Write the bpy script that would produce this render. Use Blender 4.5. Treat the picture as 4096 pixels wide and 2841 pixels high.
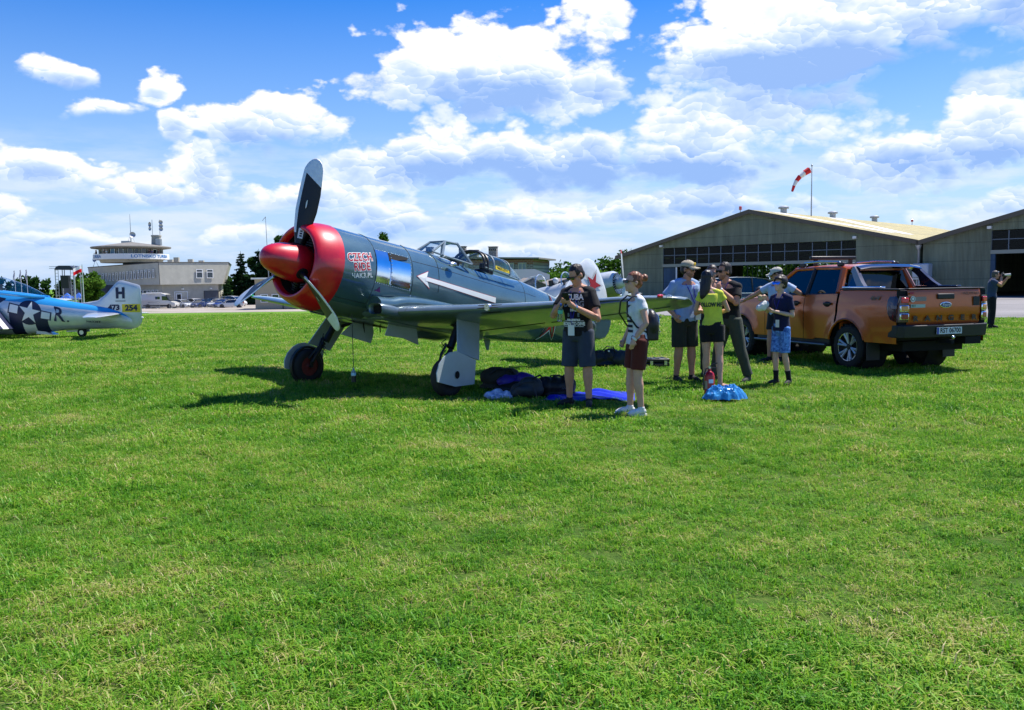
import bpy, math, random
import numpy as np
from mathutils import Vector, Matrix, Euler
R = math.radians
for o in list(bpy.data.objects): bpy.data.objects.remove(o, do_unlink=True)
SC = bpy.context.scene
COL = SC.collection
# ------------------------------------------------------------------ camera
cd = bpy.data.cameras.new('camera'); cam = bpy.data.objects.new('camera', cd); COL.objects.link(cam)
cd.sensor_width = 36.0; cd.lens = 36.0 * 3566.125 / 4096.0; cd.clip_start = 0.05; cd.clip_end = 6000
cam.matrix_world = Matrix.Translation((0, 0, 1.584)) @ Matrix.Rotation(R(90 - 4.6848), 4, 'X') @ Matrix.Rotation(R(-0.746), 4, 'Z')
SC.camera = cam
SC.render.resolution_x = 1024; SC.render.resolution_y = 710
SC.render.engine = 'CYCLES'; cy = SC.cycles; cy.max_bounces = 5; cy.diffuse_bounces = 2; cy.glossy_bounces = 3; cy.transmission_bounces = 4; cy.transparent_max_bounces = 12; cy.caustics_reflective = False; cy.caustics_refractive = False
# ------------------------------------------------------------------ exposure
vs = SC.view_settings; vs.view_transform = 'Standard'; vs.look = 'None'; vs.gamma = 1.0; vs.use_curve_mapping = False
vs.exposure = 0.85
# ------------------------------------------------------------------ sun
SUN_EL = 61.0; SUN_DIR = Vector((0.86, 0.51, 0)).normalized()      # where the sun stands, seen from above
sun_vec = Vector((SUN_DIR.x * math.cos(R(SUN_EL)), SUN_DIR.y * math.cos(R(SUN_EL)), math.sin(R(SUN_EL))))
sd = bpy.data.lights.new('sun', 'SUN'); sd.energy = 4.3; sd.angle = R(0.53); sd.color = (1.0, 0.955, 0.88)
so = bpy.data.objects.new('sun', sd); COL.objects.link(so); so.location = (30, 20, 60)
so.rotation_euler = (-sun_vec).to_track_quat('-Z', 'Y').to_euler()
# ------------------------------------------------------------------ world: clear sky and cumulus clouds
W = bpy.data.worlds.new('World'); SC.world = W; W.use_nodes = True
wt = W.node_tree; wt.nodes.clear()
def nd(tree, typ, **kw):
    n = tree.nodes.new(typ)
    for k, v in kw.items(): setattr(n, k, v)
    return n
def mth(tree, op, a, b=None, c=None, clamp=False):
    n = tree.nodes.new('ShaderNodeMath'); n.operation = op; n.use_clamp = clamp
    for i, s in enumerate((a, b, c)):
        if s is None: continue
        if isinstance(s, (int, float)): n.inputs[i].default_value = s
        else: tree.links.new(s, n.inputs[i])
    return n.outputs[0]
def vmt(tree, op, a, b=None, scale=None):
    n = tree.nodes.new('ShaderNodeVectorMath'); n.operation = op
    for i, s in enumerate((a, b)):
        if s is None: continue
        if isinstance(s, (tuple, list)): n.inputs[i].default_value = s
        else: tree.links.new(s, n.inputs[i])
    if scale is not None: n.inputs['Scale'].default_value = scale
    return n.outputs['Value'] if op in ('DOT_PRODUCT', 'LENGTH') else n.outputs[0]
def ramp(tree, fac, stops, interp='LINEAR'):
    n = tree.nodes.new('ShaderNodeValToRGB'); n.color_ramp.interpolation = interp
    e = n.color_ramp.elements
    while len(e) < len(stops): e.new(0.5)
    for i, (p, c) in enumerate(stops):
        e[i].position = p; e[i].color = (c[0], c[1], c[2], 1) if isinstance(c, (tuple, list)) else (c, c, c, 1)
    if fac is not None: tree.links.new(fac, n.inputs[0])
    return n.outputs[0]
# clouds: azimuth and elevation in degrees, half widths in degrees, weight
CLOUDS = [(20, 15.4, 9.6, 4.0, 1.0), (17.5, 12.7, 8.0, 1.8, 1.0), (29.5, 15.9, 4.4, 3.4, .95), (-2.0, 12.9, 7.6, 3.5, 1.0), (5.4, 16.6, 2.2, 2.4, .8), (5.6, 11.6, 2.8, 2.0, .8),
    (14.5, 9.6, 7.4, 2.2, .85), (1.6, 7.8, 7.5, 2.1, .85), (-15.2, 9.7, 4.4, 1.7, .85), (-7.0, 7.4, 6.0, 2.0, .75), (11.6, 7.4, 6.5, 2.0, .75),
    (-26.6, 12.0, 2.2, .8, .95), (-21.2, 11.3, 1.5, .9, .95), (-24.3, 10.0, 2.6, .6, .9), (-20.2, 9.2, 1.3, 1.0, .9), (-28, 6.9, 4.4, 1.1, .95), (-22.6, 5.6, 3.1, 1.2, .9),
    (-19.3, 7.2, 2.0, 1.8, .8), (-29.8, 4.3, 3.2, 1.2, .9), (-30.8, 10.3, 1.2, .8, .9), (-12.5, 5.5, 4.0, 1.1, .9), (10, 4.4, 12, 1.1, .9), (-7.6, 3.9, 4.2, 1.2, .85),
    (0.6, 3.7, 5, 1.0, .85), (28, 8.2, 4.2, 2.7, .85), (23.3, 6.2, 6.6, 1.7, .75), (29, 3.4, 5, 1.2, .85), (-17, 3.2, 4, .9, .8), (18.5, 2.6, 7, .8, .85),
    (-26, 2.4, 6, .8, .8), (-3, 1.7, 12, .7, .8), (48, 12, 12, 5, .8), (-50, 13, 11, 3.5, .7), (12, 28, 14, 6, .6),
    (100, 14, 26, 6, .7), (165, 18, 20, 7, .7), (-140, 12, 22, 5, .7), (-95, 22, 16, 6, .65), (100, 45, 24, 9, .5)]
tc = nd(wt, 'ShaderNodeTexCoord'); DIR = tc.outputs['Generated']
sep = nd(wt, 'ShaderNodeSeparateXYZ'); wt.links.new(DIR, sep.inputs[0])
az = mth(wt, 'MULTIPLY', mth(wt, 'ARCTAN2', sep.outputs[0], sep.outputs[1]), 57.29578)
el = mth(wt, 'MULTIPLY', mth(wt, 'ARCSINE', sep.outputs[2]), 57.29578)
ca = nd(wt, 'ShaderNodeCombineXYZ'); wt.links.new(az, ca.inputs[0]); wt.links.new(el, ca.inputs[1])
dirs = vmt(wt, 'MULTIPLY', DIR, (1, 1, 1.7))
def wnoise(vec, sc, det, ro, dist=0.):
    n = nd(wt, 'ShaderNodeTexNoise'); n.inputs['Scale'].default_value = sc; n.inputs['Detail'].default_value = det; n.inputs['Roughness'].default_value = ro; n.inputs['Distortion'].default_value = dist
    wt.links.new(vec, n.inputs['Vector']); return n
nA = wnoise(dirs, 12., 8, .61).outputs['Fac']
def wvor(vec, sc):
    n = nd(wt, 'ShaderNodeTexVoronoi'); n.inputs['Scale'].default_value = sc; wt.links.new(vec, n.inputs['Vector'])
    up = nd(wt, 'ShaderNodeSeparateXYZ'); wt.links.new(vmt(wt, 'SUBTRACT', vec, n.outputs['Position']), up.inputs[0])
    return n.outputs['Distance'], mth(wt, 'MULTIPLY', mth(wt, 'ADD', up.outputs[2], mth(wt, 'MULTIPLY', up.outputs[0], .45)), sc)      # puffs: distance to the centre, and how far towards the sun
wrp = wnoise(dirs, 22., 3, .6)
pdir = vmt(wt, 'ADD', dirs, vmt(wt, 'SCALE', vmt(wt, 'SUBTRACT', wrp.outputs['Color'], (.5, .5, .5)), scale=.06))
vA, uA = wvor(pdir, 17.); vB, uB = wvor(pdir, 43.)
wob = wnoise(dirs, 6.5, 2, .5)
ang = vmt(wt, 'ADD', ca.outputs[0], vmt(wt, 'MULTIPLY', vmt(wt, 'SUBTRACT', wob.outputs['Color'], (.5, .5, .5)), (4.5, 2.2, 0)))
acc = None
for (a, e, rx, ry, w) in CLOUDS:
    q = vmt(wt, 'MULTIPLY', vmt(wt, 'SUBTRACT', ang, (a, e, 0)), (1 / (rx * 1.12), 1 / (ry * 1.18), 0))
    v = mth(wt, 'MULTIPLY', mth(wt, 'EXPONENT', mth(wt, 'MULTIPLY', vmt(wt, 'DOT_PRODUCT', q, q), -1.0)), w)
    hq = nd(wt, 'ShaderNodeSeparateXYZ'); wt.links.new(q, hq.inputs[0]); vh = mth(wt, 'MULTIPLY', v, hq.outputs[1])
    acc = (v, vh, v) if acc is None else (mth(wt, 'ADD', acc[0], v), mth(wt, 'ADD', acc[1], vh), mth(wt, 'MAXIMUM', acc[2], v))
wsum, hsum, cmax = acc
height = mth(wt, 'DIVIDE', hsum, mth(wt, 'ADD', wsum, .05))                       # -1 at a cloud's base, +1 at its top
cov = mth(wt, 'ADD', cmax, mth(wt, 'MULTIPLY', mth(wt, 'MINIMUM', mth(wt, 'SUBTRACT', wsum, cmax), .6), .22))
puff = mth(wt, 'ADD', mth(wt, 'MULTIPLY', mth(wt, 'SUBTRACT', .45, vA), .62), mth(wt, 'MULTIPLY', mth(wt, 'SUBTRACT', .45, vB), .34))
d0 = mth(wt, 'ADD', mth(wt, 'ADD', mth(wt, 'MULTIPLY', mth(wt, 'SUBTRACT', nA, .5), 1.75), puff), mth(wt, 'SUBTRACT', mth(wt, 'MULTIPLY', cov, 1.55), .76))
# crisp billowing tops, softer bases
soft = nd(wt, 'ShaderNodeMapRange'); wt.links.new(height, soft.inputs[0]); soft.inputs[1].default_value = -.7; soft.inputs[2].default_value = .25; soft.inputs[3].default_value = .72; soft.inputs[4].default_value = .25
mask = nd(wt, 'ShaderNodeMapRange', interpolation_type='SMOOTHSTEP'); wt.links.new(mth(wt, 'DIVIDE', mth(wt, 'ADD', d0, .09), soft.outputs[0]), mask.inputs[0])
lowfade = nd(wt, 'ShaderNodeMapRange', interpolation_type='SMOOTHSTEP'); wt.links.new(el, lowfade.inputs[0]); lowfade.inputs[1].default_value = -.5; lowfade.inputs[2].default_value = 6.0
lowfade.inputs[3].default_value = .45
mk = mth(wt, 'MULTIPLY', mask.outputs[0], lowfade.outputs[0])
nL = wnoise(vmt(wt, 'MULTIPLY', DIR, (1, 1, 5.0)), 9., 5, .6).outputs['Fac']                     # thin far layers low over the horizon
far = mth(wt, 'MULTIPLY', ramp(wt, nL, [(.42, 0), (.62, 1)]), ramp(wt, mth(wt, 'MULTIPLY', el, .1), [(.0, .25), (.25, .75), (.55, .6), (.95, 0)]))
# shading of a cloud: bright towards its top and on billows that face the sun, blue grey at the thick base
relief = mth(wt, 'ADD', mth(wt, 'MULTIPLY', uA, .22), mth(wt, 'MULTIPLY', uB, .18))
sh = mth(wt, 'SUBTRACT', mth(wt, 'ADD', mth(wt, 'ADD', mth(wt, 'MULTIPLY', height, -1.05), .20), mth(wt, 'MULTIPLY', mth(wt, 'MAXIMUM', d0, 0), .52)), relief)
for (a, e, rx, ry, w) in ((17.5, 12.6, 8.0, 1.7, .55), (-.5, 11.4, 4.5, 1.3, .45), (2, 6.7, 7, .9, .35), (12, 6.3, 6, 1.0, .38), (27, 6.6, 4, 1.0, .32), (-15, 8.6, 4, .8, .25)):       # thick bases of the big clouds
    q = vmt(wt, 'MULTIPLY', vmt(wt, 'SUBTRACT', ang, (a, e, 0)), (1 / rx, 1 / ry, 0)); sh = mth(wt, 'ADD', sh, mth(wt, 'MULTIPLY', mth(wt, 'EXPONENT', mth(wt, 'MULTIPLY', vmt(wt, 'DOT_PRODUCT', q, q), -1.0)), w))
lit = ramp(wt, sh, [(.14, (1.0, 1.0, 1.0)), (.34, (.90, .94, 1.0)), (.58, (.58, .72, .95)), (.98, (.29, .47, .86))])
sky = nd(wt, 'ShaderNodeTexSky', sky_type='NISHITA', sun_disc=False); sky.sun_elevation = R(SUN_EL); sky.sun_rotation = math.atan2(SUN_DIR.x, SUN_DIR.y)
sky.altitude = 0; sky.air_density = 1.0; sky.dust_density = .2; sky.ozone_density = 2.5
hs = nd(wt, 'ShaderNodeHueSaturation'); hs.inputs['Hue'].default_value = .517; hs.inputs['Saturation'].default_value = 1.52; hs.inputs['Value'].default_value = .95; wt.links.new(sky.outputs[0], hs.inputs['Color'])
SKY_STR = 0.10
hz = nd(wt, 'ShaderNodeMix', data_type='RGBA'); wt.links.new(ramp(wt, mth(wt, 'MULTIPLY', el, .0333), [(0, .95), (.1, .78), (.3, .38), (.6, 0)]), hz.inputs[0]); wt.links.new(hs.outputs[0], hz.inputs[6]); hz.inputs[7].default_value = (2.5, 3.6, 5.6, 1)
cl = nd(wt, 'ShaderNodeMix', data_type='RGBA'); wt.links.new(mk, cl.inputs[0]); 
fr = nd(wt, 'ShaderNodeMix', data_type='RGBA'); wt.links.new(far, fr.inputs[0]); wt.links.new(hz.outputs[2], fr.inputs[6]); fr.inputs[7].default_value = (4.7, 5.1, 5.7, 1)
wt.links.new(fr.outputs[2], cl.inputs[6])
wt.links.new(vmt(wt, 'SCALE', lit, scale=6.3), cl.inputs[7])
bg = nd(wt, 'ShaderNodeBackground'); bg.inputs['Strength'].default_value = SKY_STR; wt.links.new(cl.outputs[2], bg.inputs['Color'])
wo = nd(wt, 'ShaderNodeOutputWorld'); wt.links.new(bg.outputs[0], wo.inputs['Surface'])
W.cycles.sampling_method = 'MANUAL'; W.cycles.sample_map_resolution = 512
# ------------------------------------------------------------------ helpers
rnd = random.Random(7)
MATS = {}
def mat(name, col, rough=.5, metal=0., spec=.5, coat=0., var=0., vs_=6., bump=0., bs=60., trans=0., ior=1.45, alpha=1., dark=None, sheen=0., detail=4, crough=.03):
    if name in MATS: return MATS[name]
    m = bpy.data.materials.new(name); m.use_nodes = True; t = m.node_tree; b = t.nodes['Principled BSDF']
    b.inputs['Base Color'].default_value = (*col, 1); b.inputs['Roughness'].default_value = rough; b.inputs['Metallic'].default_value = metal
    b.inputs['Specular IOR Level'].default_value = spec; b.inputs['Coat Weight'].default_value = coat; b.inputs['Coat Roughness'].default_value = crough
    b.inputs['Transmission Weight'].default_value = trans; b.inputs['IOR'].default_value = ior; b.inputs['Alpha'].default_value = alpha
    if sheen: b.inputs['Sheen Weight'].default_value = sheen
    m.diffuse_color = (*col, 1)
    tcn = None
    if var or bump: tcn = t.nodes.new('ShaderNodeTexCoord')
    if var:
        n = t.nodes.new('ShaderNodeTexNoise'); n.inputs['Scale'].default_value = vs_; n.inputs['Detail'].default_value = detail; n.inputs['Roughness'].default_value = .65
        t.links.new(tcn.outputs['Object'], n.inputs['Vector'])
        lo = dark if dark else tuple(c * (1 - var) for c in col); hi = tuple(min(1, c * (1 + var * .6)) for c in col)
        c = ramp(t, n.outputs['Fac'], [(.3, lo), (.7, hi)]); t.links.new(c, b.inputs['Base Color'])
        rr = t.nodes.new('ShaderNodeMapRange'); t.links.new(n.outputs['Fac'], rr.inputs[0]); rr.inputs[3].default_value = max(.02, rough * .8); rr.inputs[4].default_value = min(1, rough * 1.2)
        t.links.new(rr.outputs[0], b.inputs['Roughness'])
    if bump:
        n = t.nodes.new('ShaderNodeTexNoise'); n.inputs['Scale'].default_value = bs; n.inputs['Detail'].default_value = 3
        t.links.new(tcn.outputs['Object'], n.inputs['Vector'])
        bp = t.nodes.new('ShaderNodeBump'); bp.inputs['Strength'].default_value = bump; bp.inputs['Distance'].default_value = .01
        t.links.new(n.outputs['Fac'], bp.inputs['Height']); t.links.new(bp.outputs[0], b.inputs['Normal'])
    MATS[name] = m; return m
def glass(name, tint=(.85, .95, 1.0), amount=.12, rough=.02):
    if name in MATS: return MATS[name]
    m = bpy.data.materials.new(name); m.use_nodes = True; t = m.node_tree; t.nodes.clear()
    tr = t.nodes.new('ShaderNodeBsdfTransparent'); tr.inputs[0].default_value = (*tint, 1)
    gl = t.nodes.new('ShaderNodeBsdfGlossy'); gl.inputs['Roughness'].default_value = rough
    ge = t.nodes.new('ShaderNodeNewGeometry'); cs_ = mth(t, 'ABSOLUTE', vmt(t, 'DOT_PRODUCT', ge.outputs['Normal'], ge.outputs['Incoming']))
    ad = mth(t, 'ADD', mth(t, 'MULTIPLY', mth(t, 'POWER', mth(t, 'SUBTRACT', 1.0, cs_), 4.0), .85), amount, clamp=True)
    mx = t.nodes.new('ShaderNodeMixShader'); t.links.new(ad, mx.inputs[0]); t.links.new(tr.outputs[0], mx.inputs[1]); t.links.new(gl.outputs[0], mx.inputs[2])
    out = t.nodes.new('ShaderNodeOutputMaterial'); t.links.new(mx.outputs[0], out.inputs[0])
    MATS[name] = m; return m
def empty(name, loc=(0, 0, 0), rz=0.):
    o = bpy.data.objects.new(name, None); o.empty_display_size = .2; COL.objects.link(o); o.location = loc; o.rotation_euler = (0, 0, rz); return o
def tag(o, label=None, cat=None, group=None, kind=None):
    if label: o['label'] = label
    if cat: o['category'] = cat
    if group: o['group'] = group
    if kind: o['kind'] = kind
    return o
def V(*a): return Vector(a)
def frame(d):
    d = Vector(d).normalized(); a = Vector((0, 0, 1)) if abs(d.z) < .92 else Vector((1, 0, 0))
    x = a.cross(d).normalized(); return x, d.cross(x).normalized(), d
class MB:
    def __init__(s): s.v = []; s.f = []; s.m = []; s.cm = 0
    def add(s, vs, fs):
        k = len(s.v); s.v += [tuple(p) for p in vs]; s.f += [tuple(k + i for i in q) for q in fs]; s.m += [s.cm] * len(fs); return s
    def quad(s, a, b, c, d): return s.add([a, b, c, d], [(0, 1, 2, 3)])
    def poly(s, pts): return s.add(pts, [tuple(range(len(pts)))])
    def box(s, c, sz, rot=None, taper=1.):
        hx, hy, hz = sz[0] / 2, sz[1] / 2, sz[2] / 2; vs = []
        for z in (-1, 1):
            k = taper if z > 0 else 1.
            for (x, y) in ((-1, -1), (1, -1), (1, 1), (-1, 1)): vs.append(Vector((x * hx * k, y * hy * k, z * hz)))
        if rot is not None: vs = [rot @ p for p in vs]
        c = Vector(c); return s.add([p + c for p in vs], [(3, 2, 1, 0), (4, 5, 6, 7), (0, 1, 5, 4), (1, 2, 6, 5), (2, 3, 7, 6), (3, 0, 4, 7)])
    def bbox(s, a, b): return s.box([(p + q) / 2 for p, q in zip(a, b)], [abs(q - p) for p, q in zip(a, b)])
    def loft(s, rings, cap0=True, cap1=True, closed=True):
        k = len(s.v); n = len(rings[0])
        vs = [p for r in rings for p in r]; fs = []
        for i in range(len(rings) - 1):
            for j in range(n if closed else n - 1):
                a = i * n + j; b = i * n + (j + 1) % n; fs.append((a, b, b + n, a + n))
        if cap0 and closed: fs.append(tuple(range(n))[::-1])
        if cap1 and closed: fs.append(tuple((len(rings) - 1) * n + j for j in range(n)))
        return s.add(vs, fs)
    def tube(s, pts, rad, n=8, caps=True, flat=1.):
        pts = [Vector(p) for p in pts]; rad = rad if isinstance(rad, (list, tuple)) else [rad] * len(pts); rings = []; px = None
        for i, p in enumerate(pts):
            d = (pts[min(i + 1, len(pts) - 1)] - pts[max(i - 1, 0)])
            if d.length < 1e-9: d = Vector((0, 0, 1))
            d.normalize()
            if px is None: x, y, _ = frame(d)
            else:
                x = px - d * px.dot(d)
                if x.length < 1e-6: x, y, _ = frame(d)
                x.normalize(); y = d.cross(x)
            px = x
            rings.append([p + x * math.cos(2 * math.pi * j / n) * rad[i] + y * math.sin(2 * math.pi * j / n) * rad[i] * flat for j in range(n)])
        return s.loft(rings, caps, caps)
    def cyl(s, a, b, r, n=12, r2=None): return s.tube([a, b], [r, r if r2 is None else r2], n)
    def lathe(s, prof, o=(0, 0, 0), d=(0, 0, 1), n=24, caps=True, up=None):
        o = Vector(o); x, y, z = frame(d); rings = []
        for (h, r) in prof: rings.append([o + z * h + (x * math.cos(2 * math.pi * j / n) + y * math.sin(2 * math.pi * j / n)) * r for j in range(n)])
        return s.loft(rings, caps, caps)
    def ell(s, c, r, rot=None, nu=12, nv=8):
        c = Vector(c); vs = []; fs = []
        for i in range(1, nv):
            t = math.pi * i / nv
            for j in range(nu):
                a = 2 * math.pi * j / nu; p = Vector((r[0] * math.sin(t) * math.cos(a), r[1] * math.sin(t) * math.sin(a), r[2] * math.cos(t)))
                vs.append(c + (rot @ p if rot is not None else p))
        for i in range(nv - 2):
            for j in range(nu): a = i * nu + j; b = i * nu + (j + 1) % nu; fs.append((a, a + nu, b + nu, b))
        for sgn, base in ((1, 0), (-1, (nv - 2) * nu)):
            p = Vector((0, 0, sgn * r[2])); vs.append(c + (rot @ p if rot is not None else p)); k = len(vs) - 1
            for j in range(nu):
                a = base + j; b = base + (j + 1) % nu; fs.append((k, a, b) if sgn > 0 else (k, b, a))
        return s.add(vs, fs)
    def prism(s, poly, fn, t0, t1):
        """poly: 2D points; fn(u, v, t) -> 3D"""
        n = len(poly); a = [fn(u, v, t0) for u, v in poly]; b = [fn(u, v, t1) for u, v in poly]
        fs = [tuple(range(n))[::-1], tuple(range(n, 2 * n))] + [(i, (i + 1) % n, n + (i + 1) % n, n + i) for i in range(n)]
        return s.add(a + b, fs)
    def grid(s, fn, nu, nv):
        vs = [fn(i / nu, j / nv) for j in range(nv + 1) for i in range(nu + 1)]; w = nu + 1
        return s.add(vs, [(j * w + i, j * w + i + 1, (j + 1) * w + i + 1, (j + 1) * w + i) for j in range(nv) for i in range(nu)])
    def map(s, fn): s.v = [tuple(fn(Vector(p))) for p in s.v]; return s
    def mesh(s, name, mats, smooth=40):
        me = bpy.data.meshes.new(name); me.from_pydata(s.v, [], s.f)
        for m in (mats if isinstance(mats, (list, tuple)) else [mats]): me.materials.append(m)
        if any(s.m): me.polygons.foreach_set('material_index', s.m)
        if smooth:
            me.polygons.foreach_set('use_smooth', [True] * len(me.polygons))
            if smooth < 180: me.set_sharp_from_angle(angle=R(smooth))
        me.update(); return me
    def build(s, name, mats, parent=None, smooth=40, bevel=0., loc=None):
        o = bpy.data.objects.new(name, s.mesh(name, mats, smooth)); COL.objects.link(o)
        if parent is not None: o.parent = parent
        if loc is not None: o.location = loc
        if bevel:
            b = o.modifiers.new('bevel', 'BEVEL'); b.width = bevel; b.segments = 2; b.limit_method = 'ANGLE'; b.angle_limit = R(35)
        return o
def link_mesh(name, me, parent=None, loc=None, rot=None):
    o = bpy.data.objects.new(name, me); COL.objects.link(o)
    if parent is not None: o.parent = parent
    if loc is not None: o.location = loc
    if rot is not None: o.rotation_euler = rot
    return o
def copy_tree(o, parent=None):
    c = o.copy(); COL.objects.link(c); c.parent = parent
    for ch in list(o.children): copy_tree(ch, c)
    return c
def smooth01(t): t = max(0., min(1., t)); return t * t * (3 - 2 * t)
def lerp(a, b, t): return a + (b - a) * t
def interp(tab, x):
    if x <= tab[0][0]: return tab[0][1:]
    for p, q in zip(tab, tab[1:]):
        if x <= q[0]:
            t = (x - p[0]) / (q[0] - p[0]); return tuple(lerp(a, b, t) for a, b in zip(p[1:], q[1:]))
    return tab[-1][1:]
TMP = bpy.data.scenes.new('workbench')      # scratch scene for evaluating modifiers and text, removed at the end
def evaluated_mesh(ob):
    TMP.collection.objects.link(ob); vl = TMP.view_layers[0]; vl.update(); me = bpy.data.meshes.new_from_object(ob.evaluated_get(vl.depsgraph)); TMP.collection.objects.unlink(ob); return me
def text2d(s, size=1., bold=0., align='CENTER', shear=0., space=1., sx=1.):
    cu = bpy.data.curves.new('t', 'FONT'); cu.body = s; cu.size = size; cu.align_x = align; cu.align_y = 'CENTER'; cu.offset = bold; cu.shear = shear; cu.space_character = space
    cu.resolution_u = 3; cu.fill_mode = 'FRONT'
    ob = bpy.data.objects.new('t', cu); me = evaluated_mesh(ob)
    vs = [(v.co.x * sx, v.co.y) for v in me.vertices]; fs = [tuple(p.vertices) for p in me.polygons]
    bpy.data.objects.remove(ob, do_unlink=True); bpy.data.curves.remove(cu); bpy.data.meshes.remove(me)
    return vs, fs
def text_on(mb, s, fn, **kw):
    vs, fs = text2d(s, **kw); mb.add([fn(x, y) for x, y in vs], fs); return mb
def star2d(r, rot=math.pi / 2, inner=.382, n=5): return [((r if i % 2 == 0 else r * inner) * math.cos(rot + math.pi * i / n), (r if i % 2 == 0 else r * inner) * math.sin(rot + math.pi * i / n)) for i in range(2 * n)]
def hash2(x, y): return (math.sin(x * 127.1 + y * 311.7) * 43758.5453) % 1.0
def vnoise(x, y):
    ix, iy = math.floor(x), math.floor(y); fx, fy = smooth01(x - ix), smooth01(y - iy)
    return lerp(lerp(hash2(ix, iy), hash2(ix + 1, iy), fx), lerp(hash2(ix, iy + 1), hash2(ix + 1, iy + 1), fx), fy)
def blackm(): return mat('black_rubber', (.012, .012, .013), .75, bump=.2, bs=90)
# ------------------------------------------------------------------ terrain
def gz(x, y): return -2.2 * smooth01((y - 28) / 112.) * smooth01((12 - x) / 25.) + (.03 * (vnoise(x * .13 + 3, y * .13) - .5) if y < 60 and y > 8 else 0)
def ground_material():
    m = bpy.data.materials.new('meadow_soil'); m.use_nodes = True; t = m.node_tree; b = t.nodes['Principled BSDF']
    geo = t.nodes.new('ShaderNodeNewGeometry'); pos = geo.outputs['Position']
    def nz(sc, det=5, ro=.6):
        n = t.nodes.new('ShaderNodeTexNoise'); n.inputs['Scale'].default_value = sc; n.inputs['Detail'].default_value = det; n.inputs['Roughness'].default_value = ro; t.links.new(pos, n.inputs['Vector']); return n.outputs['Fac']
    base = ramp(t, nz(.9), [(.3, (.08, .19, .014)), (.5, (.12, .25, .02)), (.72, (.18, .27, .035))])
    fine = ramp(t, nz(38, 6, .7), [(.28, (.42, .42, .42)), (.5, (1, 1, 1)), (.75, (1.35, 1.32, 1.2))])
    mx = t.nodes.new('ShaderNodeMix'); mx.data_type = 'RGBA'; mx.blend_type = 'MULTIPLY'; mx.inputs[0].default_value = 1; t.links.new(base, mx.inputs[6]); t.links.new(fine, mx.inputs[7])
    big = ramp(t, nz(.07, 3), [(.35, (.86, .92, .8)), (.65, (1.1, 1.06, 1.0))])
    mx2 = t.nodes.new('ShaderNodeMix'); mx2.data_type = 'RGBA'; mx2.blend_type = 'MULTIPLY'; mx2.inputs[0].default_value = 1; t.links.new(mx.outputs[2], mx2.inputs[6]); t.links.new(big, mx2.inputs[7])
    # thatch and soil between the blades of the near lawn, plain sward further out
    sp_ = t.nodes.new('ShaderNodeSeparateXYZ'); t.links.new(pos, sp_.inputs[0]); mr = t.nodes.new('ShaderNodeMapRange'); t.links.new(sp_.outputs[1], mr.inputs[0]); mr.inputs[1].default_value = 30; mr.inputs[2].default_value = 66
    th = ramp(t, nz(9, 5, .7), [(.3, (.045, .10, .012)), (.55, (.085, .16, .018)), (.75, (.20, .20, .055))])
    mx3 = t.nodes.new('ShaderNodeMix'); mx3.data_type = 'RGBA'; t.links.new(mr.outputs[0], mx3.inputs[0]); t.links.new(th, mx3.inputs[6]); t.links.new(mx2.outputs[2], mx3.inputs[7])
    t.links.new(mx3.outputs[2], b.inputs['Base Color']); b.inputs['Roughness'].default_value = .9; b.inputs['Specular IOR Level'].default_value = .15
    bp = t.nodes.new('ShaderNodeBump'); bp.inputs['Strength'].default_value = .9; bp.inputs['Distance'].default_value = .05; t.links.new(nz(22, 6, .7), bp.inputs['Height']); t.links.new(bp.outputs[0], b.inputs['Normal'])
    return m
ys = [-12, -6, 0, 2, 4, 6, 8, 10, 12, 14, 16, 18, 20, 23, 26, 30, 35, 40, 46, 54, 62, 72, 84, 96, 110, 125, 142, 165, 200, 260, 400, 700, 1200, 2200]
us = [-1.9 + 3.8 * i / 44 for i in range(45)]
gm = MB()
gm.grid(lambda a, b: (lambda y, u: (u * (abs(y) + 22), y, gz(u * (abs(y) + 22), y)))(ys[round(b * (len(ys) - 1))], us[round(a * 44)]), 44, len(ys) - 1)
ground = tag(gm.build('ground', ground_material(), smooth=180), kind='structure')
def sheet(name, m, poly, off, step=6.):
    """a sheet that follows the terrain: poly is four corners, in order"""
    a, b, c, d = [Vector((p[0], p[1], 0)) for p in poly]; mb = MB()
    nu = max(2, int(max((b - a).length, (c - d).length) / step)); nv = max(2, int(max((d - a).length, (c - b).length) / step))
    def f(u, v):
        p = a.lerp(b, u).lerp(d.lerp(c, u), v); return (p.x, p.y, gz(p.x, p.y) + off)
    mb.grid(f, min(nu, 60), min(nv, 40)); return tag(mb.build(name, m, smooth=180), kind='structure')
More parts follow.
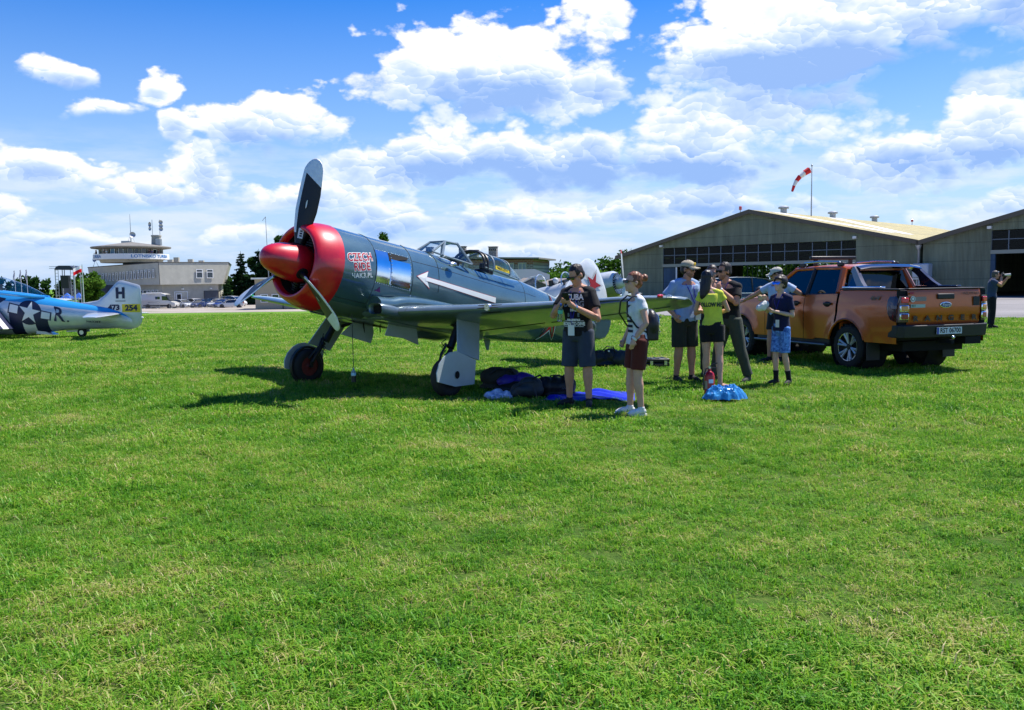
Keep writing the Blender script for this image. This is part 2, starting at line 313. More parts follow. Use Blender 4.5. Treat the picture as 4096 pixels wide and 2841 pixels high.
def pave_mat(name, col, col2, sc, spots):
    m = bpy.data.materials.new(name); m.use_nodes = True; t = m.node_tree; b = t.nodes['Principled BSDF']
    geo = t.nodes.new('ShaderNodeNewGeometry'); n = t.nodes.new('ShaderNodeTexNoise'); n.inputs['Scale'].default_value = sc; n.inputs['Detail'].default_value = 6; n.inputs['Roughness'].default_value = .7
    mp = t.nodes.new('ShaderNodeMapping'); mp.inputs['Scale'].default_value = (.35, 1, 1); t.links.new(geo.outputs['Position'], mp.inputs[0]); t.links.new(mp.outputs[0], n.inputs['Vector'])
    n2 = t.nodes.new('ShaderNodeTexNoise'); n2.inputs['Scale'].default_value = 14; n2.inputs['Detail'].default_value = 4; t.links.new(geo.outputs['Position'], n2.inputs['Vector'])
    c = ramp(t, n.outputs['Fac'], [(.34, spots), (.44, col2), (.62, col)]); c2 = ramp(t, n2.outputs['Fac'], [(.3, .8), (.7, 1.12)])
    mx = t.nodes.new('ShaderNodeMix'); mx.data_type = 'RGBA'; mx.blend_type = 'MULTIPLY'; mx.inputs[0].default_value = 1; t.links.new(c, mx.inputs[6]); t.links.new(c2, mx.inputs[7])
    t.links.new(mx.outputs[2], b.inputs['Base Color']); b.inputs['Roughness'].default_value = .85; b.inputs['Specular IOR Level'].default_value = .25
    return m
m_gravel = pave_mat('pale_gravel', (.42, .37, .32), (.33, .29, .25), .35, (.16, .17, .08))
m_apron = pave_mat('worn_asphalt', (.27, .255, .25), (.22, .21, .205), .22, (.13, .125, .12))
sheet('gravel_road', m_gravel, [(-150, 115), (-6, 121), (-2, 185), (-160, 190)], .03)
sheet('apron', m_apron, [(0, 44.1), (45, 18.5), (110, 80), (-10, 105)], .012)
# ------------------------------------------------------------------ grass
m_blade = bpy.data.materials.new('grass_blades'); m_blade.use_nodes = True
def blade_material(m):
    t = m.node_tree; t.nodes.clear(); geo = t.nodes.new('ShaderNodeNewGeometry')
    def nz(sc, det=3, ro=.6):
        n = t.nodes.new('ShaderNodeTexNoise'); n.inputs['Scale'].default_value = sc; n.inputs['Detail'].default_value = det; n.inputs['Roughness'].default_value = ro; t.links.new(geo.outputs['Position'], n.inputs['Vector']); return n.outputs['Fac']
    at = t.nodes.new('ShaderNodeAttribute'); at.attribute_name = 'tone'
    # dry patches + blade-to-blade tone
    f = mth(t, 'ADD', mth(t, 'MULTIPLY', at.outputs['Fac'], .60), mth(t, 'MULTIPLY', mth(t, 'SUBTRACT', nz(.8, 4), .5), 1.05))
    f = mth(t, 'ADD', f, mth(t, 'ADD', mth(t, 'MULTIPLY', mth(t, 'SUBTRACT', nz(3.6, 2), .5), .62), .21))
    c = ramp(t, f, [(.06, (.035, .13, .008)), (.28, (.095, .29, .014)), (.46, (.18, .38, .022)), (.61, (.30, .41, .055)), (.75, (.48, .42, .15)), (.90, (.64, .55, .31))])
    df = t.nodes.new('ShaderNodeBsdfDiffuse'); t.links.new(c, df.inputs[0])
    tl = t.nodes.new('ShaderNodeBsdfTranslucent'); hs2 = t.nodes.new('ShaderNodeHueSaturation'); hs2.inputs['Value'].default_value = 1.25; hs2.inputs['Hue'].default_value = .49; t.links.new(c, hs2.inputs['Color']); t.links.new(hs2.outputs[0], tl.inputs[0])
    gl = t.nodes.new('ShaderNodeBsdfGlossy'); gl.inputs['Roughness'].default_value = .5; gl.inputs[0].default_value = (.9, .95, .85, 1)
    m1 = t.nodes.new('ShaderNodeMixShader'); m1.inputs[0].default_value = .42; t.links.new(df.outputs[0], m1.inputs[1]); t.links.new(tl.outputs[0], m1.inputs[2])
    m2 = t.nodes.new('ShaderNodeMixShader'); m2.inputs[0].default_value = .02; t.links.new(m1.outputs[0], m2.inputs[1]); t.links.new(gl.outputs[0], m2.inputs[2])
    o = t.nodes.new('ShaderNodeOutputMaterial'); t.links.new(m2.outputs[0], o.inputs[0])
blade_material(m_blade)
def grass_patch(seed, n, rad, hgt, wid, lay, weeds=0):
    r = random.Random(seed); vs = []; fs = []; tone = []; tufts = [(rad * math.sqrt(r.random()), r.random() * 6.283, r.uniform(.7, 1.6)) for _ in range(7)]
    for i in range(n):
        if r.random() < .55: q, a, tf_ = tufts[r.randrange(7)]; x, y = q * math.cos(a) + r.gauss(0, rad * .13), q * math.sin(a) + r.gauss(0, rad * .13)
        else: a = r.random() * 6.283; q = rad * math.sqrt(r.random()); x, y = q * math.cos(a), q * math.sin(a); tf_ = .8
        dry = r.random() < .065; h = hgt * r.uniform(.4, 1.2) * tf_ * (1.25 if dry else 1.); w = wid * r.uniform(.6, 1.5); b = r.random() * 6.283; l = lay * r.uniform(.2, 1.7) if not dry else r.uniform(1.0, 1.9)
        dx, dy = math.cos(b), math.sin(b); nx, ny = -dy * w, dx * w; k = len(vs); tn = min(1, max(0, r.gauss(.34, .2))) if not dry else r.uniform(.75, 1.1); zt = h * max(.3, 1 - .32 * l) if not dry else h * r.uniform(.12, .6)
        vs += [(x - nx, y - ny, 0), (x + nx, y + ny, 0), (x + dx * h * l * .4 + nx * .85, y + dy * h * l * .4 + ny * .85, max(zt * .9, h * .62) if not dry else zt), (x + dx * h * l * .4 - nx * .85, y + dy * h * l * .4 - ny * .85, max(zt * .9, h * .62) if not dry else zt), (x + dx * h * l, y + dy * h * l, zt)]
        fs += [(k, k + 1, k + 2, k + 3), (k + 3, k + 2, k + 4)]; tone += [tn] * 5
    for i in range(weeds):
        a = r.random() * 6.283; q = rad * .9 * math.sqrt(r.random()); cx, cy = q * math.cos(a), q * math.sin(a); tn = r.uniform(0, .3)
        for j in range(r.randint(4, 7)):
            b = r.random() * 6.283; ln = r.uniform(.03, .07); w = ln * r.uniform(.12, .2); dx, dy = math.cos(b), math.sin(b); nx, ny = -dy * w, dx * w; k = len(vs); z = r.uniform(.015, .05)
            vs += [(cx, cy, .005), (cx + dx * ln * .5 + nx, cy + dy * ln * .5 + ny, z), (cx + dx * ln, cy + dy * ln, z * .7), (cx + dx * ln * .5 - nx, cy + dy * ln * .5 - ny, z)]
            fs.append((k, k + 1, k + 2, k + 3)); tone += [tn] * 4
    me = bpy.data.meshes.new('grass_patch'); me.from_pydata(vs, [], fs); me.materials.append(m_blade)
    at = me.attributes.new('tone', 'FLOAT', 'POINT'); at.data.foreach_set('value', tone); me.update(); return me
def scatter(name, meshes, pts):
    """one object: patches of blades set on points by geometry nodes"""
    gc = bpy.data.collections.new(name + '_patches')
    for i, me in enumerate(meshes): gc.objects.link(bpy.data.objects.new('%s_patch_%02d' % (name, i), me))
    me = bpy.data.meshes.new(name); me.from_pydata([p[0] for p in pts], [], [])
    for an, idx in (('rz', 1), ('sc', 2)):
        a = me.attributes.new(an, 'FLOAT', 'POINT'); a.data.foreach_set('value', [p[idx] for p in pts])
    a = me.attributes.new('pick', 'INT', 'POINT'); a.data.foreach_set('value', [p[3] for p in pts])
    o = bpy.data.objects.new(name, me); COL.objects.link(o)
    gt = bpy.data.node_groups.new(name, 'GeometryNodeTree'); gt.interface.new_socket('Geometry', in_out='INPUT', socket_type='NodeSocketGeometry'); gt.interface.new_socket('Geometry', in_out='OUTPUT', socket_type='NodeSocketGeometry')
    i_ = gt.nodes.new('NodeGroupInput'); o_ = gt.nodes.new('NodeGroupOutput'); ip = gt.nodes.new('GeometryNodeInstanceOnPoints'); ci = gt.nodes.new('GeometryNodeCollectionInfo')
    ci.inputs['Collection'].default_value = gc; ci.inputs['Separate Children'].default_value = True; ci.inputs['Reset Children'].default_value = True
    def attr(n, ty):
        q = gt.nodes.new('GeometryNodeInputNamedAttribute'); q.data_type = ty; q.inputs['Name'].default_value = n; return q.outputs['Attribute']
    cx = gt.nodes.new('ShaderNodeCombineXYZ'); gt.links.new(attr('rz', 'FLOAT'), cx.inputs[2])
    gt.links.new(i_.outputs[0], ip.inputs['Points']); gt.links.new(ci.outputs[0], ip.inputs['Instance']); ip.inputs['Pick Instance'].default_value = True
    gt.links.new(attr('pick', 'INT'), ip.inputs['Instance Index']); gt.links.new(cx.outputs[0], ip.inputs['Rotation']); gt.links.new(attr('sc', 'FLOAT'), ip.inputs['Scale'])
    gt.links.new(ip.outputs[0], o_.inputs[0]); md = o.modifiers.new('scatter', 'NODES'); md.node_group = gt
    return o
KEEP_OUT = [(1.0, 12.1, 1.05, .42), (2.66, 11.55, .34, .3)]      # tarp and bag press the grass flat
gr = random.Random(11); pts = []
def covered(x, y): return any(((x - a) / c) ** 2 + ((y - b) / d) ** 2 < 1 for a, b, c, d in KEEP_OUT)
def on_apron(x, y): return y > 44.1 - .569 * x - .15 and x > -(y - 44.1) * .16
y = 1.6
while y < 70:
    st = .20 if y < 9 else (.26 if y < 16 else (.40 if y < 30 else .75)); x = -(.62 * y + 1.8)
    while x < .62 * y + 1.8:
        px, py = x + gr.uniform(-.5, .5) * st, y + gr.uniform(-.5, .5) * st; x += st
        if on_apron(px, py): continue
        lvl = 0 if py < 9 else (1 if py < 16 else (2 if py < 30 else 3)); k = gr.randint(0, 3)
        big = vnoise(px * .9 + 20, py * .9); sc = (.64 + .70 * big * big + .25 * vnoise(px * 3.1, py * 3.1 + 8)) * gr.uniform(.8, 1.2)
        if covered(px, py): sc *= .25
        pts.append(((px, py, gz(px, py)), gr.random() * 6.283, sc, lvl * 4 + k))
    y += st
gp = []
for lvl, (n, rad, h, w, lay) in enumerate(((330, .20, .050, .0024, .85), (260, .25, .050, .0032, .85), (220, .37, .052, .0050, .85), (200, .68, .055, .009, .85))):
    for k in range(4): gp.append(grass_patch(lvl * 10 + k, n, rad, h, w, lay + .2 * k, weeds=(1 if k == 3 else 0) if lvl < 2 else 0))
tag(scatter('grass', gp, pts), 'short mown green grass with dry straw patches', 'grass', kind='stuff')
# ------------------------------------------------------------------ grey fighter with red nose
TH = R(40.976); AL = R(11.282); SA, CA = math.sin(AL), math.cos(AL)
HUB = (1.251, 0, 1.879)
def B(x, y, z): return Vector((HUB[0] + x * CA - z * SA, y, HUB[2] + x * SA + z * CA))
FT = [(.37, .620, -.600, .610, 2.0), (.8, .625, -.61, .612, 2.0), (1.2, .63, -.61, .60, 2.05), (1.7, .645, -.60, .55, 2.1), (2.3, .655, -.59, .49, 2.2), (3.0, .63, -.56, .45, 2.3), (3.6, .62, -.53, .42, 2.3), (4.3, .62, -.485, .375, 2.25), (4.6, .64, -.455, .345, 2.2), (5.0, .615, -.41, .305, 2.1), (5.5, .565, -.345, .255, 2.1), (6.1, .49, -.275, .19, 2.05), (6.7, .42, -.19, .12, 2.), (7.2, .36, -.08, .05, 2.)]
def fus(x, phi, off=0.):
    zt, zb, hw, n = interp(FT, -x); c, s = math.cos(phi), math.sin(phi)
    return B(x, math.copysign(abs(s) ** (2 / n), s) * (hw + off), (zt + zb) / 2 + math.copysign(abs(c) ** (2 / n), c) * ((zt - zb) / 2 + off))
plane = empty('fighter_aircraft', (-2.148, 13.255, gz(-2.148, 13.255)), -math.pi / 2 - (math.pi / 2 - (math.pi / 2 - TH)) if False else math.atan2(-math.cos(TH), -math.sin(TH)))
tag(plane, 'grey-green propeller fighter aircraft with bright red spinner and cowl ring parked on the grass', 'aircraft')
def paint(name, col, coat=1., rough=.35, var=.12, cr=.05):
    return mat(name, col, rough, 0, .5, coat, var, 3.0, .04, 5., crough=cr)
m_grey = mat('grey_green_paint', (.080, .150, .175), .24, .30, .5, 1., .14, 3.0, .04, 5., crough=.05); m_pale = mat('pale_blue_grey_paint', (.15, .20, .22), .30, .35, .5, .5, .14, 3.0, .03, 7., crough=.06)
m_red = paint('red_gloss_paint', (.62, .004, .014), .8, .4, .25, .09); m_chrome = mat('polished_metal', (.82, .84, .86), .10, 1., var=.08, vs_=4., bump=.03, bs=12.)
m_alu = mat('bare_aluminium', (.62, .64, .66), .28, 1., var=.15, vs_=14., bump=.05, bs=40.); m_blk = mat('matt_black_paint', (.012, .013, .016), .42, var=.3, vs_=8.)
m_dark = mat('dark_metal', (.03, .032, .035), .5, .6, var=.3, vs_=20.); m_white = mat('white_marking', (.78, .78, .76), .4); m_redm = mat('red_marking', (.45, .012, .02), .4)
m_tyre = mat('tyre_rubber', (.018, .018, .019), .8, var=.3, vs_=9.); m_glass = glass('canopy_glass', (.88, .95, 1.0), .06); m_rivet = mat('rivet_metal', (.75, .77, .8), .25, 1.)
m_line = mat('panel_gap', (.02, .025, .028), .7); m_white_fin = paint('silver_white_fin_paint', (.62, .65, .67), .6, .3); m_hole = mat('dark_interior', (.006, .006, .007), .9)
N_ = 40
mb = MB(); xs = [-.37, -.6, -.8, -1., -1.2, -1.45, -1.7, -2.0, -2.3, -2.6, -3.0, -3.3, -3.6, -4.0, -4.3, -4.6, -5.0, -5.5, -6.1, -6.7, -7.2]
rings = [[fus(x, 2 * math.pi * (j + .5) / N_) for j in range(N_)] for x in xs]
for i in range(len(xs) - 1):
    for j in range(N_):
        phi = 2 * math.pi * (j + 1) / N_; a = min(phi, 2 * math.pi - phi)
        if -3.0 > xs[i] - .01 and xs[i] > -3.45 and a < .5: continue        # the open cockpit
        mb.cm = 1 if a > (2.42 if xs[i] > -3.2 else 2.85) else 0; k = (j + 1) % N_; mb.add([rings[i][j], rings[i + 1][j], rings[i + 1][k], rings[i][k]], [(0, 1, 2, 3)])
mb.cm = 0; mb.poly([rings[-1][j] for j in range(N_)][::-1])
me = mb.mesh('fuselage', [m_grey, m_pale], 50)
import bmesh
bm = bmesh.new(); bm.from_mesh(me); bmesh.ops.remove_doubles(bm, verts=bm.verts, dist=1e-5); bm.to_mesh(me); bm.free()
me.polygons.foreach_set('use_smooth', [True] * len(me.polygons)); me.set_sharp_from_angle(angle=R(50))
fuselage = link_mesh('fuselage', me, plane)
MB().grid(lambda u, v: (lambda x, a: B(x, .36 * math.sin(a), .3 - .55 * math.cos(a)))(-2.9 - .75 * u, -1.5 + 3 * v), 4, 8).build('cockpit_tub', m_hole, plane)
def patch(name, x0, x1, p0, p1, off, m, nx=8, np_=10, skew=None, parent=None, th=.004):
    """a thin raised plate lying on the fuselage skin"""
    q = MB()
    def f(u, v): return fus(lerp(x0, x1, u) + (skew(u, v) if skew else 0), lerp(p0, p1, v), off)
    q.grid(f, nx, np_)
    e = [(0, v / np_) for v in range(np_ + 1)] + [(u / nx, 1) for u in range(nx + 1)] + [(1, 1 - v / np_) for v in range(np_ + 1)] + [(1 - u / nx, 0) for u in range(nx + 1)]
    a = [f(*t) for t in e]; b = [fus(lerp(x0, x1, t[0]) + (skew(*t) if skew else 0), lerp(p0, p1, t[1]), off - th * 3) for t in e]
    n = len(e); q.add(a + b, [(i, i + n, (i + 1) % n + n, (i + 1) % n) for i in range(n)])
    return q.build(name, m, parent or fuselage, 35)
for sg in (1, -1):
    patch('exhaust_panel', -.955, -1.235, sg * .94, sg * 1.72, .006, m_chrome)
    patch('exhaust_panel', -1.225, -1.64, sg * 1.12, sg * 1.70, .016, m_chrome)
    q = MB(); q.poly([fus(-1.20, sg * .95, .012), fus(-1.62, sg * .955, .012), fus(-1.6, sg * 1.02, .012), fus(-1.20, sg * 1.17, .012)][::sg]); q.build('exhaust_slot', m_hole, fuselage)
    rv = MB()
    for t in range(18):
        for (xx, pp) in ((lerp(-.95, -1.66, t / 17), .925), (lerp(-.95, -1.66, t / 17), 1.735)): rv.ell(fus(xx, sg * pp, .006), (.008, .008, .008), None, 6, 4)
    for t in range(9): rv.ell(fus(-1.645, sg * lerp(.98, 1.7, t / 8), .02), (.008,) * 3, None, 6, 4); rv.ell(fus(-1.235, sg * lerp(1.0, 1.7, t / 8), .02), (.008,) * 3, None, 6, 4)
    for t in range(13): rv.ell(fus(lerp(-1.7, -2.9, t / 12), sg * lerp(1.84, 1.93, t / 12), .004), (.009,) * 3, None, 6, 4)
    tag(rv.build('rivets', m_rivet, fuselage), kind='stuff')
    ln = MB()
    def seam(pts, w=.004):
        P = [fus(a, sg * b, .0015) for a, b in pts]; ln.tube(P, w, 4)
    seam([(-1.70, p / 10) for p in range(3, 19)]); seam([(-2.3, p / 10) for p in range(3, 17)]); seam([(lerp(-1.72, -4.9, t / 12), 1.0) for t in range(13)], .0025); seam([(-.945, p / 10) for p in range(1, 24)], .003); seam([(-4.55, p / 10) for p in range(3, 26)], .0025)
    seam([(lerp(-.4, -.94, t / 6), 2.3) for t in range(7)], .003)
    ln.build('panel_line', m_line, fuselage)
# cowl ring
cr = [(-.30, .40), (-.14, .425), (-.04, .435), (.005, .447), (.028, .468), (.03, .492), (.01, .520), (-.04, .552), (-.12, .582), (-.22, .604), (-.30, .613), (-.372, .618)]
mb = MB(); mb.loft([[B(x, r * math.sin(2 * math.pi * j / 56), .008 + r * math.cos(2 * math.pi * j / 56)) for j in range(56)] for x, r in cr[1:]], False, False)
cwl = mb.build('cowl_ring', m_red, plane, 60)
mb = MB(); mb.loft([[B(x, r * math.sin(2 * math.pi * j / 56), .008 + r * math.cos(2 * math.pi * j / 56)) for j in range(56)] for x, r in ((-.30, .40), (-.14, .424), (-.06, .432))], False, False); mb.build('cowl_lining', m_hole, cwl, 60)
mb = MB(); mb.loft([[B(x, r * math.sin(2 * math.pi * j / 40), r * math.cos(2 * math.pi * j / 40)) for j in range(40)] for x, r in ((-.31, .60), (-.31, .02))], False, True); mb.build('firewall', m_hole, plane)
eng = MB()
for k in range(9):
    a = 2 * math.pi * k / 9 + .2
    for t in range(7):
        r0 = .17 + t * .035; c = B(-.2, r0 * math.sin(a), r0 * math.cos(a)); c2 = B(-.2, (r0 + .018) * math.sin(a), (r0 + .018) * math.cos(a)); eng.cyl(c, c2, .085 if t < 5 else .06, 10)
eng.lathe([(0, .19), (.16, .16), (.22, .10), (.30, .09)], B(-.3, 0, 0), B(1, 0, 0) - B(0, 0, 0), 20)
eng.build('engine', m_dark, plane)
# spinner and propeller
sp = [(.53, .004), (.527, .04), (.512, .085), (.48, .128), (.42, .168), (.33, .205), (.21, .238), (.09, .257), (-.03, .267), (-.14, .27), (-.15, .255)]
FWD = B(1, 0, 0) - B(0, 0, 0)
prop = MB(); prop.loft([[B(x, r * math.sin(2 * math.pi * j / 40), r * math.cos(2 * math.pi * j / 40)) for j in range(40)] for x, r in sp], True, True)
spin_o = prop.build('spinner', m_red, plane, 60)
RP = 1.46
for k in range(3):
    a0 = R(-7.27 + 120 * k); er = Vector((0, -math.sin(a0), math.cos(a0))); et = Vector((0, -math.cos(a0), -math.sin(a0)))
    def bp(x, v): return B(x + v.x, v.y, v.z)
    bl = MB(); ns, nc = 40, 16; rows = []
    for i in range(ns + 1):
        t = .13 + .87 * i / ns; r = RP * t; bs_ = .07 * math.exp(-((t - .80) / .10) ** 2) * RP
        ch = interp([(.13, .10), (.2, .125), (.32, .225), (.5, .30), (.68, .315), (.82, .30), (.92, .25), (.97, .18), (1., .04)], t)[0]
        th = interp([(.13, .10), (.2, .085), (.35, .045), (.6, .026), (1., .010)], t)[0]; be = R(interp([(.13, 58), (.3, 50), (.6, 36), (1., 27)], t)[0])
        cdir = et * math.cos(be) + Vector((math.sin(be), 0, 0)); nrm = Vector((math.cos(be), 0, 0)) - et * math.sin(be); row = []
        for j in range(nc):
            q = 2 * math.pi * j / nc; u = math.cos(q); w = math.sin(q); row.append((er * (r + bs_ * u) + cdir * (ch * (.5 * u - .03)) + nrm * (th * .5 * w * (1 - .35 * abs(u) ** 3)), u, t))
        rows.append(row)
    for i in range(ns):
        for j in range(nc):
            jj = (j + 1) % nc; u = (rows[i][j][1] + rows[i][jj][1]) / 2; t = (rows[i][j][2] + rows[i + 1][j][2]) / 2
            bl.cm = 1 if t > .80 or (u > .70 and t > .28) else 0
            bl.add([bp(.0, rows[x][y][0]) for x, y in ((i, j), (i, jj), (i + 1, jj), (i + 1, j))], [(0, 1, 2, 3)])
    bl.cm = 1; bl.poly([bp(0, rows[ns][j][0]) for j in range(nc)])
    me = bl.mesh('propeller_blade', [m_blk, mat('brushed_blade_metal', (.74, .76, .78), .48, .45, var=.12, vs_=20.)], 60); bm = bmesh.new(); bm.from_mesh(me); bmesh.ops.remove_doubles(bm, verts=bm.verts, dist=1e-5); bmesh.ops.recalc_face_normals(bm, faces=bm.faces); bm.to_mesh(me); bm.free()
    me.polygons.foreach_set('use_smooth', [True] * len(me.polygons)); bo = link_mesh('propeller_blade', me, plane)
    rt = MB(); rt.lathe([(0, .085), (.04, .085), (.045, .06)], bp(0, er * .225), bp(0, er) - bp(0, er * 0), 18); rt.build('blade_root', m_hole, bo)
    # data plates on the front face of the blade
    def face(t, u, v, off=.004):
        r = RP * t + v; be = R(interp([(.13, 58), (.3, 50), (.6, 36), (1., 27)], r / RP)[0]); th = interp([(.13, .10), (.2, .085), (.35, .045), (.6, .026), (1., .010)], r / RP)[0]
        cdir = et * math.cos(be) + Vector((math.sin(be), 0, 0)); nrm = Vector((math.cos(be), 0, 0)) - et * math.sin(be); return bp(0, er * r + cdir * u + nrm * (th * .5 + off))
    if k == 0:
        st = MB(); st.quad(face(.28, -.035, -.07), face(.28, .035, -.07), face(.28, .035, .07), face(.28, -.035, .07)); so_ = st.build('sticker', m_white, bo)
        d_ = MB(); [d_.quad(face(.28, -.02, v0, .007), face(.28, .012, v0, .007), face(.28, .012, v0 + .02, .007), face(.28, -.02, v0 + .02, .007)) for v0 in (-.045, -.012, .021)]; d_.build('sticker_print', m_blk, so_)
    ov = MB(); ov.poly([face(.56, .035 * math.cos(q * .524), .075 * math.sin(q * .524)) for q in range(12)]); oo = ov.build('maker_mark', m_dark, bo)
    o2 = MB(); o2.poly([face(.56, .009 * math.cos(q * .524), .06 * math.sin(q * .524), .006) for q in range(12)]); o2.build('mark_stripe', m_white, oo)
# windscreen and canopy
def cps(x, hw, zt, zs, n=9): return [B(x, hw * math.sin(a) * (1 if True else 1), zs + (zt - zs) * max(0, math.cos(a)) ** .8) for a in [(-math.pi / 2 + math.pi * i / (n - 1)) for i in range(n)]]
ws = empty('windscreen'); ws.parent = plane
w0 = [B(-2.33, y, .655) for y in (-.22, .22)]; w1 = [B(-2.62, y, .885) for y in (-.17, .17)]; w2 = [B(-2.90, y, .905) for y in (-.17, .17)]; w3 = [B(-3.10, y, .60) for y in (-.36, .36)]; w4 = [B(-2.45, y, .62) for y in (-.33, .33)]
fr = MB()
for i in (0, 1):
    fr.tube([w0[i], w1[i]], .016, 6); fr.tube([w1[i], w2[i]], .016, 6); fr.tube([w2[i], w3[i]], .024, 6); fr.tube([w4[i], w1[i]], .020, 6); fr.tube([w4[i], w3[i]], .016, 6); fr.tube([w0[i], w4[i]], .016, 6)
fr.tube([w1[0], w1[1]], .016, 6); fr.tube([w2[0], B(-2.9, 0, .925), w2[1]], .024, 6); fr.tube([w0[0], w0[1]], .016, 6)
m_frame = paint('canopy_frame_paint', (.20, .25, .27), .5)
fr.build('windscreen_frame', m_frame, ws)
pl = [('front_pane', [w0[0], w0[1], w1[1], w1[0]]), ('top_pane', [w1[0], w1[1], w2[1], w2[0]]), ('side_pane', [w4[0], w1[0], w2[0], w3[0]]), ('side_pane', [w4[1], w3[1], w2[1], w1[1]]), ('side_pane', [w0[0], w1[0], w4[0]]), ('side_pane', [w0[1], w4[1], w1[1]])]
for nme, pp in pl: MB().poly(pp).build(nme, m_glass, ws)
cn = empty('sliding_canopy'); cn.parent = plane
ring = lambda x, hw, zt, zs: [B(x, hw * math.sin(a), zs + (zt - zs) * (max(0., math.cos(a)) ** .62)) for a in [R(-90 + 180 * i / 16) for i in range(17)]]
crs = [ring(-3.62, .365, .905, .615), ring(-3.85, .36, .92, .61), ring(-4.05, .35, .895, .605), ring(-4.18, .335, .80, .60), ring(-4.31, .30, .625, .595)]
g_ = MB(); g_.loft(crs, closed=False); g_.build('glazing', m_glass, cn, 180)
f1 = MB(); f1.tube(ring(-3.62, .365, .905, .615), .018, 6); f1.tube(ring(-4.05, .352, .898, .605), .012, 6); f1.tube([B(-3.40, -.37, .62), B(-4.31, -.31, .59)], .014, 6); f1.tube([B(-3.40, .37, .62), B(-4.31, .31, .59)], .014, 6); f1.build('frame', m_frame, cn)
hp = MB(); hp.tube(ring(-3.38, .365, .90, .60), .022, 8); hp.tube(ring(-3.47, .365, .905, .60), .022, 8); hp.build('canopy_hoop', m_blk, cn)
g2 = MB(); g2.loft([ring(-3.47, .362, .90, .61), ring(-3.61, .365, .903, .613)], closed=False); g2.build('side_pane', m_glass, cn, 180)
g3 = MB(); g3.loft([ring(-4.12, .33, .86, .60), ring(-4.35, .28, .755, .60), ring(-4.62, .16, .645, .60)], closed=False); g3.build('rear_glazing', m_glass, cn, 180)
st = MB(); st.box(B(-3.75, 0, .42), (.12, .36, .5), Matrix.Rotation(-AL - .1, 3, 'Y')); st.box(B(-3.75, 0, .72), (.07, .16, .10), Matrix.Rotation(-AL, 3, 'Y')); st.build('seat', m_blk, plane, bevel=.02)
ip = MB(); ip.box(B(-2.85, 0, .56), (.08, .56, .16), Matrix.Rotation(-AL, 3, 'Y')); ip.build('instrument_panel', m_blk, plane)
em = MB(); em.poly([B(-3.66, .372, .645), B(-4.06, .352, .64), B(-4.06, .342, .695), B(-3.66, .362, .705)]); eo = em.build('emergency_placard', mat('yellow_marking', (.80, .60, .02), .5), cn)
et_ = MB(); text_on(et_, 'EMERGENCY', lambda x, y: B(-3.86 - x, .366 + .002 - abs(y) * .1, .671 + y), size=.06, bold=.001); et_.build('lettering', m_blk, eo)
an = MB(); an.ell(B(-2.58, .44, .50), (.09, .05, .04)); an.build('air_scoop', m_alu, plane)
# wings
WT = [(.30, -1.02, -3.50, -.515, .36), (.62, -1.14, -3.46, -.49, .34), (.9, -1.24, -3.42, -.462, .32), (1.6, -1.50, -3.33, -.39, .27), (2.1, -1.68, -3.27, -.335, .235), (3.0, -1.91, -3.16, -.24, .18), (3.9, -2.05, -3.06, -.145, .13), (4.25, -2.13, -3.0, -.11, .105), (4.48, -2.24, -2.92, -.085, .08), (4.60, -2.35, -2.82, -.07, .055), (4.67, -2.50, -2.68, -.063, .02)]
def wing_pt(y, c, side, sg, off=0.):
    le, te, z, th = interp(WT, y); w = 2.97 * math.sqrt(max(c, 0)) - 1.26 * c - 3.516 * c * c + 2.843 * c ** 3 - 1.015 * c ** 4
    return B(lerp(le, te, c), sg * y, z + (w * th * (.46 if side > 0 else -.36) + .03 * math.sin(math.pi * c) + off * side))
cs = [0, .008, .03, .07, .14, .25, .4, .55, .7, .85, 1.]
